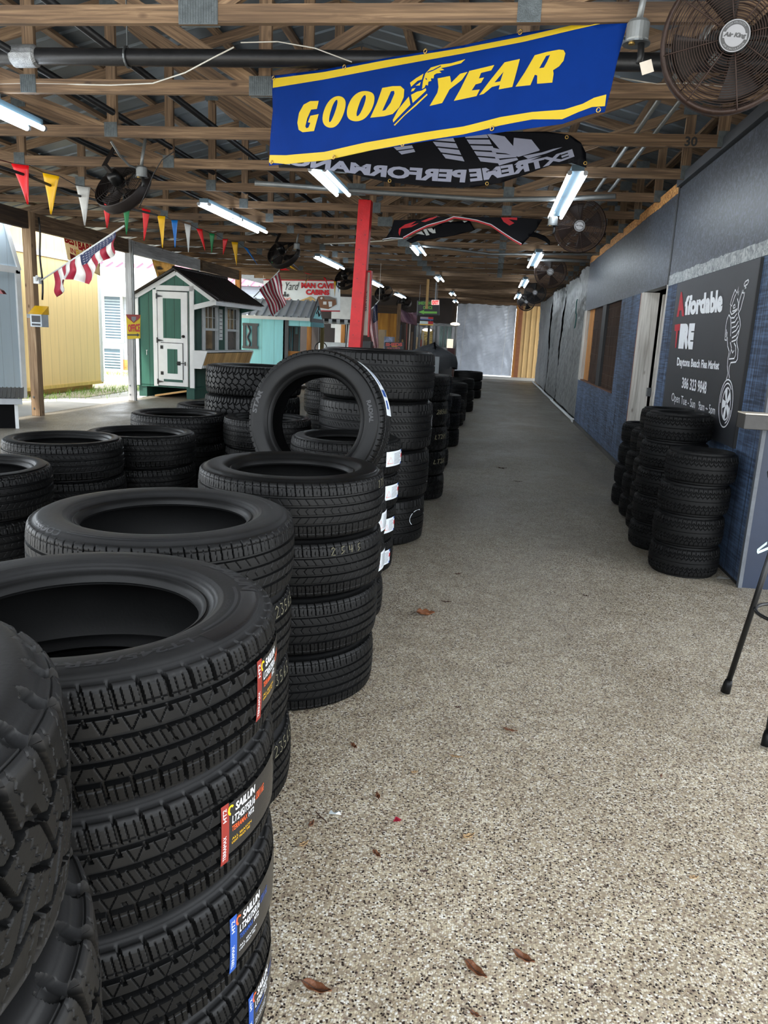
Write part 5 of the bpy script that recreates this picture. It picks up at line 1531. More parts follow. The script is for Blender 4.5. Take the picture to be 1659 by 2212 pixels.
letters = [
    # G
    [[C4(*p) for p in ((268, 411), (260, 447), (234, 450), (217, 490), (209, 526), (214, 534), (223, 530), (231, 509), (220, 507), (231, 478), (268, 470), (247, 546), (197, 552), (180, 541), (174, 510), (181, 465), (201, 428), (230, 412))]],
    # O
    [smooth_closed([C4(*p) for p in ((366, 388), (388, 405), (388, 440), (372, 490), (345, 528), (310, 533), (285, 512), (285, 470), (305, 420), (335, 392))], 2),
     smooth_closed([C4(*p) for p in ((352, 405), (352, 425), (338, 470), (322, 505), (313, 507), (315, 480), (330, 430), (343, 408))], 2)],
    # O
    [smooth_closed([C4(*p) for p in ((490, 366), (516, 380), (517, 415), (500, 460), (470, 495), (430, 505), (395, 490), (393, 445), (415, 395), (450, 368))], 2),
     smooth_closed([C4(*p) for p in ((478, 384), (478, 405), (462, 450), (446, 478), (436, 480), (438, 455), (455, 405), (468, 386))], 2)],
    # D
    [[C4(*p) for p in ((552, 353), (600, 345), (635, 345), (652, 360), (650, 395), (630, 440), (600, 470), (560, 480), (498, 486), (528, 420))],
     [C4(*p) for p in ((592, 368), (606, 366), (608, 378), (590, 420), (566, 452), (552, 456), (572, 412))]],
    # Y
    [[C8(*p) for p in ((440, 372), (550, 350), (560, 410), (640, 330), (708, 312), (655, 385), (545, 470), (480, 592), (370, 620), (438, 500), (448, 450))]],
    # E
    [[C8(*p) for p in ((722, 305), (948, 252), (920, 300), (828, 322), (808, 372), (856, 362), (828, 410), (778, 425), (742, 478), (815, 470), (785, 528), (582, 572), (650, 450))]],
    # A
    [[C8(*p) for p in ((1040, 228), (1176, 198), (1150, 300), (1108, 448), (985, 470), (996, 430), (925, 448), (848, 510), (808, 520), (900, 400))],
     [C8(*p) for p in ((1030, 312), (1000, 398), (948, 408))]],
    # R
    [[C8(*p) for p in ((1310, 165), (1420, 135), (1530, 115), (1570, 120), (1586, 150), (1570, 215), (1530, 265), (1475, 300), (1480, 330), (1468, 410), (1330, 420), (1332, 345), (1310, 340), (1270, 432), (1136, 446), (1225, 310))],
     [C8(*p) for p in ((1412, 172), (1448, 162), (1420, 225), (1392, 275), (1350, 282))]],
]
foot = [
    [C8(*p) for p in ((40, 745), (90, 650), (185, 535), (200, 610), (130, 680), (45, 768))],
    [C8(*p) for p in ((50, 790), (130, 712), (250, 600), (345, 510), (352, 520), (255, 615), (150, 705), (60, 796))],
    [C8(*p) for p in ((204, 520), (258, 492), (300, 482), (336, 460), (340, 480), (300, 520), (220, 594))],
    [C8(*p) for p in ((205, 492), (212, 466), (245, 458), (228, 484))],
    [C8(*p) for p in ((194, 412), (250, 370), (315, 330), (300, 382), (262, 395), (205, 448))],
    [C8(*p) for p in ((245, 438), (290, 405), (282, 436))],
    [C8(*p) for p in ((302, 468), (310, 400), (330, 330), (380, 275), (470, 248), (560, 236), (688, 200), (650, 236), (540, 265), (470, 280), (500, 296), (455, 305), (475, 322), (430, 328), (408, 342), (405, 372), (380, 372), (385, 395), (358, 402), (355, 436), (335, 430), (325, 455))],
]
for i, P in enumerate(letters):
    flat_art('letter', poly_2d([px_poly(GY, q) for q in P]), gyw(0.0035), YELLOW, bt, cut=CUT, smooth=True)
em = flat_art('winged_foot_emblem', merge2(*[poly_2d([px_poly(GY, q)]) for q in foot]), gyw(0.0035), YELLOW, bt, cut=CUT, smooth=True)
flat_art('emblem_line', strokes_2d([[GY.px(*C8(*p)) for p in ((350, 318), (400, 300), (470, 262))], [GY.px(*C8(*p)) for p in ((335, 372), (345, 385))]], 0.006), gyw(0.0045), BANNER_BLUE, em)
for px in ((592, 169), (745, 145), (920, 111), (1125, 70), (588, 351), (722, 340), (871, 312), (1064, 278), (1294, 238)):
    m = MB(); m.tube([GY.p(GY.px(*px)[0] + 0.011 * math.cos(a), GY.px(*px)[1] + 0.011 * math.sin(a), 0.006) for a in [2 * PI * k / 14 for k in range(14)]], 0.0035, 6, closed=True)
    m.build('grommet', BRASS, bt, smooth=True)
# black banner, mirrored because its back is seen
BK = Plane((0, 6.915, 0), (1, 0, 0))
bkw = lambda off: wavefn(BK, off, 0.018, 4, 7, 1.0, 3.2)
bt2 = thing('banner', 'black banner with mirrored white EXTREME PERFORMANCE lettering behind the blue banner', 'banner')
outline = [(600, 345), (640, 300), (760, 285), (960, 280), (1100, 285), (1180, 284), (1232, 292), (1255, 308), (1266, 330), (1267, 362), (1235, 352), (1190, 358), (1130, 380), (1080, 396), (1020, 404), (960, 404), (900, 400), (830, 392), (740, 372), (660, 364), (602, 362)]
flat_art('cloth', poly_2d([px_poly(BK, outline)]), bkw(0), BANNER_BLACK, bt2, cut=CUT, smooth=True, solid=0.002)
def quad_text(pl, txt, tl, tr, bl, br, bold, shear=0.0, mirror=False, mid=None):
    """text warped into a photo quad on the board; mid = sag of the centre (pixels)"""
    vs, fs = fit(text_2d(txt, bold, shear), 0, 0, 1, 1)
    out = []
    for v in vs:
        u, w = v.x, v.y
        if mirror: u = 1 - u
        x = (bl[0] * (1 - u) + br[0] * u) * (1 - w) + (tl[0] * (1 - u) + tr[0] * u) * w
        y = (bl[1] * (1 - u) + br[1] * u) * (1 - w) + (tl[1] * (1 - u) + tr[1] * u) * w
        if mid: y += mid * 4 * u * (1 - u)
        q = pl.px(x, y); out.append(Vector((q[0], q[1], 0)))
    return out, fs
flat_art('lettering', quad_text(BK, 'EXTREME', (1012, 365), (1236, 322), (1016, 392), (1241, 338), 0.05, 0, True, mid=9), bkw(0.004), LILAC, bt2, cut=CUT, smooth=True)
flat_art('lettering', quad_text(BK, 'PERFORMANCE', (600, 330), (1008, 366), (598, 352), (1004, 394), 0.05, 0, True, mid=7), bkw(0.004), LILAC, bt2, cut=CUT, smooth=True)
bars = []
def bar_set(p_tl, p_tr, p_bl, p_br, n, gap=0.25):
    out = []
    for i in range(n):
        a0 = i / n; a1 = (i + 1 - gap) / n
        L = lambda A, B, f: (A[0] + (B[0] - A[0]) * f, A[1] + (B[1] - A[1]) * f)
        out.append([L(p_tl, p_bl, a0), L(p_tr, p_br, a0), L(p_tr, p_br, a1), L(p_tl, p_bl, a1)])
    return out
for q in (bar_set((925, 293), (978, 296), (965, 345), (1005, 352), 4), bar_set((1000, 289), (1050, 288), (1040, 352), (1085, 358), 5), bar_set((1058, 318), (1110, 330), (1080, 362), (1120, 348), 3)):
    bars += q
bars += [[(1050, 288), (1090, 295), (1110, 318), (1145, 310), (1165, 326), (1120, 340), (1085, 330)], [(1110, 298), (1148, 302), (1166, 325), (1128, 334), (1108, 322)]]
bars += [[(1130, 338), (1170, 330), (1195, 322), (1215, 318), (1180, 332), (1140, 344)], [(1120, 349), (1170, 338), (1140, 350), (1110, 358)]]
bars += bar_set((850, 318), (890, 314), (870, 336), (898, 330), 2)
flat_art('emblem', merge2(*[poly_2d([px_poly(BK, q)]) for q in bars]), bkw(0.004), LILAC, bt2, cut=CUT, smooth=True)
for px in ((1224, 297), (1264, 353), (1052, 397), (842, 391), (722, 366)):
    m = MB(); m.tube([BK.p(BK.px(*px)[0] + 0.012 * math.cos(a), BK.px(*px)[1] + 0.012 * math.sin(a), 0.010) for a in [2 * PI * k / 14 for k in range(14)]], 0.004, 6, closed=True)
    m.build('grommet', BRASS, bt2, smooth=True)
# drooping black and red banner further back
RB = Plane((0, 10.645, 0), (1, 0, 0))
rbw = lambda off: wavefn(RB, off, 0.02, 5, 8, 2.0, 3.1)
bt3 = thing('banner', 'drooping black banner with red edge stripe and flame print, behind the red post head', 'banner')
def C3_(x, y): return (820 + x / 4.366, 460 + y / 4.366)
outline = [(20, 268), (60, 235), (110, 160), (135, 68), (200, 66), (380, 60), (470, 38), (700, 36), (1000, 40), (1300, 44), (1535, 60), (1480, 150), (1420, 220), (1345, 302), (1260, 262), (1160, 195), (1050, 120), (920, 78), (820, 62), (700, 45), (610, 80), (450, 125), (330, 180), (230, 240), (150, 250), (60, 250)]
flat_art('cloth', poly_2d([px_poly(RB, [C3_(*p) for p in outline])]), rbw(0), BANNER_BLACK, bt3, cut=CUT, smooth=True, solid=0.002)
edge = [(225, 240), (330, 178), (450, 122), (610, 78), (700, 42), (820, 58), (920, 76), (1050, 116), (1160, 190), (1260, 255), (1338, 298)]
flat_art('red_edge', strokes_2d([[RB.px(*C3_(x, y)) for x, y in edge]], 0.028), rbw(0.004), RED, bt3, smooth=True)
flat_art('white_piping', strokes_2d([[RB.px(*C3_(x, y - 8)) for x, y in edge], [RB.px(*C3_(x, y)) for x, y in ((30, 250), (110, 238), (220, 242))]], 0.008), rbw(0.005), STICKER_WHITE, bt3, smooth=True)
flames = [[(185, 150), (240, 110), (345, 78), (290, 120), (370, 95), (300, 135), (205, 150), (190, 220), (180, 190)], [(392, 80), (470, 48), (560, 30), (500, 60), (430, 85)], [(1145, 44), (1298, 44), (1296, 68), (1215, 60), (1270, 96), (1225, 120), (1170, 85)]]
flat_art('flame_print', merge2(*[poly_2d([px_poly(RB, [C3_(*p) for p in q])]) for q in flames]), rbw(0.004), RED, bt3, cut=CUT)
RB2 = Plane((0, 11.895, 0), (1, 0, 0))
rb2w = lambda off: wavefn(RB2, off, 0.02, 5, 8, 0.5, 3.1)
bt4 = thing('banner', 'second black banner with white letters, mostly hidden behind the red-edged one', 'banner')
for P in ([(250, 262), (330, 215), (600, 90), (850, 70), (900, 160), (700, 215), (480, 248), (360, 265), (300, 288)], [(1400, 170), (1480, 185), (1560, 215), (1608, 262), (1606, 306), (1560, 268), (1480, 232), (1380, 218)]):
    flat_art('cloth', poly_2d([px_poly(RB2, [C3_(*p) for p in P])]), rb2w(0), BANNER_BLACK, bt4, cut=CUT, smooth=True, solid=0.002)
flat_art('lettering', merge2(*[poly_2d([px_poly(RB2, [C3_(*p) for p in q])]) for q in ([(340, 195), (395, 172), (425, 208), (380, 200)], [(412, 158), (440, 150), (472, 208), (440, 214)], [(450, 150), (495, 145), (530, 190), (520, 145), (500, 192), (470, 175)], [(640, 75), (700, 70), (670, 88)], [(780, 75), (830, 78), (800, 90)])]), rb2w(0.004), OFFWHITE, bt4)

# ------------------------------------------------------------------ pennant string
pen = [ # name, colour material, left top, right top, tip, distance
    ('red', BRIGHT_RED, (24, 352), (62, 357), (60, 441), 7.2), ('yellow', YELLOW_VINYL, (92, 372), (128, 380), (110, 463), 7.7), ('grey-white', WHITE_VINYL, (164, 400), (195, 405), (183, 487), 8.3),
    ('red', BRIGHT_RED, (220, 432), (242, 440), (231, 493), 9.0), ('green', GREEN_VINYL, (265, 446), (281, 450), (273, 507), 9.6), ('red', BRIGHT_RED, (307, 449), (325, 454), (311, 520), 10.2),
    ('yellow', YELLOW_VINYL, (340, 465), (357, 467), (351, 535), 10.8), ('blue', BLUE_VINYL, (370, 475), (384, 475), (378, 535), 11.4), ('grey-white', WHITE_VINYL, (398, 482), (412, 486), (407, 545), 12.0),
    ('red', BRIGHT_RED, (424, 493), (437, 495), (443, 541), 12.7), ('green', GREEN_VINYL, (452, 503), (464, 505), (457, 547), 13.3), ('red', BRIGHT_RED, (481, 516), (493, 516), (482, 550), 13.9),
    ('yellow', YELLOW_VINYL, (500, 522), (514, 523), (511, 573), 14.5), ('blue', BLUE_VINYL, (526, 533), (535, 536), (556, 572), 15.1), ('green', GREEN_VINYL, (583, 562), (590, 566), (585, 572), 16.2),
    ('red', BRIGHT_RED, (602, 572), (606, 584), (626, 584), 16.8), ('yellow', YELLOW_VINYL, (622, 570), (627, 578), (642, 585), 17.3), ('blue', BLUE_VINYL, (630, 567), (634, 572), (648, 584), 17.8),
    ('red', BRIGHT_RED, (655, 588), (663, 592), (676, 593), 18.4), ('yellow', YELLOW_VINYL, (660, 608), (668, 598), (659, 613), 18.8), ('red', BRIGHT_RED, (698, 598), (703, 600), (712, 626), 19.4),
    ('yellow', YELLOW_VINYL, (721, 606), (726, 608), (723, 640), 20.0), ('blue', BLUE_VINYL, (729, 610), (733, 611), (731, 632), 20.4)]
line = [at(-40, 335, Y=6.6)]; names = {}
for c, mat, a, b, tip, Y in pen:
    pa, pb, pt = at(*a, Y=Y), at(*b, Y=Y + 0.03), at(*tip, Y=Y + 0.02)
    line += [pa, pb]
    def f(u, v):
        w = 1 - v
        q = pa * (1 - u) + pb * u
        c0 = pa.lerp(pb, 0.5)
        p = (q - c0) * (w + 0.02) + c0.lerp(pt, v)
        return p + Vector((0, 0.012 * math.sin(u * 5 + v * 4) * v, 0))
    m = MB(); m.grid(f, 5, 8)
    names[c] = names.get(c, 0) + 1
    k = names[c]
    lab = '%s triangular pennant, %s %s one along the string from the left' % (c, ORDW[k - 1], c)
    tag(m.build('pennant', mat, smooth=True, solid=0.0012, fix=False), lab, 'pennant', 'pennants on the string')
line.append(at(745, 612, Y=21.2))
m = MB(); m.tube(line, 0.005, 5); tag(m.build('pennant_string', CABLE), 'dark string carrying the coloured pennants across the left side', 'string')
# ------------------------------------------------------------------ tire shop sign on the blue wall
SG = Plane((XW - 0.02, 0, 0), (0, -1, 0))
t = thing('shop_sign', 'large matt black sign board with white and red tire shop lettering on the blue wall', 'sign')
m = MB(); m.box(XW - 0.019, XW, 5.615, 7.97, 0.855, 2.128); m.build('board', SIGN_BLACK, t, bevel=0.002)
m = MB(); m.box(XW - 0.021, XW, 5.600, 5.616, 0.855, 2.128); m.build('edge', BLACK, t)
on = SG.fn(0.002)
def sign_text(name, txt, bl, tr, bold, mat, shear=0.0, two=None):
    a = SG.px(*bl); b = SG.px(*tr)
    return flat_art(name, fit(text_2d(txt, bold, shear), a[0], a[1], b[0], b[1]), on, mat, t)
def S5(x, y): return (1400 + x / 5.529, 560 + y / 5.53)
def sign_quad(name, txt, tl, tr, bl, br, bold, mat):
    return flat_art(name, quad_text(SG, txt, S5(*tl), S5(*tr), S5(*bl), S5(*br), bold), on, mat, t)
sign_quad('red_initial', 'A', (362, 398), (440, 384), (343, 688), (432, 680), 0.06, SIGN_RED)
sign_quad('lettering', 'ffordable', (452, 440), (905, 352), (434, 672), (886, 632), 0.06, SIGN_WHITE)
sign_quad('red_initial', 'T', (322, 782), (388, 772), (310, 1060), (352, 1055), 0.07, SIGN_RED)
sign_quad('lettering', 'IRE', (390, 772), (566, 765), (362, 1066), (532, 1078), 0.08, SIGN_WHITE)
sign_quad('lettering', 'Daytona Beach Flea Market', (352, 1172), (858, 1220), (344, 1300), (842, 1350), 0.03, SIGN_WHITE)
sign_quad('phone_number', '386 323 9848', (412, 1408), (706, 1460), (402, 1538), (694, 1612), 0.02, SIGN_WHITE)
sign_quad('opening_hours', 'Open Tue - Sun   9am ~ 5pm', (288, 1592), (806, 1755), (278, 1722), (798, 1890), 0.0, SIGN_WHITE)
def sline(P): return [SG.px(*S5(*p)) for p in P]
fig = [
    [(1160, 345), (1175, 340), (1168, 322), (1152, 318), (1150, 298), (1165, 268), (1200, 245), (1206, 262), (1188, 300), (1166, 312)],
    [(1150, 378), (1130, 376), (1118, 420), (1100, 480), (1084, 560), (1080, 620)], [(1156, 390), (1150, 440), (1132, 500), (1110, 590), (1086, 640)], [(1124, 398), (1146, 404)], [(1128, 384), (1150, 380)],
    [(1044, 362), (1010, 450), (984, 540), (1000, 560), (1040, 440), (1060, 400), (1044, 362)], [(1066, 400), (1084, 330), (1072, 410), (1090, 380), (1078, 430)],
    [(990, 560), (985, 620), (1000, 660), (1030, 640), (1062, 610), (1078, 580), (1082, 520), (1070, 470)], [(1020, 560), (1040, 540), (1044, 570), (1026, 590), (1020, 560)], [(1010, 622), (1040, 612), (1060, 594)],
    [(970, 660), (946, 720), (932, 800), (924, 900), (920, 962), (940, 970), (946, 900), (938, 840)], [(930, 930), (950, 880), (940, 860), (932, 900)], [(970, 664), (990, 700), (994, 800), (988, 920)],
    [(996, 700), (1030, 700), (1062, 650)], [(1000, 760), (1040, 750), (1072, 690)], [(1004, 820), (1050, 800), (1082, 740)], [(1006, 880), (1054, 850), (1086, 790)], [(1006, 940), (1056, 910), (1086, 850)], [(1000, 985), (1050, 966), (1080, 910)],
    [(1078, 640), (1100, 720), (1106, 790), (1090, 860), (1072, 940), (1062, 990)],
    [(950, 930), (954, 1040), (972, 1100), (958, 1180), (950, 1280), (958, 1360), (936, 1440)], [(1062, 990), (1078, 1080), (1072, 1190), (1050, 1228), (990, 1236), (972, 1290), (968, 1370), (976, 1420)],
    [(985, 990), (1000, 1060), (982, 1130), (970, 1192), (1030, 1186), (1050, 1140), (1050, 1040), (1030, 1000)], [(1000, 1080), (1012, 1120), (1030, 1090)]]
flat_art('line_drawing', strokes_2d([sline(P) for P in fig], 0.010), on, SIGN_WHITE, t)
def ell(cx, cy, ax, ay, tilt, n=40):
    return [(cx + ax * math.cos(k) * math.cos(tilt) - ay * math.sin(k) * math.sin(tilt), cy + ax * math.cos(k) * math.sin(tilt) + ay * math.sin(k) * math.cos(tilt)) for k in [2 * PI * i / n for i in range(n)]]
e1 = ell(932, 1722, 80, 285, 0.10); e2 = ell(932, 1722, 66, 240, 0.10); e3 = ell(936, 1728, 50, 195, 0.10)
flat_art('wheel_outline', strokes_2d([sline(e1 + e1[:1]), sline(e2[20:36]), sline(e2[2:10])], 0.010), on, SIGN_WHITE, t)
spk = []
for k in range(5):
    a = PI / 2 + 2 * PI * k / 5 + 0.3
    def q(r, da): 
        b = a + da; return ell(936, 1728, 50 * r, 195 * r, 0.10, 1000)[int((b / (2 * PI)) % 1 * 1000)]
    spk.append([q(0.16, -1.0), q(0.98, -0.30), q(1.0, 0.30), q(0.16, 1.0)])
ringo = [ell(936, 1728, 52, 202, .10), ell(936, 1728, 46, 182, .10)]
flat_art('wheel_spokes', merge2(poly_2d([sline(r_) for r_ in ringo]), *[poly_2d([sline(p)]) for p in spk]), on, SIGN_WHITE, t)

# ------------------------------------------------------------------ black stool at the right edge
t = thing('bar_stool', 'black stool partly outside the right edge, rubber-footed legs on the floor', 'stool', (1.36, 3.34, 0))
def L(p): return Vector(p) - Vector((1.36, 3.34, 0))
f1 = at(1568, 1490, Z=0.02); f2 = at(1656, 1606, Z=0.02)
seat_c = Vector((1.365, 3.32, 0.99))
f3 = Vector((1.56, 3.62, 0.02)); f4 = Vector((1.60, 3.10, 0.02))
m = MB(); m.lathe([(0, 0.0), (0.16, 0.0), (0.185, 0.015), (0.19, 0.035), (0.18, 0.055), (0.15, 0.065), (0, 0.068)], 32, c=(seat_c.x - 1.36, seat_c.y - 3.34, 0.985)); m.build('seat', paint('wrapped_black_vinyl', (22, 22, 26), 0.35, 0.3, 30, 0.7), t, smooth=True)
for f, top in ((f1, (-0.07, 0.05)), (f2, (-0.06, -0.09)), (f3, (0.06, 0.08)), (f4, (0.07, -0.07))):
    tp = Vector((seat_c.x + top[0], seat_c.y + top[1], 0.985))
    m = MB(); m.tube([f, tp], 0.0125, 12); 
    m.v = [tuple(L(p)) for p in m.v]; lg = m.build('leg', BLACK_METAL, t, smooth=True)
    d = (tp - f).normalized()
    m = MB(); m.tube([f - d * 0.012, f + d * 0.03, f + d * 0.05], [0.021, 0.019, 0.015], 12); m.v = [tuple(L(p)) for p in m.v]; m.build('rubber_foot', RUBBER, lg, smooth=True)
m = MB(); m.tube([(seat_c.x - 1.36 + 0.15 * math.cos(a), seat_c.y - 3.34 + 0.15 * math.sin(a), 0.42) for a in [2 * PI * k / 28 for k in range(28)]], 0.008, 8, closed=True); m.build('foot_ring', BLACK_METAL, t, smooth=True)
m = MB(); a_ = at(1657, 1176, Y=3.25); pts = [a_ + Vector((0.0, 0, 0.005)), at(1646, 1182, Y=3.25), at(1636, 1190, Y=3.25), at(1638, 1194, Y=3.25), at(1648, 1190, Y=3.26), at(1662, 1184, Y=3.27)]
def strap(u, v):
    i = u * (len(pts) - 1); k = min(int(i), len(pts) - 2); p = pts[k].lerp(pts[k + 1], i - k); return p + Vector((0, 0.004, 0.006 * (v - .5) * 2))
m.grid(strap, 15, 1); o = m.build('ribbon', paint('pale_ribbon', (176, 204, 200), 0.5, 0.2, 30), solid=0.001, fix=False); tag(o, 'small pale ribbon loop hanging under the black stool seat', 'ribbon')

# ------------------------------------------------------------------ leaves and litter
def leaf(px, length, ang, mat, lab, curl=0.3, wid=0.36, lobes=False):
    p = at(*px, Z=0.003)
    t = thing('fallen_leaf', lab, 'leaf', p, (0, 0, ang), 'fallen leaves on the aisle floor')
    m = MB()
    def f(u, v):
        x = (u - .5) * length; w = length * wid * (math.sin(PI * min(1, max(0, u ** 0.8))) ** 0.8 + 0.02)
        if lobes: w *= 0.75 + 0.35 * abs(math.sin(u * 9))
        y = (v - .5) * w
        z = curl * length * (0.5 * (2 * u - 1) ** 2 + 1.1 * (2 * v - 1) ** 2 * (w / length)) + 0.002 * math.sin(u * 15 + v * 5)
        return (x, y, z * 0.9)
    m.grid(f, 14, 8); m.build('blade', mat, t, smooth=True, solid=0.0008, fix=False)
    m = MB(); m.tube([(-length * .72, 0, 0.006), (-length * .5, 0, 0.002 + curl * length * .45), (0, 0, 0.0012), (length * .45, 0, curl * length * .36)], 0.0011, 5); m.build('stem', LEAF_DARK, t)
leaf((919, 1328), 0.105, 0.2, LEAF, 'largest curled brown leaf, near the bright patch beside the glossy stack', 0.35, 0.62, True)
leaf((765, 1613), 0.042, -0.9, LEAF, 'small brown leaf just right of the second stack base', 0.3)
leaf((816, 1720), 0.040, 1.9, LEAF, 'small narrow brown leaf above the red petal', 0.25)
leaf((814, 1846), 0.040, -0.8, LEAF, 'brown leaf below the red petal, left of the aisle', 0.3)
leaf((673, 1780), 0.036, 1.4, LEAF, 'brown leaf close to the near stack foot', 0.3)
leaf((656, 1824), 0.036, 0.9, LEAF_TAN, 'tan leaf close to the near stack foot', 0.3)
leaf((1012, 1808), 0.044, 0.6, LEAF_TAN, 'pale tan leaf in the middle of the aisle', 0.4)
leaf((1027, 2098), 0.072, -0.7, LEAF, 'long brown leaf near the bottom, left of a pair', 0.3, 0.34)
leaf((1130, 2072), 0.062, -0.5, LEAF, 'brown leaf near the bottom, right of a pair', 0.4)
leaf((683, 2138), 0.078, -0.2, LEAF, 'biggest brown leaf at the bottom beside the blue stickers', 0.35, 0.36)
leaf((1102, 1578), 0.058, -0.2, LEAF, 'slim brown leaf in the middle of the bright floor', 0.25, 0.24)
leaf((918, 1882), 0.022, 0.4, LEAF_DARK, 'tiny dark leaf scrap low in the aisle', 0.3)
leaf((1498, 1896), 0.030, 0.3, LEAF_TAN, 'tan leaf scrap at the lower right', 0.3)
leaf((1428, 1676), 0.022, 1.2, LEAF, 'tiny reddish leaf scrap right of the aisle middle', 0.3)
leaf((1026, 2192), 0.030, -0.4, LEAF, 'brown leaf at the bottom edge of the photo', 0.3)
leaf((985, 1634), 0.048, -0.1, LEAF_TAN, 'pale thin leaf lying left of the slim brown leaf', 0.15, 0.2)
leaf((895, 1668), 0.024, 0.4, LEAF_TAN, 'pale leaf scrap in the bright patch', 0.3)
leaf((1085, 1012), 0.11, 0.1, LEAF_DARK, 'dark dried leaf lying far up the aisle', 0.25, 0.3, True)
leaf((1120, 1040), 0.08, 0.1, LEAF_DARK, 'small dark scrap just below the far dried leaf', 0.1, 0.2)
leaf((990, 1240), 0.05, 0.6, LEAF_DARK, 'dark leaf crumb left in the aisle level with the last glossy tire', 0.25, 0.3)
leaf((966, 1300), 0.05, 0.2, LEAF_DARK, 'dark twig-like scrap above the largest leaf', 0.2, 0.25)
leaf((990, 1528), 0.026, 0.2, LEAF_DARK, 'dark crumb of leaf left of the slim brown leaf', 0.3)
leaf((1265, 1287), 0.035, -0.3, LEAF_DARK, 'dark crumb of leaf before the worn trailer tires', 0.2)
def scrap(px, poly, mat, lab, name, cat):
    p = at(*px, Z=0.004); m = MB()
    m.prism([(p.x + x, p.y + y, p.z + 0.006 * (i % 2)) for i, (x, y) in enumerate(poly)], (0, 0, 0.0012)); tag(m.build(name, mat), lab, cat)
scrap((858, 1773), [(-.012, -.006), (.010, -.010), (.013, .008), (-.006, .012)], paint('dark_red_petal', (150, 24, 48), 0.5), 'small dark red petal on the aisle floor', 'petal', 'petal')
scrap((724, 1758), [(-.020, -.004), (.002, -.010), (.020, -.002), (.012, .006), (-.006, .004), (-.016, .008)], paint('torn_white_paper', (214, 224, 228), 0.6), 'torn white paper scrap beside the second stack', 'paper_scrap', 'scrap')
scrap((1562, 1249), [(-.05, -.02), (.04, -.025), (.05, .015), (-.02, .025)], paint('grey_rubble', (128, 126, 122), 0.8), 'grey rubble chip at the blue wall corner behind the trailer tires', 'rubble', 'rubble')
m = MB(); m.tube([at(683, 1754, Z=.004), at(692, 1764, Z=.006), at(702, 1772, Z=.004), at(706, 1778, Z=.004)], 0.002, 5); tag(m.build('twig', LEAF_DARK), 'thin dark twig at the foot of the second stack', 'twig')

# ------------------------------------------------------------------ the green playhouse
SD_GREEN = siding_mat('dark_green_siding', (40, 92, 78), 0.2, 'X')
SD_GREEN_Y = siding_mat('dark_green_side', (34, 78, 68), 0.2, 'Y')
ROOF_DARK = paint('dark_bronze_roof', (46, 42, 42), 0.4, 0.15, 4, 0, 0.3)
GLASS_SHED = paint('dim_glass', (70, 66, 56), 0.12, 0.3, 2)
GH = thing('playhouse', 'dark green playhouse with white trim, split door and black ribbed roof', 'playhouse', (0, 0, 0))
yf, yb2 = 15.90, 18.40; xl, xr = -7.50, -6.16; zb = 0.24; ra = (-6.56, 2.62)
zl = 2.11; zr_eave = (-5.66, 2.06)
def rz(x): return ra[1] - (ra[0] - x) * (ra[1] - zl) / (ra[0] - xl) if x < ra[0] else ra[1] - (x - ra[0]) * (ra[1] - zr_eave[1]) / (zr_eave[0] - ra[0])
m = MB(); m.prism([(xl, yf, zb), (xr, yf, zb), (xr, yf, rz(xr) - 0.02), (ra[0], yf, ra[1] - 0.02), (xl, yf, zl - 0.02)], (0, 0.05, 0)); m.build('front_gable', SD_GREEN, GH)
m = MB(); m.prism([(xl, yb2, zb), (xr, yb2, zb), (xr, yb2, rz(xr) - 0.02), (ra[0], yb2, ra[1] - 0.02), (xl, yb2, zl - 0.02)], (0, 0.05, 0)); m.build('rear_gable', SD_GREEN, GH)
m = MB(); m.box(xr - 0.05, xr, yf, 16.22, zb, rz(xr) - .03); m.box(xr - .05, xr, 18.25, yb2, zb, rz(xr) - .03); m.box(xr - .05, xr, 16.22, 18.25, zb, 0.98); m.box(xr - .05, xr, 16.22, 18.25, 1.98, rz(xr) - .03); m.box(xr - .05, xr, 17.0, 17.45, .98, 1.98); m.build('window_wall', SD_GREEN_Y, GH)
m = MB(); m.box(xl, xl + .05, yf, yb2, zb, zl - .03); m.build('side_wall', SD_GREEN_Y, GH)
m = MB(); m.box(xl, xr, yf, yb2, zb - 0.02, zb + 0.03); m.build('floor_deck', SD_GREEN, GH)
m = MB()
for x in (xl + 0.12, xr - 0.12): m.box(x - .09, x + .09, yf + .02, yb2, 0.0, zb - .02)
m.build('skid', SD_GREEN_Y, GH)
m = MB()
m.prism([(xl + 0.35, yf + .1, 0.0), (xl + 1.2, yf + .1, 0.16), (xl + 1.2, yf + 2.5, 0.16), (xl + .35, yf + 2.5, 0.0)], (0, 0, 0.04)); m.build('ramp_board', PLY_RAW, GH)
# roof
def ribbed(m, xa, za, xb, zb_, y0, y1, P=0.15, rib=0.016):
    prof = []; y = y0
    while y < y1 - 1e-6:
        for dy, dz in ((0, 0), (P * .55, 0), (P * .66, rib), (P * .84, rib), (P * .95, 0)):
            if y + dy <= y1: prof.append((y + dy, dz))
        y += P
    prof.append((y1, 0))
    vs = [p for yy, dz in prof for p in ((xa, yy, za + dz), (xb, yy, zb_ + dz))]
    m.add(vs, [(2 * i, 2 * i + 1, 2 * i + 3, 2 * i + 2) for i in range(len(prof) - 1)])
m = MB(); ribbed(m, ra[0], ra[1] + .03, zr_eave[0] + .06, zr_eave[1] - 0.005, yf - .12, yb2 + .08); ribbed(m, ra[0], ra[1] + .03, xl - .12, rz(xl - .1) - 0.0, yf - .12, yb2 + .08); m.build('roof', ROOF_DARK, GH, fix=False, solid=0.006)
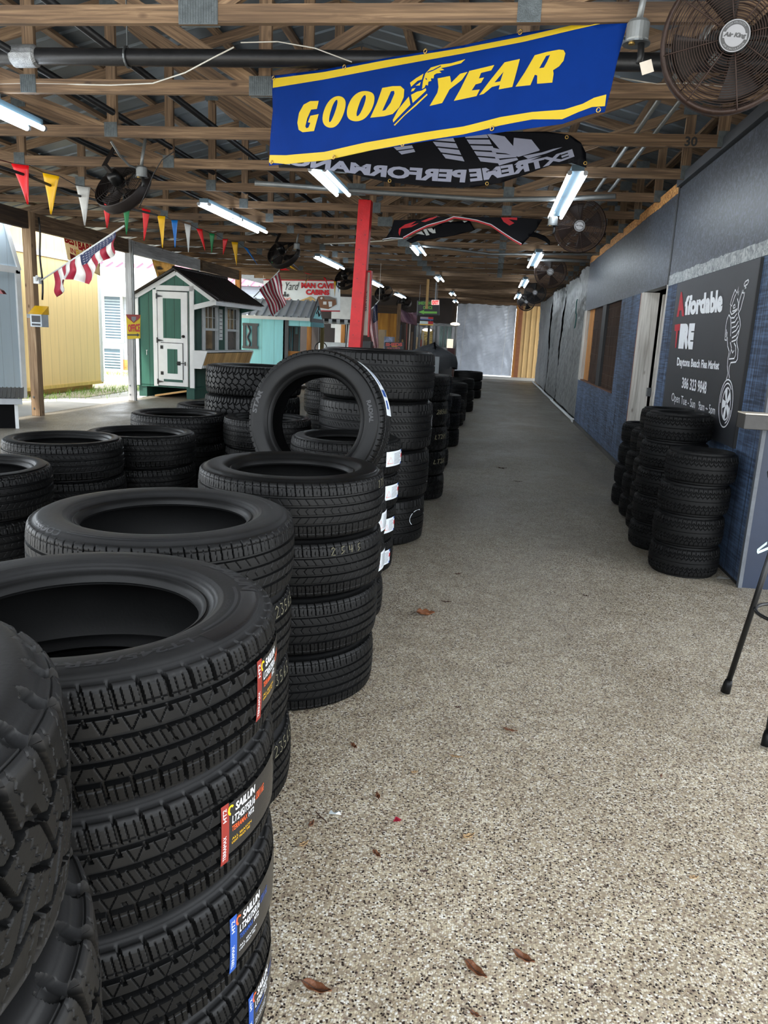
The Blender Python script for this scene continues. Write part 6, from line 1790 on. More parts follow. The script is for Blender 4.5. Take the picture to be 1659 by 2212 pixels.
m = MB(); m.tube([(xl - .13, yf - .12, rz(xl - .13) + .01), (ra[0], yf - .12, ra[1] + .04), (zr_eave[0] + .07, yf - .12, zr_eave[1] + .005)], 0.028, 8); m.tube([(ra[0], yf - .13, ra[1] + .05), (ra[0], yb2 + .09, ra[1] + .05)], 0.04, 8); m.build('roof_edge_trim', ROOF_DARK, GH, smooth=True)
def wtrim(pts_list, name='white_trim', w=0.09, th=0.03, mat=WHITE, par=GH):
    m = MB()
    for a, b, ww in pts_list: m.bar(a, b, th, ww, up=(0, 0, 1)) if False else m.bar(a, b, ww, th, up=(0, 1, 0))
    return m.build(name, mat, par)
yy = yf - 0.02
wtrim([((xl - .08, yy, rz(xl - .08) - .05), (ra[0], yy, ra[1] - .04), 0.085), ((ra[0], yy, ra[1] - .04), (zr_eave[0], yy, zr_eave[1] - .05), 0.085), ((xl + .035, yy, zb), (xl + .035, yy, rz(xl + .035) - .07), 0.08),
       ((-6.215, yy, zb), (-6.215, yy, rz(-6.215) - .08), 0.10), ((-7.02, yy, 2.27), (-6.17, yy, 2.27), 0.10), ((-7.045, yy, zb), (-7.045, yy, 2.23), 0.09), ((-6.18, yy, 1.90), (zr_eave[0], yy, zr_eave[1] - .03), 0.10)])
m = MB(); m.bar((zr_eave[0], yf - .1, zr_eave[1] - .05), (zr_eave[0], yb2 + .06, zr_eave[1] - .05), 0.03, 0.10); m.build('eave_fascia', WHITE, GH)
m = MB(); m.prism([(-6.16, yf, 1.88), (-6.16, yf, rz(-6.16) - .08), (zr_eave[0] + .02, yf, zr_eave[1] - .06)], (0, 0.02, 0)); m.build('gable_wing', SD_GREEN, GH)
m = MB(); m.prism([(-6.16, yb2, 1.88), (-6.16, yb2, rz(-6.16) - .08), (zr_eave[0] + .02, yb2, zr_eave[1] - .06)], (0, 0.02, 0)); m.box(-6.16, zr_eave[0], yf + .05, yb2, zr_eave[1] - .02, zr_eave[1] - .005); m.build('soffit', SD_GREEN, GH)
# door with an upper and a lower leaf
yd = yf - 0.03
dr = MB(); dr.box(-6.985, -6.30, yd - .0, yd + .03, zb + .02, 2.20); door_g = dr.build('door', WHITE, GH)
m = MB(); m.box(-6.86, -6.46, yd - .004, yd + .01, 1.25, 2.06); m.build('upper_panel', SD_GREEN, door_g)
m = MB(); m.box(-6.92, -6.42, yd - .012, yd + .005, 0.40, 1.15); hatch = m.build('lower_hatch', WHITE, door_g)
m = MB(); m.box(-6.77, -6.54, yd - .016, yd, 0.52, 1.03); m.build('lower_panel', SD_GREEN, door_g)
m = MB(); m.box(-6.985, -6.30, yd - .003, yd, 2.195, 2.212); m.box(-6.312, -6.300, yd - .003, yd, 0.26, 2.2); m.box(-6.92, -6.41, yd - .013, yd - .004, 1.15, 1.162); m.box(-6.425, -6.413, yd - .013, yd - .004, .40, 1.15); m.build('shadow_line', BLACK, door_g)
m = MB(); m.box(-6.86, -6.43, yd - .014, yd - .002, 0.345, 0.395); m.build('sweep', SD_GREEN_Y, door_g)
for z in (2.10, 1.20, 0.34):
    m = MB(); m.box(-7.01, -6.985, yd - .02, yd - .01, z - .055, z + .055); m.prism([(-6.985, yd - .018, z - .025), (-6.86, yd - .018, z - .004), (-6.86, yd - .018, z + .004), (-6.985, yd - .018, z + .025)], (0, .006, 0)); m.build('strap_hinge', BLACK_METAL, door_g)
for z in (1.06, 0.52):
    m = MB(); m.box(-6.925, -6.865, yd - .022, yd - .012, z - .035, z + .035); m.build('butt_hinge', BLACK_METAL, door_g)
m = MB(); m.lathe([(0, -0.05), (0.028, -.045), (0.03, -.03), (0.014, -.01), (0.03, 0)], 16, c=(-6.40, yd, 1.30), axis='y'); m.build('knob', BLACK_METAL, door_g, smooth=True)
m = MB(); m.tube([(-6.56, yd - .03, .74), (-6.38, yd - .03, .745)], .008, 6); m.box(-6.545, -6.47, yd - .03, yd - .015, .70, .78); m.tube([(-6.36, yd - .03, .70), (-6.36, yd - .03, .78)], .012, 6); m.build('slide_bolt', BLACK_METAL, door_g)
m = MB(); m.tube([(-7.26, yf - .01, 0.88), (-7.26, yf - .012, 0.98)], .008, 6); m.box(-7.275, -7.245, yf - .012, yf, .97, .985); m.build('wall_hook', WHITE, GH)
# two sash windows with planter below
for y0, y1 in ((16.30, 16.98), (17.48, 18.18)):
    m = MB(); x = xr + 0.012
    for a, b in (((x, y0, .98), (x, y0, 1.98)), ((x, y1, .98), (x, y1, 1.98)), ((x, y0, 1.97), (x, y1, 1.97)), ((x, y0, 1.0), (x, y1, 1.0)), ((x, y0, 1.47), (x, y1, 1.47))): m.bar(a, b, .05, .07, up=(1, 0, 0))
    for k in (1, 2):
        yy_ = y0 + (y1 - y0) * k / 3; m.bar((x, yy_, 1.47), (x, yy_, 1.97), .012, .015, up=(1, 0, 0))
    m.bar((x, y0, 1.72), (x, y1, 1.72), .012, .015, up=(1, 0, 0)); w = m.build('window', OFFWHITE, GH)
    m = MB(); m.box(xr - .03, xr - .02, y0, y1, .98, 1.98); m.build('pane', GLASS_SHED, w)
    m = MB(); m.grid(lambda u, v: (xr - .055 + .01 * math.sin(u * 30), y0 + (y1 - y0) * u, 1.45 + .52 * v), 24, 4); m.build('curtain', PLY_RAW, w, smooth=True, fix=False)
m = MB(); m.box(xr + .005, xr + .012, 17.12, 17.30, 1.25, 1.92); pp = m.build('paper_notice', WHITE, GH)
m = MB()
for k in range(7): m.box(xr + .0125, xr + .0135, 17.14, 17.28, 1.30 + k * .085, 1.315 + k * .085)
m.build('notice_print', SIGN_BLACK, pp)
PB = thing('planter_box', 'white-sided plywood planter box tilted outward', None, (0, 0, 0)); PB.parent = GH
ya, yb_ = 15.75, 18.35
prof = [(xr + .02, 1.02), (xr + .30, .98), (xr + .22, .70), (xr + .02, .70)]
m = MB(); m.prism([(xr + .30, ya, .98), (xr + .20, ya, .68), (xr + .22, ya, .68), (xr + .32, ya, .98)], (0, yb_ - ya, 0)); m.build('front_board', PLY_RAW, PB)
for y in (ya - .02, yb_): 
    m = MB(); m.prism([(xr + .02, y, 1.00), (xr + .34, y, 1.00), (xr + .22, y, .66), (xr + .02, y, .66)], (0, .03, 0)); m.build('end_board', WHITE, PB)
m = MB(); m.prism([(xr + .0, ya, 1.0), (xr + .34, ya, 1.0), (xr + .34, ya, 1.03), (xr + .0, ya, 1.03)], (0, yb_ - ya, 0)); m.build('top_rail', WHITE, PB)
m = MB(); m.prism([(xr + .23, ya, .67), (xr + .245, ya, .67), (xr + .265, ya, .73), (xr + .25, ya, .73)], (0, yb_ - ya, 0)); m.build('lower_rail', OFFWHITE, PB)

_a = math.radians(-4.0); _p = Vector((xl, yf, 0)); GH.rotation_euler = (0, 0, _a); GH.location = _p - Matrix.Rotation(_a, 3, 'Z') @ _p
# ------------------------------------------------------------------ the turquoise playhouse
SD_TURQ = siding_mat('turquoise_siding', (158, 230, 238), 0.34, 'X', 0.6, 0.05)
SD_TURQ_SHADE = siding_mat('shaded_turquoise_boards', (88, 150, 160), 0.3, 'X', 0.6, 0.05)  # darker copy of the turquoise with the porch shade painted in
TRIM_GREY = paint('slate_grey_trim', (86, 88, 92), 0.6, 0.1, 8)
BH = thing('playhouse', 'turquoise playhouse with grey trim, wavy window and small pine porch', 'playhouse', (0, 0, 0))
Yb = 20.5
def bp(x, y): return at(x, y, Y=Yb)
e0 = bp(520, 688); e1 = bp(670, 694)
wl = -6.75; wc = bp(616, 690).x; pr_ = bp(670, 690).x; zt = 1.80
m = MB(); m.box(wl, wc, Yb, Yb + .05, 0.25, zt); m.build('front_wall', SD_TURQ, BH)
m = MB(); m.box(wc - .05, wc, Yb, Yb + 1.7, 0.25, zt); m.build('porch_wall', SD_TURQ_SHADE, BH)
m = MB(); m.box(wl, wl + .05, Yb, Yb + 1.7, .25, zt); m.box(wl, wc, Yb + 1.65, Yb + 1.7, .25, zt); m.build('back_wall', SD_TURQ_SHADE, BH)
m = MB(); m.box(wl, pr_ + .1, Yb, Yb + 1.7, .15, .25); m.build('floor_deck', PLY_RAW, BH)
m = MB(); m.box(wc - .0, wc + .10, Yb - .02, Yb + .03, .2, zt); m.build('corner_trim', TRIM_GREY, BH)
m = MB(); m.box(wc + .1, pr_ + .02, Yb - .01, Yb + .04, zt - .14, zt); m.build('porch_header', SD_TURQ, BH)
rid = 2.34; rm_ = Yb + 0.62
m = MB()
def ribbedx(m, xa, xb, y0, z0, y1, z1, P=0.2, rib=0.03):
    prof = []; x = xa
    while x < xb - 1e-6:
        for dx, dz in ((0, 0), (P * .6, 0), (P * .66, rib), (P * .86, rib), (P * .92, 0)):
            if x + dx <= xb: prof.append((x + dx, dz))
        x += P
    prof.append((xb, 0))
    vs = [p for xx, dz in prof for p in ((xx, y0, z0 + dz), (xx, y1, z1 + dz))]
    m.add(vs, [(2 * i, 2 * i + 1, 2 * i + 3, 2 * i + 2) for i in range(len(prof) - 1)])
ribbedx(m, wl - .1, pr_ + .02, Yb - .12, zt + .08, rm_, rid); ribbedx(m, wl - .1, pr_ + .02, rm_, rid, Yb + 1.8, zt - .12)
m.build('roof', paint('light_ribbed_roof', (196, 204, 212), 0.4, 0.1, 4), BH, fix=False, solid=0.006)
m = MB(); m.bar((wl - .1, Yb - .12, zt + .04), (pr_ + .02, Yb - .12, zt + .04), 0.03, .08); m.build('eave_fascia', WHITE, BH)
xg = pr_ + .03
m = MB(); m.prism([(xg, Yb - .12, zt - .02), (xg, Yb - .12, zt + .10), (xg, rm_, rid + .05), (xg, Yb + 1.4, zt + .02), (xg, Yb + 1.4, zt - .12)], (0.03, 0, 0)); m.build('gable_trim', TRIM_GREY, BH)
m = MB(); m.prism([(xg + .032, Yb + .08, zt + .08), (xg + .032, rm_, rid - .12), (xg + .032, Yb + 1.15, zt + .08)], (0.008, 0, 0)); m.build('gable_panel', SD_TURQ, BH)
m = MB(); m.tube([(xg + .05, Yb + .4, zt + .22), (xg + .05, Yb + .55, zt + .30), (xg + .05, Yb + .7, zt + .16), (xg + .05, Yb + .85, zt + .22)], .022, 6); m.tube([(xg + .05, Yb + .62, zt + .3), (xg + .05, Yb + .62, zt + .42)], .02, 6); m.build('gable_squiggle', BLACK, BH)
m = MB(); m.box(xg, xg + .04, Yb, Yb + 1.4, zt - .14, zt - .02); m.build('porch_side_header', SD_TURQ_SHADE, BH)
a0 = bp(527, 696); a1 = bp(557, 752)
m = MB()
for q in ((wl, bp(531, 0).x + 0.0, 0, 0),): pass
xa, xb_ = bp(529, 720).x, bp(556, 720).x; z0, z1 = bp(540, 753).z, bp(540, 698).z
m.box(xb_ - .14, xb_, Yb - .03, Yb, z0, z1); m.box(xa - .06, xb_ + .03, Yb - .035, Yb, z1 - .07, z1); m.box(xa - .06, xb_ + .03, Yb - .035, Yb, z0, z0 + .07); m.box(xa - .05, xa + .03, Yb - .03, Yb, z0, z1); w = m.build('window_frame', TRIM_GREY, BH)
m = MB(); xm = (xa + xb_) / 2 - .06; m.tube([(xm + .035 * math.sin(k * .9), Yb - .02, z0 + .05 + (z1 - z0 - .1) * k / 12) for k in range(13)], .03, 6); m.build('wavy_bar', TRIM_GREY, w, smooth=True)
for x in (bp(668, 700).x, ):
    m = MB(); m.box(x - .055, x + .055, Yb - .01, Yb + .09, .25, zt - .14); m.build('porch_post', LUMBER_NEW, BH)
m = MB(); m.box(pr_ + .0, pr_ + .09, Yb + 1.3, Yb + 1.4, .25, zt - .14); m.build('rear_porch_post', paint('mossy_post', (110, 96, 52), 0.7), BH)
m = MB(); m.box(wc + .1, pr_ - .1, Yb, Yb + .05, .93, 1.0); n = 14
for k in range(n): 
    x = wc + .12 + (pr_ - wc - .26) * k / (n - 1); m.box(x - .02, x + .02, Yb + .01, Yb + .04, .25, .95)
m.build('porch_railing', LUMBER_NEW, BH)
m = MB(); m.box(wc + .002, wc + .02, Yb + .25, Yb + .65, .95, zt - .16); sh = m.build('shuttered_window', BLACK, BH)
m = MB(); m.tube([(wc + .03, Yb + .4 + .03 * math.sin(k), 1.05 + .05 * k) for k in range(12)], .014, 5); m.build('wavy_bar', SD_TURQ_SHADE, sh)
m = MB(); m.box(wc + .002, wc + .02, Yb + .85, Yb + 1.45, .25, zt - .16); dd = m.build('arched_door', BLACK, BH)
m = MB(); m.box(wc + .02, wc + .026, Yb + 1.02, Yb + 1.3, 1.45, 1.65); m.box(wc + .02, wc + .026, Yb + 1.02, Yb + 1.3, .4, .75); m.build('door_light', SD_TURQ_SHADE, dd)

# golf cart behind the turquoise porch
CART = paint('cream_cart_body', (216, 204, 170), 0.35, 0.08)
gc = thing('golf_cart', 'cream golf cart with black striped canopy behind the turquoise porch', 'golf cart', (-4.75, 23.1, 0))
m = MB(); m.box(-.6, .6, -.9, .9, .25, .55); m.prism([(-.6, -.95, .3), (.6, -.95, .3), (.6, -.75, .95), (-.6, -.75, .95)], (0, .35, 0)); m.build('body', CART, gc, bevel=0.06)
m = MB(); m.box(-.55, .55, .2, .75, .55, .80); m.box(-.55, .55, .68, .8, .8, 1.25); m.build('seat', OFFWHITE, gc, bevel=.04)
m = MB(); 
for sx in (-1, 1):
    m.tube([(sx * .56, -.7, .95), (sx * .56, -.45, 1.85)], .02, 6); m.tube([(sx * .56, .8, .8), (sx * .56, .75, 1.85)], .02, 6)
m.build('canopy_frame', BLACK_METAL, gc)
m = MB(); m.box(-.68, .68, -.65, 1.0, 1.85, 1.93); cn = m.build('canopy', BLACK, gc, bevel=.03)
m = MB()
for k in range(6): m.box(-.66 + .23 * k, -.56 + .23 * k, -.66, 1.01, 1.80, 1.915)
m.build('canopy_stripe', OFFWHITE, cn)
m = MB(); m.tube([(-.25 + .18 * math.cos(a), -.35 + .06 * math.sin(a), 1.08 + .17 * math.sin(a)) for a in [2 * PI * k / 24 for k in range(24)]], .018, 6, closed=True); m.tube([(-.25, -.33, 1.08), (-.25, -.6, .9)], .02, 6); m.build('steering_wheel', BLACK, gc, smooth=True)
for sx in (-1, 1):
    for y in (-.62, .62):
        m = MB(); m.lathe([(.08, -.08), (.22, -.08), (.24, -.05), (.24, .05), (.22, .08), (.08, .08)], 24, c=(sx * .52, y, .24), axis='x', closed=True); m.build('wheel', RUBBER, gc, smooth=True)

# ------------------------------------------------------------------ sheds and house out on the left
SD_YEL = siding_mat('yellow_shed_siding', (248, 216, 152), 0.30, 'Y', 0.72, 0.04)
ys = thing('storage_shed', 'pale yellow storage shed with vertical boards beyond the first post', 'shed', (0, 0, 0))
XS = -9.1; y0, y1 = 13.85, 17.45
m = MB(); m.prism([(XS, y0, .16), (XS, y1, .16), (XS, y1, 3.0), (XS, (y0 + y1) / 2, 4.3), (XS, y0, 3.0)], (-3.4, 0, 0)); m.build('body', SD_YEL, ys)
for ya_ in (y1 - .10, y0):
    m = MB(); m.box(XS, XS + .03, ya_, ya_ + .11, .14, 3.0); m.build('corner_trim', WHITE, ys)
m = MB(); m.bar((XS + .015, y0, 2.81), (XS + .015, y1, 2.81), .03, .11); m.build('eave_trim', WHITE, ys)
m = MB(); m.box(XS - .02, XS + .02, y0, y1, .10, .17); m.build('base_trim', siding_mat('yellow_base', (226, 192, 110), 9, 'Y'), ys)
for xk in (XS - .3, XS - 2.5):
    m = MB(); m.box(xk, xk + .2, y0 + .2, y1 - .3, -.02, .12); m.build('skid', PLY_RAW, ys)
m = MB(); m.prism([(XS + .15, y0 - .2, 2.95), (XS + .15, (y0 + y1) / 2, 4.45), (XS + .15, y1 + .2, 2.95), (XS + .15, y1 + .2, 3.03), (XS + .15, (y0 + y1) / 2, 4.55), (XS + .15, y0 - .2, 3.03)], (-3.7, 0, 0)); m.build('roof', OFFWHITE, ys)
SD_LB = siding_mat('pale_blue_white_siding', (196, 214, 226), 0.30, 'Y', 0.75, 0.03)
ws = thing('barn_shed', 'pale blue-white gambrel barn shed at the left edge', 'shed', (0, 0, 0))
y0, y1, XS = 9.3, 13.2, -8.4
m = MB(); m.prism([(XS, y0, .12), (XS, y1, .12), (XS, y1, 2.33), (XS, y1 - .42, 3.30), (XS, (y0 + y1) / 2, 3.9), (XS, y0 + .42, 3.30), (XS, y0, 2.33)], (-.62, 0, 0)); m.build('body', SD_LB, ws)
m = MB(); m.box(XS, XS + .03, y1 - .12, y1 + .02, .1, 2.33); m.build('corner_trim', WHITE, ws)
m = MB(); m.bar((XS + .015, y0, 2.33), (XS + .015, y1, 2.33), .03, .11); m.bar((XS + .02, y1, 2.33), (XS + .02, y1 - .42, 3.30), .03, .09); m.build('eave_trim', WHITE, ws)
# white house with blinds and pinkish roof
BLIND = paint('grey_blinds', (136, 152, 160), 0.5)
wh = thing('white_house', 'white house with large blind-covered window and pinkish metal roof beyond the yellow shed', 'house', (0, 0, 0))
YH = 25.0
hx0, hx1 = -15.5, -9.6
SD_WH = siding_mat('white_lap_siding', (150, 156, 164), 0.18, 'Z', 0.85, 0.02)
m = MB(); m.box(hx0, hx1, YH, YH + 5, .3, 2.45); m.build('wall', SD_WH, wh)
m = MB(); m.box(hx0, hx1, YH - .02, YH + .1, -.02, .32); m.build('base_board', LUMBER_NEW, wh)
def hp(x, y): return at(x, y, Y=YH - .02)
for (a, b) in (((223, 640), (263, 735)), ((222, 752), (262, 800))):
    A = hp(*a); B_ = hp(*b); m = MB()
    for q in ((A.x - .08, A.x, B_.z - .08, A.z + .08), (B_.x, B_.x + .08, B_.z - .08, A.z + .08)): m.box(q[0], q[1], YH - .06, YH, q[2], q[3])
    m.box(A.x, B_.x, YH - .06, YH, A.z, A.z + .08); m.box(A.x, B_.x, YH - .06, YH, B_.z - .08, B_.z); m.box((A.x + B_.x) / 2 - .30, (A.x + B_.x) / 2 - .26, YH - .05, YH, B_.z, A.z)
    w = m.build('window', WHITE, wh)
    m = MB(); m.box(A.x, B_.x, YH - .03, YH - .02, B_.z, A.z); m.build('pane', paint('pale_glass', (58, 80, 92), 0.2), w)
    m = MB(); nb = int((A.z - B_.z) / .09)
    for k in range(nb): m.box(A.x, B_.x, YH - .045, YH - .035, B_.z + k * .09, B_.z + k * .09 + .045)
    m.build('blind_slats', BLIND, w)
m = MB(); m.prism([(hx0 - .3, YH - .4, 2.45), (hx1 + .3, YH - .4, 2.45), (hx1 + .3, YH + 2.5, 3.4), (hx0 - .3, YH + 2.5, 3.4)], (0, 0, .08)); m.build('porch_roof', OFFWHITE, wh)
m = MB(); m.box(hx0 - .3, hx1 + .3, YH - .45, YH - .36, 2.36, 2.50); m.build('gutter', paint('grey_gutter', (150, 150, 150), 0.5), wh)
ph = thing('far_building', 'long white building with dusty pink ribbed roof edge far left behind the posts', 'building', (0, 0, 0))
m = MB(); m.box(-22, -8.5, 34, 40, 0, 3.4); m.build('wall', SD_WH, ph)
m = MB(); ribbedx(m, -22.5, -8.0, 33.6, 3.35, 36.0, 4.3, .5, .05); m.build('roof', paint('dusty_pink_roof', (118, 58, 78), 0.5, 0.1), ph, fix=False, solid=.02)
m = MB(); ribbedx(m, -22.5, -8.0, 36.0, 4.3, 39.0, 5.6, .5, .05); m.build('upper_roof', OFFWHITE, ph, fix=False, solid=.02)

# low dark hutch with a ribbed roof at the left edge
t = thing('dog_house', 'low black dog house with grey ribbed metal roof at the left edge', 'dog house', (-6.46, 10.0, 0), (0, 0, math.radians(32)))
m = MB(); m.box(-1.6, -.06, .03, .8, 0.0, .40); m.build('box', paint('dead_black_board', (6, 6, 7), 0.8, spec=0.1), t)
m = MB(); m.box(-.065, -.02, 0, .06, 0, .40); m.build('corner_post', OFFWHITE, t)
m = MB(); m.box(-1.7, .04, -.10, -.06, .345, .425); m.build('fascia', paint('grey_fascia', (150, 154, 158), 0.5), t)
m = MB(); ribbedx(m, -1.75, .06, -.12, .43, .85, .50, .055, .010); m.build('roof', paint('dark_grey_ribbed_roof', (20, 23, 27), 0.6, 0.15, 5), t, fix=False, solid=.005)
t = thing('roof_corner', 'tiny dark red roof corner poking in at the left edge', 'roof', (0, 0, 0))
a = at(-6, 622, Y=10.5); m = MB(); m.prism([a + Vector((-.3, 0, .12)), a + Vector((.05, 0, -.03)), a + Vector((.09, 0, -.08)), a + Vector((-.3, 0, -.06))], (0, .08, 0)); m.build('sheet', paint('dark_red_roof', (110, 40, 44), 0.5), t)
m = MB(); m.bar((a.x - .25, 10.54, 0), (a.x - .25, 10.54, a.z - .03), .06, .06, up=(0, 1, 0)); m.build('prop', POST_WOOD, t)

# ------------------------------------------------------------------ signs, boxes and hanging sheets on the left
t = thing('office_sign', 'small yellow sign reading OFFICE with a black arrow on the white-washed post', 'sign', (0, 0, 0))
YO = 14.76; OP = Plane((0, YO - .004, 0), (1, 0, 0))
q = [OP.px(*p) for p in ((272, 679), (303, 680), (302.5, 731), (275, 732.5))]
m = MB(); m.prism([(x, YO, z) for x, z in q], (0, .012, 0)); m.build('plate', YELLOW, t)
flat_art('red_top', poly_2d([[OP.px(*p) for p in ((272, 679), (303, 680), (302, 687), (289, 698), (275, 686))]]), OP.fn(.002), STICKER_RED, t)
flat_art('badge', poly_2d([[OP.px(*p) for p in ((284, 684), (294, 684), (294, 690), (289, 696), (284, 690))]]), OP.fn(.003), BADGE_SILVER, t)
flat_art('lettering', quad_text(OP, 'OFFICE', (276, 701), (302, 699), (277, 717), (302, 717), 0.04), OP.fn(.003), SIGN_RED, t)
flat_art('arrow', poly_2d([[OP.px(*p) for p in ((275, 722), (296, 722), (296, 719.5), (302, 723.5), (296, 727.5), (296, 725), (275, 725))]]), OP.fn(.003), SIGN_BLACK, t)
t = thing('brochure_box', 'clear brochure box with a yellow lid on the first post', 'brochure box', (0, 0, 0))
A = at(73, 660, Y=11.40); B_ = at(100, 707, Y=11.40)
m = MB(); m.box(A.x + .0, B_.x, 11.28, 11.475, B_.z, A.z - .12); m.build('case', paint('clear_plastic_case', (176, 186, 192), 0.15, 0.15, 8), t, bevel=.006)
m = MB(); m.prism([(A.x - .02, 11.25, A.z - .13), (A.x - .02, 11.46, A.z), (A.x - .02, 11.46, A.z - .13)], (B_.x - A.x + .04, 0, 0)); m.build('lid', YELLOW_VINYL, t)
m = MB(); m.box(A.x + .03, B_.x - .02, 11.274, 11.279, B_.z + .07, A.z - .15); m.box(A.x + .03, B_.x - .02, 11.274, 11.279, B_.z + .02, B_.z + .05); m.build('brochures', SIGN_BLACK, t)
m = MB(); m.box(A.x - .16, A.x + .05, 11.452, 11.478, (A.z + B_.z) / 2 - .03, (A.z + B_.z) / 2 + .03); m.build('mount', GALV, t)
def hung_sheet(label, Y, quad, mat, Yr=None):
    t = thing('hanging_banner', label, 'banner', (0, 0, 0))
    P = [at(*q, Y=Y if i in (0, 3) else (Yr or Y)) for i, q in enumerate(quad)]   # tl, tr, br, bl
    def f(u, v):
        a = P[3].lerp(P[2], u); b = P[0].lerp(P[1], u); p = a.lerp(b, v); return p + Vector((0, .015 * math.sin(u * 7 + v * 2), 0))
    m = MB(); m.grid(f, 20, 12); m.build('sheet', mat, t, smooth=True, solid=.002, fix=False)
    return t, f
CREAM = translucent(paint('cream_printed_sheet', (216, 202, 174), 0.5, 0.12, 5), .6)
t, f = hung_sheet('cream banner reading BEST BARNS hung from the header beam behind the flag', 13.6, ((134, 500), (211, 522), (216, 596), (146, 560)), CREAM, 14.2)
def on_sheet(f, off=.006): return lambda x, y: f(x, y) + Vector((0, -off, 0))
flat_art('lettering', fit(text_2d('BEST', .05), .02, .62, .42, .92), on_sheet(f), RED, t, cut=(.1, .1))
flat_art('lettering', fit(text_2d('BARNS', .05), .42, .55, .97, .85), on_sheet(f), RED, t, cut=(.1, .1))
flat_art('lettering', fit(text_2d('IN', .03), .14, .33, .3, .5), on_sheet(f), RED, t); flat_art('lettering', fit(text_2d('FLORIDA', .03), .32, .3, .95, .52), on_sheet(f), YELLOW_VINYL, t, cut=(.1, .1))
flat_art('picture', rect_2d(.1, .08, .6, .28), on_sheet(f), STICKER_RED, t)
m = MB(); m.tube([f(0, 1) + Vector((-.0, 0, .02)), f(.5, 1) + Vector((0, 0, .03)), f(1, 1) + Vector((0, 0, .02))], .03, 8); m.tube([f(0.02, 1), at(127, 470, Y=13.4), at(124, 440, Y=13.2)], .004, 5); m.build('top_roll', CONDUIT, t, smooth=True)
t, f = hung_sheet('tilted tan garden sheds banner above the green playhouse roof', 16.6, ((322, 545), (380, 560), (372, 595), (341, 604)), translucent(paint('tan_printed_sheet', (196, 172, 124), 0.5, 0.3, 7), .6), 17.6)
flat_art('lettering', fit(text_2d('GARDEN', .04), .34, .68, .92, .84), on_sheet(f), BRIGHT_RED, t, cut=(.1, .1))
flat_art('lettering', fit(text_2d('SHEDS', .04), .1, .14, .7, .28), on_sheet(f), STICKER_RED, t, cut=(.1, .1))
flat_art('picture', merge2(rect_2d(.08, .36, .45, .44), rect_2d(.1, .44, .4, .5)), on_sheet(f), SIGN_BLACK, t)
m = MB(); m.tube([f(.3, 1), f(.5, 1) + Vector((0, 0, .22)), f(.7, 1)], .012, 5); m.tube([f(0, 1), f(1, 1)], .014, 6); m.build('hanger', DARK_WOOD, t)
# man cave cabins banner
MC = Plane((0, 24.0, 0), (1, 0, 0))
t = thing('hanging_banner', 'wide white banner reading MAN CAVE CABINS behind the turquoise playhouse', 'banner', (0, 0, 0))
q = [MC.px(*p) for p in ((569, 604), (735, 607), (735, 672), (569, 668))]
m = MB(); m.prism([(x, 24.0, z) for x, z in q], (0, .01, 0)); m.build('sheet', paint('white_printed_sheet', (214, 222, 226), 0.5, 0.05, 2), t)
def B6(x, y): return (540 + x / 7.541, 560 + y / 7.541)
def mc_quad(txt, tl, tr, bl, br, bold, mat, shear=0, nm='lettering'): return flat_art(nm, quad_text(MC, txt, B6(*tl), B6(*tr), B6(*bl), B6(*br), bold, shear), MC.fn(.02), mat, t)
mc_quad('MAN CAVE', (836, 380), (1372, 392), (836, 472), (1368, 482), .06, RED); mc_quad('CABINS', (912, 490), (1296, 500), (912, 580), (1296, 588), .06, RED)
mc_quad('Back Yard', (300, 372), (806, 376), (300, 500), (800, 506), .0, SIGN_BLACK, .35); mc_quad('LIVING', (430, 628), (666, 630), (430, 684), (666, 688), .01, ORANGE_PRINT)
flat_art('stripe', merge2(*[poly_2d([[MC.px(*B6(*p)) for p in P]]) for P in ([(220, 328), (1470, 345), (1470, 362), (220, 345)], [(220, 815), (1470, 838), (1470, 856), (220, 832)])]), MC.fn(.02), SIGN_RED, t)
flat_art('people_print', merge2(*[poly_2d([[MC.px(*B6(*p)) for p in P]]) for P in ([(535, 605), (545, 575), (560, 560), (555, 535), (575, 525), (585, 545), (580, 560), (600, 590), (590, 612)], [(598, 612), (606, 575), (622, 560), (634, 580), (628, 612)])]), MC.fn(.02), SIGN_BLACK, t)
pics = {'cabin_print_tan': ([(760, 690), (900, 640), (990, 605), (1062, 655), (1062, 700), (760, 702)], paint('tan_print', (190, 158, 100), 0.5)), 'cabin_print_brown': ([(1085, 660), (1110, 610), (1160, 598), (1290, 602), (1400, 640), (1410, 735), (1280, 812), (1130, 790), (1110, 690)], paint('brown_print', (116, 78, 54), 0.5, 0.2))}
for nm_, (P, mat) in pics.items(): flat_art(nm_, poly_2d([[MC.px(*B6(*p)) for p in P]]), MC.fn(.02), mat, t)
flat_art('cabin_roof_print', merge2(*[poly_2d([[MC.px(*B6(*p)) for p in P]]) for P in ([(1200, 600), (1290, 602), (1400, 640), (1405, 660), (1230, 662)], [(905, 690), (925, 655), (965, 655), (985, 690)])]), MC.fn(.03), paint('grey_print', (110, 104, 100), 0.5), t)
flat_art('cabin_detail_print', merge2(*[poly_2d([[MC.px(*B6(*p)) for p in P]]) for P in ([(1150, 625), (1172, 612), (1190, 632), (1172, 656), (1150, 648)], [(1195, 690), (1250, 690), (1250, 740), (1195, 740)], [(1280, 690), (1340, 690), (1340, 770), (1290, 780)])]), MC.fn(.03), OFFWHITE, t)
m = MB()
for px in ((569, 604), (735, 607)): p = at(*px, Y=24.0); m.tube([p, Vector((p.x, 24.0, 3.7))], .006, 5)
m.build('tie', WHITE_CABLE, t)

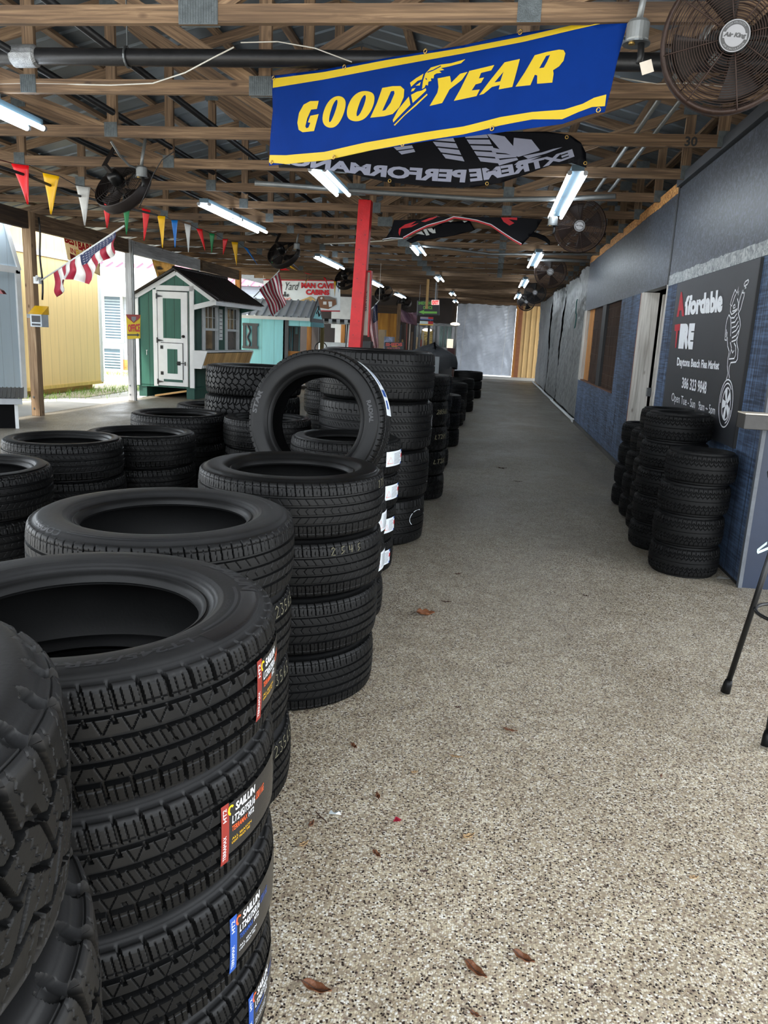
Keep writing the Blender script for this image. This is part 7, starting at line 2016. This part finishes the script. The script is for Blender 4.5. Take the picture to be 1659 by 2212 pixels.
# flags
def flag(label, base, tip, cloth_fn, stripes, canton, n=60, pole_r=.012):
    t = thing('flag', label, 'flag', (0, 0, 0))
    m = MB(); m.tube([base, tip], pole_r, 8); m.build('pole', OFFWHITE, t, smooth=True)
    # 13 stripes run along u; canton at the pole end
    for k in range(13):
        v0, v1 = k / 13, (k + 1) / 13
        m = MB(); m.grid(lambda u, v: cloth_fn(u, v0 + (v1 - v0) * v), 26, 2)
        m.build('stripe', FLAG_RED if k % 2 == 0 else FLAG_WHITE, t, smooth=True, solid=.0012, fix=False)
    m = MB(); m.grid(lambda u, v: cloth_fn(u * .4, v * 7 / 13) + canton, 14, 8); c = m.build('canton', FLAG_BLUE, t, smooth=True, solid=.0012, fix=False)
    st = MB()
    for i in range(9):
        for j in range(5 + (i + 1) % 2):
            u0 = (i + 1) / 10 * .4; v0 = ((j + 1) / 6.0 if i % 2 else (j + .5) / 6) * 7 / 13
            P = [cloth_fn(u0, v0) + canton * 1.6]
            du = (cloth_fn(u0 + .012, v0) - P[0] + canton * 1.6); dv = (cloth_fn(u0, v0 + .02) - P[0] + canton * 1.6)
            ring = [P[0] + du * math.cos(a) * (1 if kk % 2 else .45) + dv * math.sin(a) * (1 if kk % 2 else .45) for kk, a in enumerate([2 * PI * z_ / 10 for z_ in range(10)])]
            st.add(ring, [tuple(range(10))], [[(0, 0)] * 10])
    st.build('stars', FLAG_WHITE, c, fix=False)
    return t
FLAG_RED = paint('flag_red', (156, 28, 54), 0.6, 0.15, 9); FLAG_WHITE = paint('flag_white', (220, 218, 214), 0.6, 0.08, 9); FLAG_BLUE = paint('flag_blue', (24, 36, 76), 0.6, 0.15, 9)
# flag one slants out from the first post; cloth hangs below its pole
b1 = at(88, 606, Y=11.30); t1 = at(268, 488, Y=9.6)
FLY = [(0.0, 246, 537), (0.2, 224, 562), (0.36, 214, 582), (0.5, 187, 613), (0.62, 160, 601), (0.74, 146, 603), (0.86, 139, 626), (1.0, 116, 644)]
def cl1(u, v):
    """hoist runs down the pole (v), the fly hangs from it (u)"""
    s_ = 0.92 - 0.74 * v
    p = b1.lerp(t1, s_)
    k = max(i for i in range(len(FLY)) if FLY[i][0] <= v + 1e-9); k = min(k, len(FLY) - 2)
    f_ = (v - FLY[k][0]) / (FLY[k + 1][0] - FLY[k][0])
    q = at(FLY[k][1] * (1 - f_) + FLY[k + 1][1] * f_, FLY[k][2] * (1 - f_) + FLY[k + 1][2] * f_, Y=p.y)
    w = p.lerp(q, u)
    return w + Vector((0, (.10 * math.sin(v * 15) * u + .05 * math.sin(u * 7 + v * 6) * u), .02 * math.sin(u * 5 + v * 9) * u))
flag('striped flag slanting out from the first post, starred canton at its upper end', b1, t1, cl1, None, Vector((0.0, -0.006, 0)))
m = MB(); p = at(85, 606, Y=11.42); m.box(p.x - .05, p.x + .04, 11.34, 11.46, p.z - .05, p.z + .05); m.tube([p + Vector((0, -.08, .0)), p + Vector((.06, -.16, .05))], .022, 8); tag(m.build('flag_bracket', WHITE), 'white flag bracket screwed to the first post', 'bracket')
m = MB(); pa = at(82, 440, Y=11.42); pts_ = [Vector((pa.x, 11.42, 3.0 - .12 * k + 0)) + Vector((.012 * math.sin(k), 0, 0)) for k in range(11)]; m.tube(pts_, .014, 6); tag(m.build('black_hose', CABLE, smooth=True), 'black hose hanging down the side of the first post', 'hose')
# flag two: striped cloth over the turquoise roof
b2_ = at(548, 642, Y=17.6); t2_ = at(603, 585, Y=16.8)
def cl2(u, v):
    P0 = (603, 588); P1 = (560, 625); P2 = (592, 684); P3 = (617, 655)
    x = (P0[0] * (1 - v) + P1[0] * v) * (1 - u) + (P3[0] * (1 - v) + P2[0] * v) * u; y = (P0[1] * (1 - v) + P1[1] * v) * (1 - u) + (P3[1] * (1 - v) + P2[1] * v) * u
    x += 3 * math.sin(u * 7 + v * 5) * u
    return at(x, y, Y=17.0 + .12 * math.sin(v * 14 + u * 2))
t = thing('flag', 'red and white striped flag cloth hanging before the turquoise playhouse roof', 'flag', (0, 0, 0))
m = MB(); m.tube([b2_, t2_], .010, 8); m.build('pole', OFFWHITE, t, smooth=True)
for k in range(13):
    m = MB(); m.grid(lambda u, v: cl2(u, (k + v) / 13), 16, 2); m.build('stripe', FLAG_RED if k % 2 == 0 else FLAG_WHITE, t, smooth=True, solid=.0012, fix=False)
# flag three, right of the red post
def cl3(u, v):
    P0 = (815, 652); P1 = (798, 672); P2 = (806, 752); P3 = (818, 752)
    x = (P0[0] * (1 - v) + P1[0] * v) * (1 - u) + (P3[0] * (1 - v) + P2[0] * v) * u; y = (P0[1] * (1 - v) + P1[1] * v) * (1 - u) + (P3[1] * (1 - v) + P2[1] * v) * u
    x -= 3.5 * v * math.sin(u * PI)
    return at(x, y, Y=18.1 + .08 * math.sin(v * 13 + u * 3))
flag('star-spangled flag hanging just right of the red post', at(797, 674, Y=18.1), at(819, 649, Y=18.1), cl3, None, Vector((0, -.008, 0)), pole_r=.010)

for px, Y, yt, key in (((819, 649), 18.1, 18.12, 'star-spangled'), ((603, 585), 16.8, 16.88, 'red and white striped')):
    m = MB(); p = at(*px, Y=Y); m.tube([p, Vector((p.x, yt, 3.12))], .004, 5)
    m.build('cord', WHITE_CABLE, [o for o in bpy.data.objects if o.get('label', '').startswith(key)][0])
# ------------------------------------------------------------------ shop front at the far left end
YS = 27.0
def sp(x, y, Y=YS): return at(x, y, Y=Y)
m = MB(); m.box(-9.0, -1.75, 33.0, 33.1, 0, 3.6); tag(m.build('wall_far', paint('dark_brown_back_wall', (40, 32, 28), 0.8, 0.3, 1.5)), kind='structure')
def board(name, label, cat, tl, br, Y, depth, mat, ground=True, par=None, z0=None):
    A = sp(*tl, Y=Y); B_ = sp(*br, Y=Y); m = MB()
    m.box(min(A.x, B_.x), max(A.x, B_.x), Y, Y + depth, (0 if ground else min(A.z, B_.z)) if z0 is None else z0, max(A.z, B_.z))
    o = m.build(name, mat, par)
    if label: tag(o, label, cat)
    return o
t = thing('plywood_partition', 'honey-coloured plywood partition with a dark head board behind the flag', 'partition')
board('panel', None, None, (816, 676), (859, 760), 27.0, .05, lumber('honey_plywood', (120, 78, 26), (170, 118, 44), (196, 148, 66), knots=False, gscale=.4), True, t)
board('head_board', None, None, (815, 658), (861, 676), 27.0, .06, DARK_WOOD, False, t)
board('edge_post', None, None, (859, 656), (862, 740), 26.95, .1, LUMBER, True, t)
board('white_board', 'large whitewashed board wall left of the red post', 'board', (717, 640), (760, 700), 26.0, .05, OFFWHITE, False, z0=1.7)
board('narrow_board', 'bright white narrow board left of the red post', 'board', (724, 700), (736, 770), 25.94, .05, WHITE, True)
board('pine_board', 'upright orange pine board left of the red post', 'board', (737, 701), (745, 770), 25.9, .05, LUMBER_NEW, True)
board('grey_board', 'upright grey board between the pine board and the red post', 'board', (745.6, 701), (755, 770), 25.9, .05, GREY_POST, True)
m = MB(); A = sp(862, 664, 28.0); B_ = sp(901, 696, 28.0)
m.grid(lambda u, v: (A.x + (B_.x - A.x) * u, 28.0 + .08 * math.sin(u * 9 + v * 4), A.z + (B_.z - A.z) * (1 - v) - .1 * math.sin(PI * u) * v - u * .12), 18, 10)
tag(m.build('plastic_sheet', tarp_mat('purple_grey_plastic', (112, 82, 98), .2, .25, .8, 7), smooth=True, solid=.002, fix=False), 'draped purplish plastic sheet at the top of the far shop front', 'sheet')
t = thing('merchandise_rack', 'crowded dark rack of upright poles and goods under the purple sheet', 'rack', sp(880, 760, 28.2))
t.location.z = 0
r = random.Random(3); cols = [paint('rack_item_%d' % i, c, .4, .2) for i, c in enumerate(((60, 56, 54), (140, 70, 60), (176, 170, 160), (96, 70, 44), (44, 60, 76), (190, 160, 110)))]
for i in range(16):
    x = -.62 + i * .083; m = MB(); hh = r.uniform(1.4, 2.2); m.bar((x, r.uniform(-.1, .1), .35), (x + r.uniform(-.03, .03), r.uniform(-.1, .1), hh), r.uniform(.02, .06), .03); m.build('item', cols[i % 6], t)
m = MB(); m.box(-.7, .75, -.15, .2, .0, .4); m.box(-.72, -.66, -.15, .2, 0, 2.3); m.box(.7, .76, -.15, .2, 0, 2.2); m.build('rack_frame', BLACK, t)
# hanging direction sign
DS = Plane((0, 24.355, 0), (1, 0, 0))
t = thing('direction_sign', 'black hanging sign with green OFFICE lettering and a green arrow pointing left', 'sign', (0, 0, 0))
GREEN_GLOW_PRINT = emit('green_sign_glow_print', (92, 150, 60), 0.35)  # print given a glow of its own, no lamp behind it
q = [DS.px(*p) for p in ((902, 650), (949, 648), (949, 681), (901, 681))]
m = MB(); m.prism([(x, 24.355, z) for x, z in q], (0, .04, 0)); m.build('plate', SIGN_BLACK, t)
m = MB(); ps = [(x, 24.35, z) for x, z in q]; m.tube(ps, .012, 6, closed=True); m.build('frame', GALV, t)
flat_art('arrow', poly_2d([[DS.px(*p) for p in ((904.5, 674), (916, 669.5), (916, 672.5), (944, 673), (944, 677.5), (916, 677), (916, 679))]]), DS.fn(.01), GREEN_GLOW_PRINT, t)
flat_art('lettering', quad_text(DS, 'OFFICE', (914, 661), (934, 661), (914, 668), (934, 668), .03), DS.fn(.01), GREEN_GLOW_PRINT, t)
flat_art('lettering', quad_text(DS, 'SHEDS AND', (904, 651.5), (934, 651.5), (904, 658), (934, 658), .02), DS.fn(.01), GREEN_GLOW_PRINT, t)
m = MB()
for px in (906, 944): p = DS.p(*DS.px(px, 649)); m.tube([p + Vector((0, .02, 0)), Vector((p.x, 24.375, 3.12))], .006, 5)
m.build('hanging_wire', GALV, t)
A = sp(918.5, 667, 23.07); B_ = sp(924, 667, 23.07); m = MB(); m.box(A.x, B_.x, 23.07, 23.118, A.z, 3.17); tag(m.build('timber_batten', PLY_RAW), 'short upright timber batten in front of the green arrow sign', 'batten')
EX = Plane((0, 23.09, 0), (1, 0, 0))
t = thing('exit_sign', 'lit EXIT sign with red letters under the ceiling left of the far tarp', 'exit sign', (0, 0, 0))
q = [EX.px(*p) for p in ((932, 648), (948.5, 648), (948.5, 658.5), (932, 658.5))]
m = MB(); m.prism([(x, 23.09, z) for x, z in q], (0, .06, 0)); m.build('case', emit('exit_case_glow', (240, 196, 190), .9), t, bevel=.01)
flat_art('lettering', quad_text(EX, 'EXIT', (934, 649.5), (947, 649.5), (934, 657.5), (947, 657.5), .05), EX.fn(.006), emit('exit_red', (226, 40, 40), .6), t)
m = MB(); m.box((q[0][0] + q[1][0]) / 2 - .02, (q[0][0] + q[1][0]) / 2 + .02, 23.12, 23.15, q[0][1], 3.12); m.build('stem', GALV, t)
# two small price plates below
for i, (tl, br, base, band, lab) in enumerate((((908, 684), (935.5, 692), (150, 140, 150), STICKER_BLUE, 'upper small sign plate with a blue edge and red end below the arrow sign'), ((907, 693.2), (935.5, 703), (206, 222, 220), YELLOW_VINYL, 'lower small white sign plate with a yellow edge and red end below the arrow sign'))):
    t = thing('sign_plate', lab, 'sign', (0, 0, 0))
    A = sp(*tl, Y=24.37); B_ = sp(*br, Y=24.37); m = MB(); m.box(A.x, B_.x, 24.37, 24.40, B_.z, A.z); m.build('plate', paint('sign_plate_%d' % i, base, .4), t)
    m = MB(); m.box(A.x, B_.x, 24.36, 24.37, B_.z, B_.z + .03); m.build('edge_band', band, t)
    m = MB(); m.box(A.x + (B_.x - A.x) * .62, B_.x, 24.355, 24.37, B_.z + .035, A.z); m.build('red_end', RED, t)
    m = MB(); m.box(A.x + .05, A.x + .055, 24.39, 24.395, A.z - .02, 3.1 if i == 0 else A.z + .03); m.box(B_.x - .055, B_.x - .05, 24.39, 24.395, A.z - .02, 3.1 if i == 0 else A.z + .03); m.build('hanger', BLACK_METAL, t)
# glazed shop front with pale curtains and a curio
sf = thing('glazed_storefront', 'dark glazed shop front with pale curtains beside the far tarp', 'shop front', (0, 0, 0))
A = sp(900, 702, 30.0); B_ = sp(983, 790, 30.0)
m = MB(); m.box(A.x, B_.x, 30.0, 30.1, 0, A.z + .1); m.build('glazing', paint('dark_glass_front', (36, 40, 40), .12, .3, 2), sf)
m = MB(); m.box(A.x, B_.x, 29.95, 30.05, A.z, A.z + .07); 
for px in (900, 934, 958, 982): x = sp(px, 740, 30.0).x; m.box(x - .03, x + .03, 29.95, 30.05, 0, A.z)
m.build('frame', CONDUIT, sf)
for px0, px1 in ((948, 956), (959, 964), (966, 974)):
    x0, x1 = sp(px0, 740, 29.93).x, sp(px1, 740, 29.93).x
    m = MB(); m.grid(lambda u, v: (x0 + (x1 - x0) * u, 29.93 + .02 * math.sin(u * 20), sp(950, 750, 29.93).z + (A.z - sp(950, 750, 29.93).z) * v), 14, 3); m.build('curtain', paint('pale_curtain', (150, 172, 172), .6, .1), sf, smooth=True, solid=.004, fix=False)
board('gold_panel', None, None, (911, 714), (933, 748), 29.9, .04, osb('mottled_gold_panel', [(0, srgb(110, 90, 40)), (1, srgb(190, 166, 100))], 20), False, sf)
board('lit_panel', None, None, (966, 732), (978, 752), 29.9, .04, emit('lit_display_panel', (236, 226, 204), 1.0), False, sf)
for px in ((921, 713), (982, 700)):
    p = sp(*px, Y=29.0); m = MB(); m.lathe([(0, -.05), (.16, -.03), (.18, 0.02), (.1, .06), (0, .07)], 18, c=(p.x, 29.36, p.z)); tag(m.build('lamp_globe', emit('warm_lamp', (255, 240, 214), 1.6), smooth=True), 'small lit oval lamp %s' % ('inside the shop front above the gold panel' if px[0] < 950 else 'at the left edge of the far silver tarp'), 'lamp')
    m = MB(); m.tube([(p.x, 29.36, p.z + .06), (p.x, 29.36, 3.12)], .006, 5); c = m.build('cord', CABLE); c.parent = [o for o in bpy.data.objects if o.name.startswith('lamp_globe')][-1]
# sheds sign, low
SS = Plane((0, 22.4, 0), (1, 0, 0))
t = thing('sheds_sign', 'low black sign with red SHEDS lettering behind the tallest tire stack', 'sign', (0, 0, 0))
q = [SS.px(*p) for p in ((831, 739), (872, 739), (872, 762), (831, 762))]
m = MB(); m.prism([(x, 22.4, z) for x, z in q], (0, .03, 0)); m.box(q[0][0] + .1, q[0][0] + .14, 22.42, 22.45, 0, q[0][1]); m.box(q[1][0] - .14, q[1][0] - .10, 22.42, 22.45, 0, q[0][1]); m.build('plate', SIGN_BLACK, t)
flat_art('lettering', quad_text(SS, 'SHEDS', (833, 740.5), (869, 740.5), (833, 748), (869, 748), .06), SS.fn(.006), paint('salmon_red_print', (222, 92, 84), .5), t)
flat_art('small_lettering', quad_text(SS, 'GOLF CARTS', (836, 750), (864, 750), (836, 754), (864, 754), .03), SS.fn(.006), paint('salmon_print', (214, 110, 100), .5), t)
flat_art('yellow_line', quad_text(SS, 'AND', (846, 746.8), (858, 746.8), (846, 749.6), (858, 749.6), .03), SS.fn(.008), YELLOW_VINYL, t)
# covered grill and clutter
t = thing('covered_grill', 'dark grey tarpaulin-covered grill left of the far tarp', 'grill', sp(937, 790, 21.0)); t.location.z = 0
m = MB()
def cov(u, v):
    a = 2 * PI * u; w = .55 + .1 * math.cos(2 * a); prof = [(1.0, .78), (1.0, .95), (.92, 1.12), (.55, 1.26), (.05, 1.32)]
    i = v * 4; k = min(3, int(i)); f_ = i - k; rr = prof[k][0] * (1 - f_) + prof[k + 1][0] * f_; z = prof[k][1] * (1 - f_) + prof[k + 1][1] * f_
    return (.62 * rr * math.cos(a) + .03 * math.sin(5 * a) * rr, .34 * rr * math.sin(a) + .03 * math.cos(4 * a), z - .05 * rr * math.sin(3 * a) + .10 * math.cos(a - 2.2) * (1 - rr * .5))
m.grid(cov, 40, 14); m.build('cover', paint('dark_grey_cover', (46, 48, 52), .6, .2, 5, .3), t, smooth=True, fix=False)
m = MB(); m.box(-.5, .5, -.28, .28, .35, .8); m.build('fire_box', BLACK, t)
for sx in (-1, 1):
    for sy in (-1, 1):
        m = MB(); m.bar((sx * .46, sy * .25, 0), (sx * .46, sy * .25, .36), .04, .04, up=(0, 1, 0)); m.build('leg', BLACK_METAL, t)
board('paper_sheet', 'pale grey card leaning in front of the covered grill', 'card', (935, 770), (948, 792), 20.2, .01, paint('pale_grey_card', (150, 156, 160), .5), True)
board('black_cabinet', 'low black cabinet right of the covered grill', 'cabinet', (948, 772), (972, 795), 21.6, .4, BLACK, True)
board('red_cabinet', 'dark red cabinet next to the far tarp', 'cabinet', (966, 752), (980, 795), 24.5, .4, paint('dark_red_cabinet', (74, 30, 30), .5), True)
board('crate_stack', 'pile of pale goods behind the sheds sign', 'goods', (830, 727), (848, 740), 23.2, .5, paint('blue_white_goods', (140, 150, 176), .5, .5, 12), True)
board('bag', 'black bag at the foot of the red post', 'bag', (782, 737), (800, 760), 16.0, .3, BLACK, True)
board('tall_box', 'tall narrow tan carton between the flag and the plywood', 'carton', (818, 712), (830, 760), 24.6, .3, paint('tan_carton', (150, 128, 98), .6), True)
m = MB(); m.bar((-1.66, 34.7, 0), (-1.66, 34.7, 3.1), .09, .09, up=(0, 1, 0)); tag(m.build('timber_post', LUMBER), 'brown timber post at the left edge of the far silver tarp', 'post')
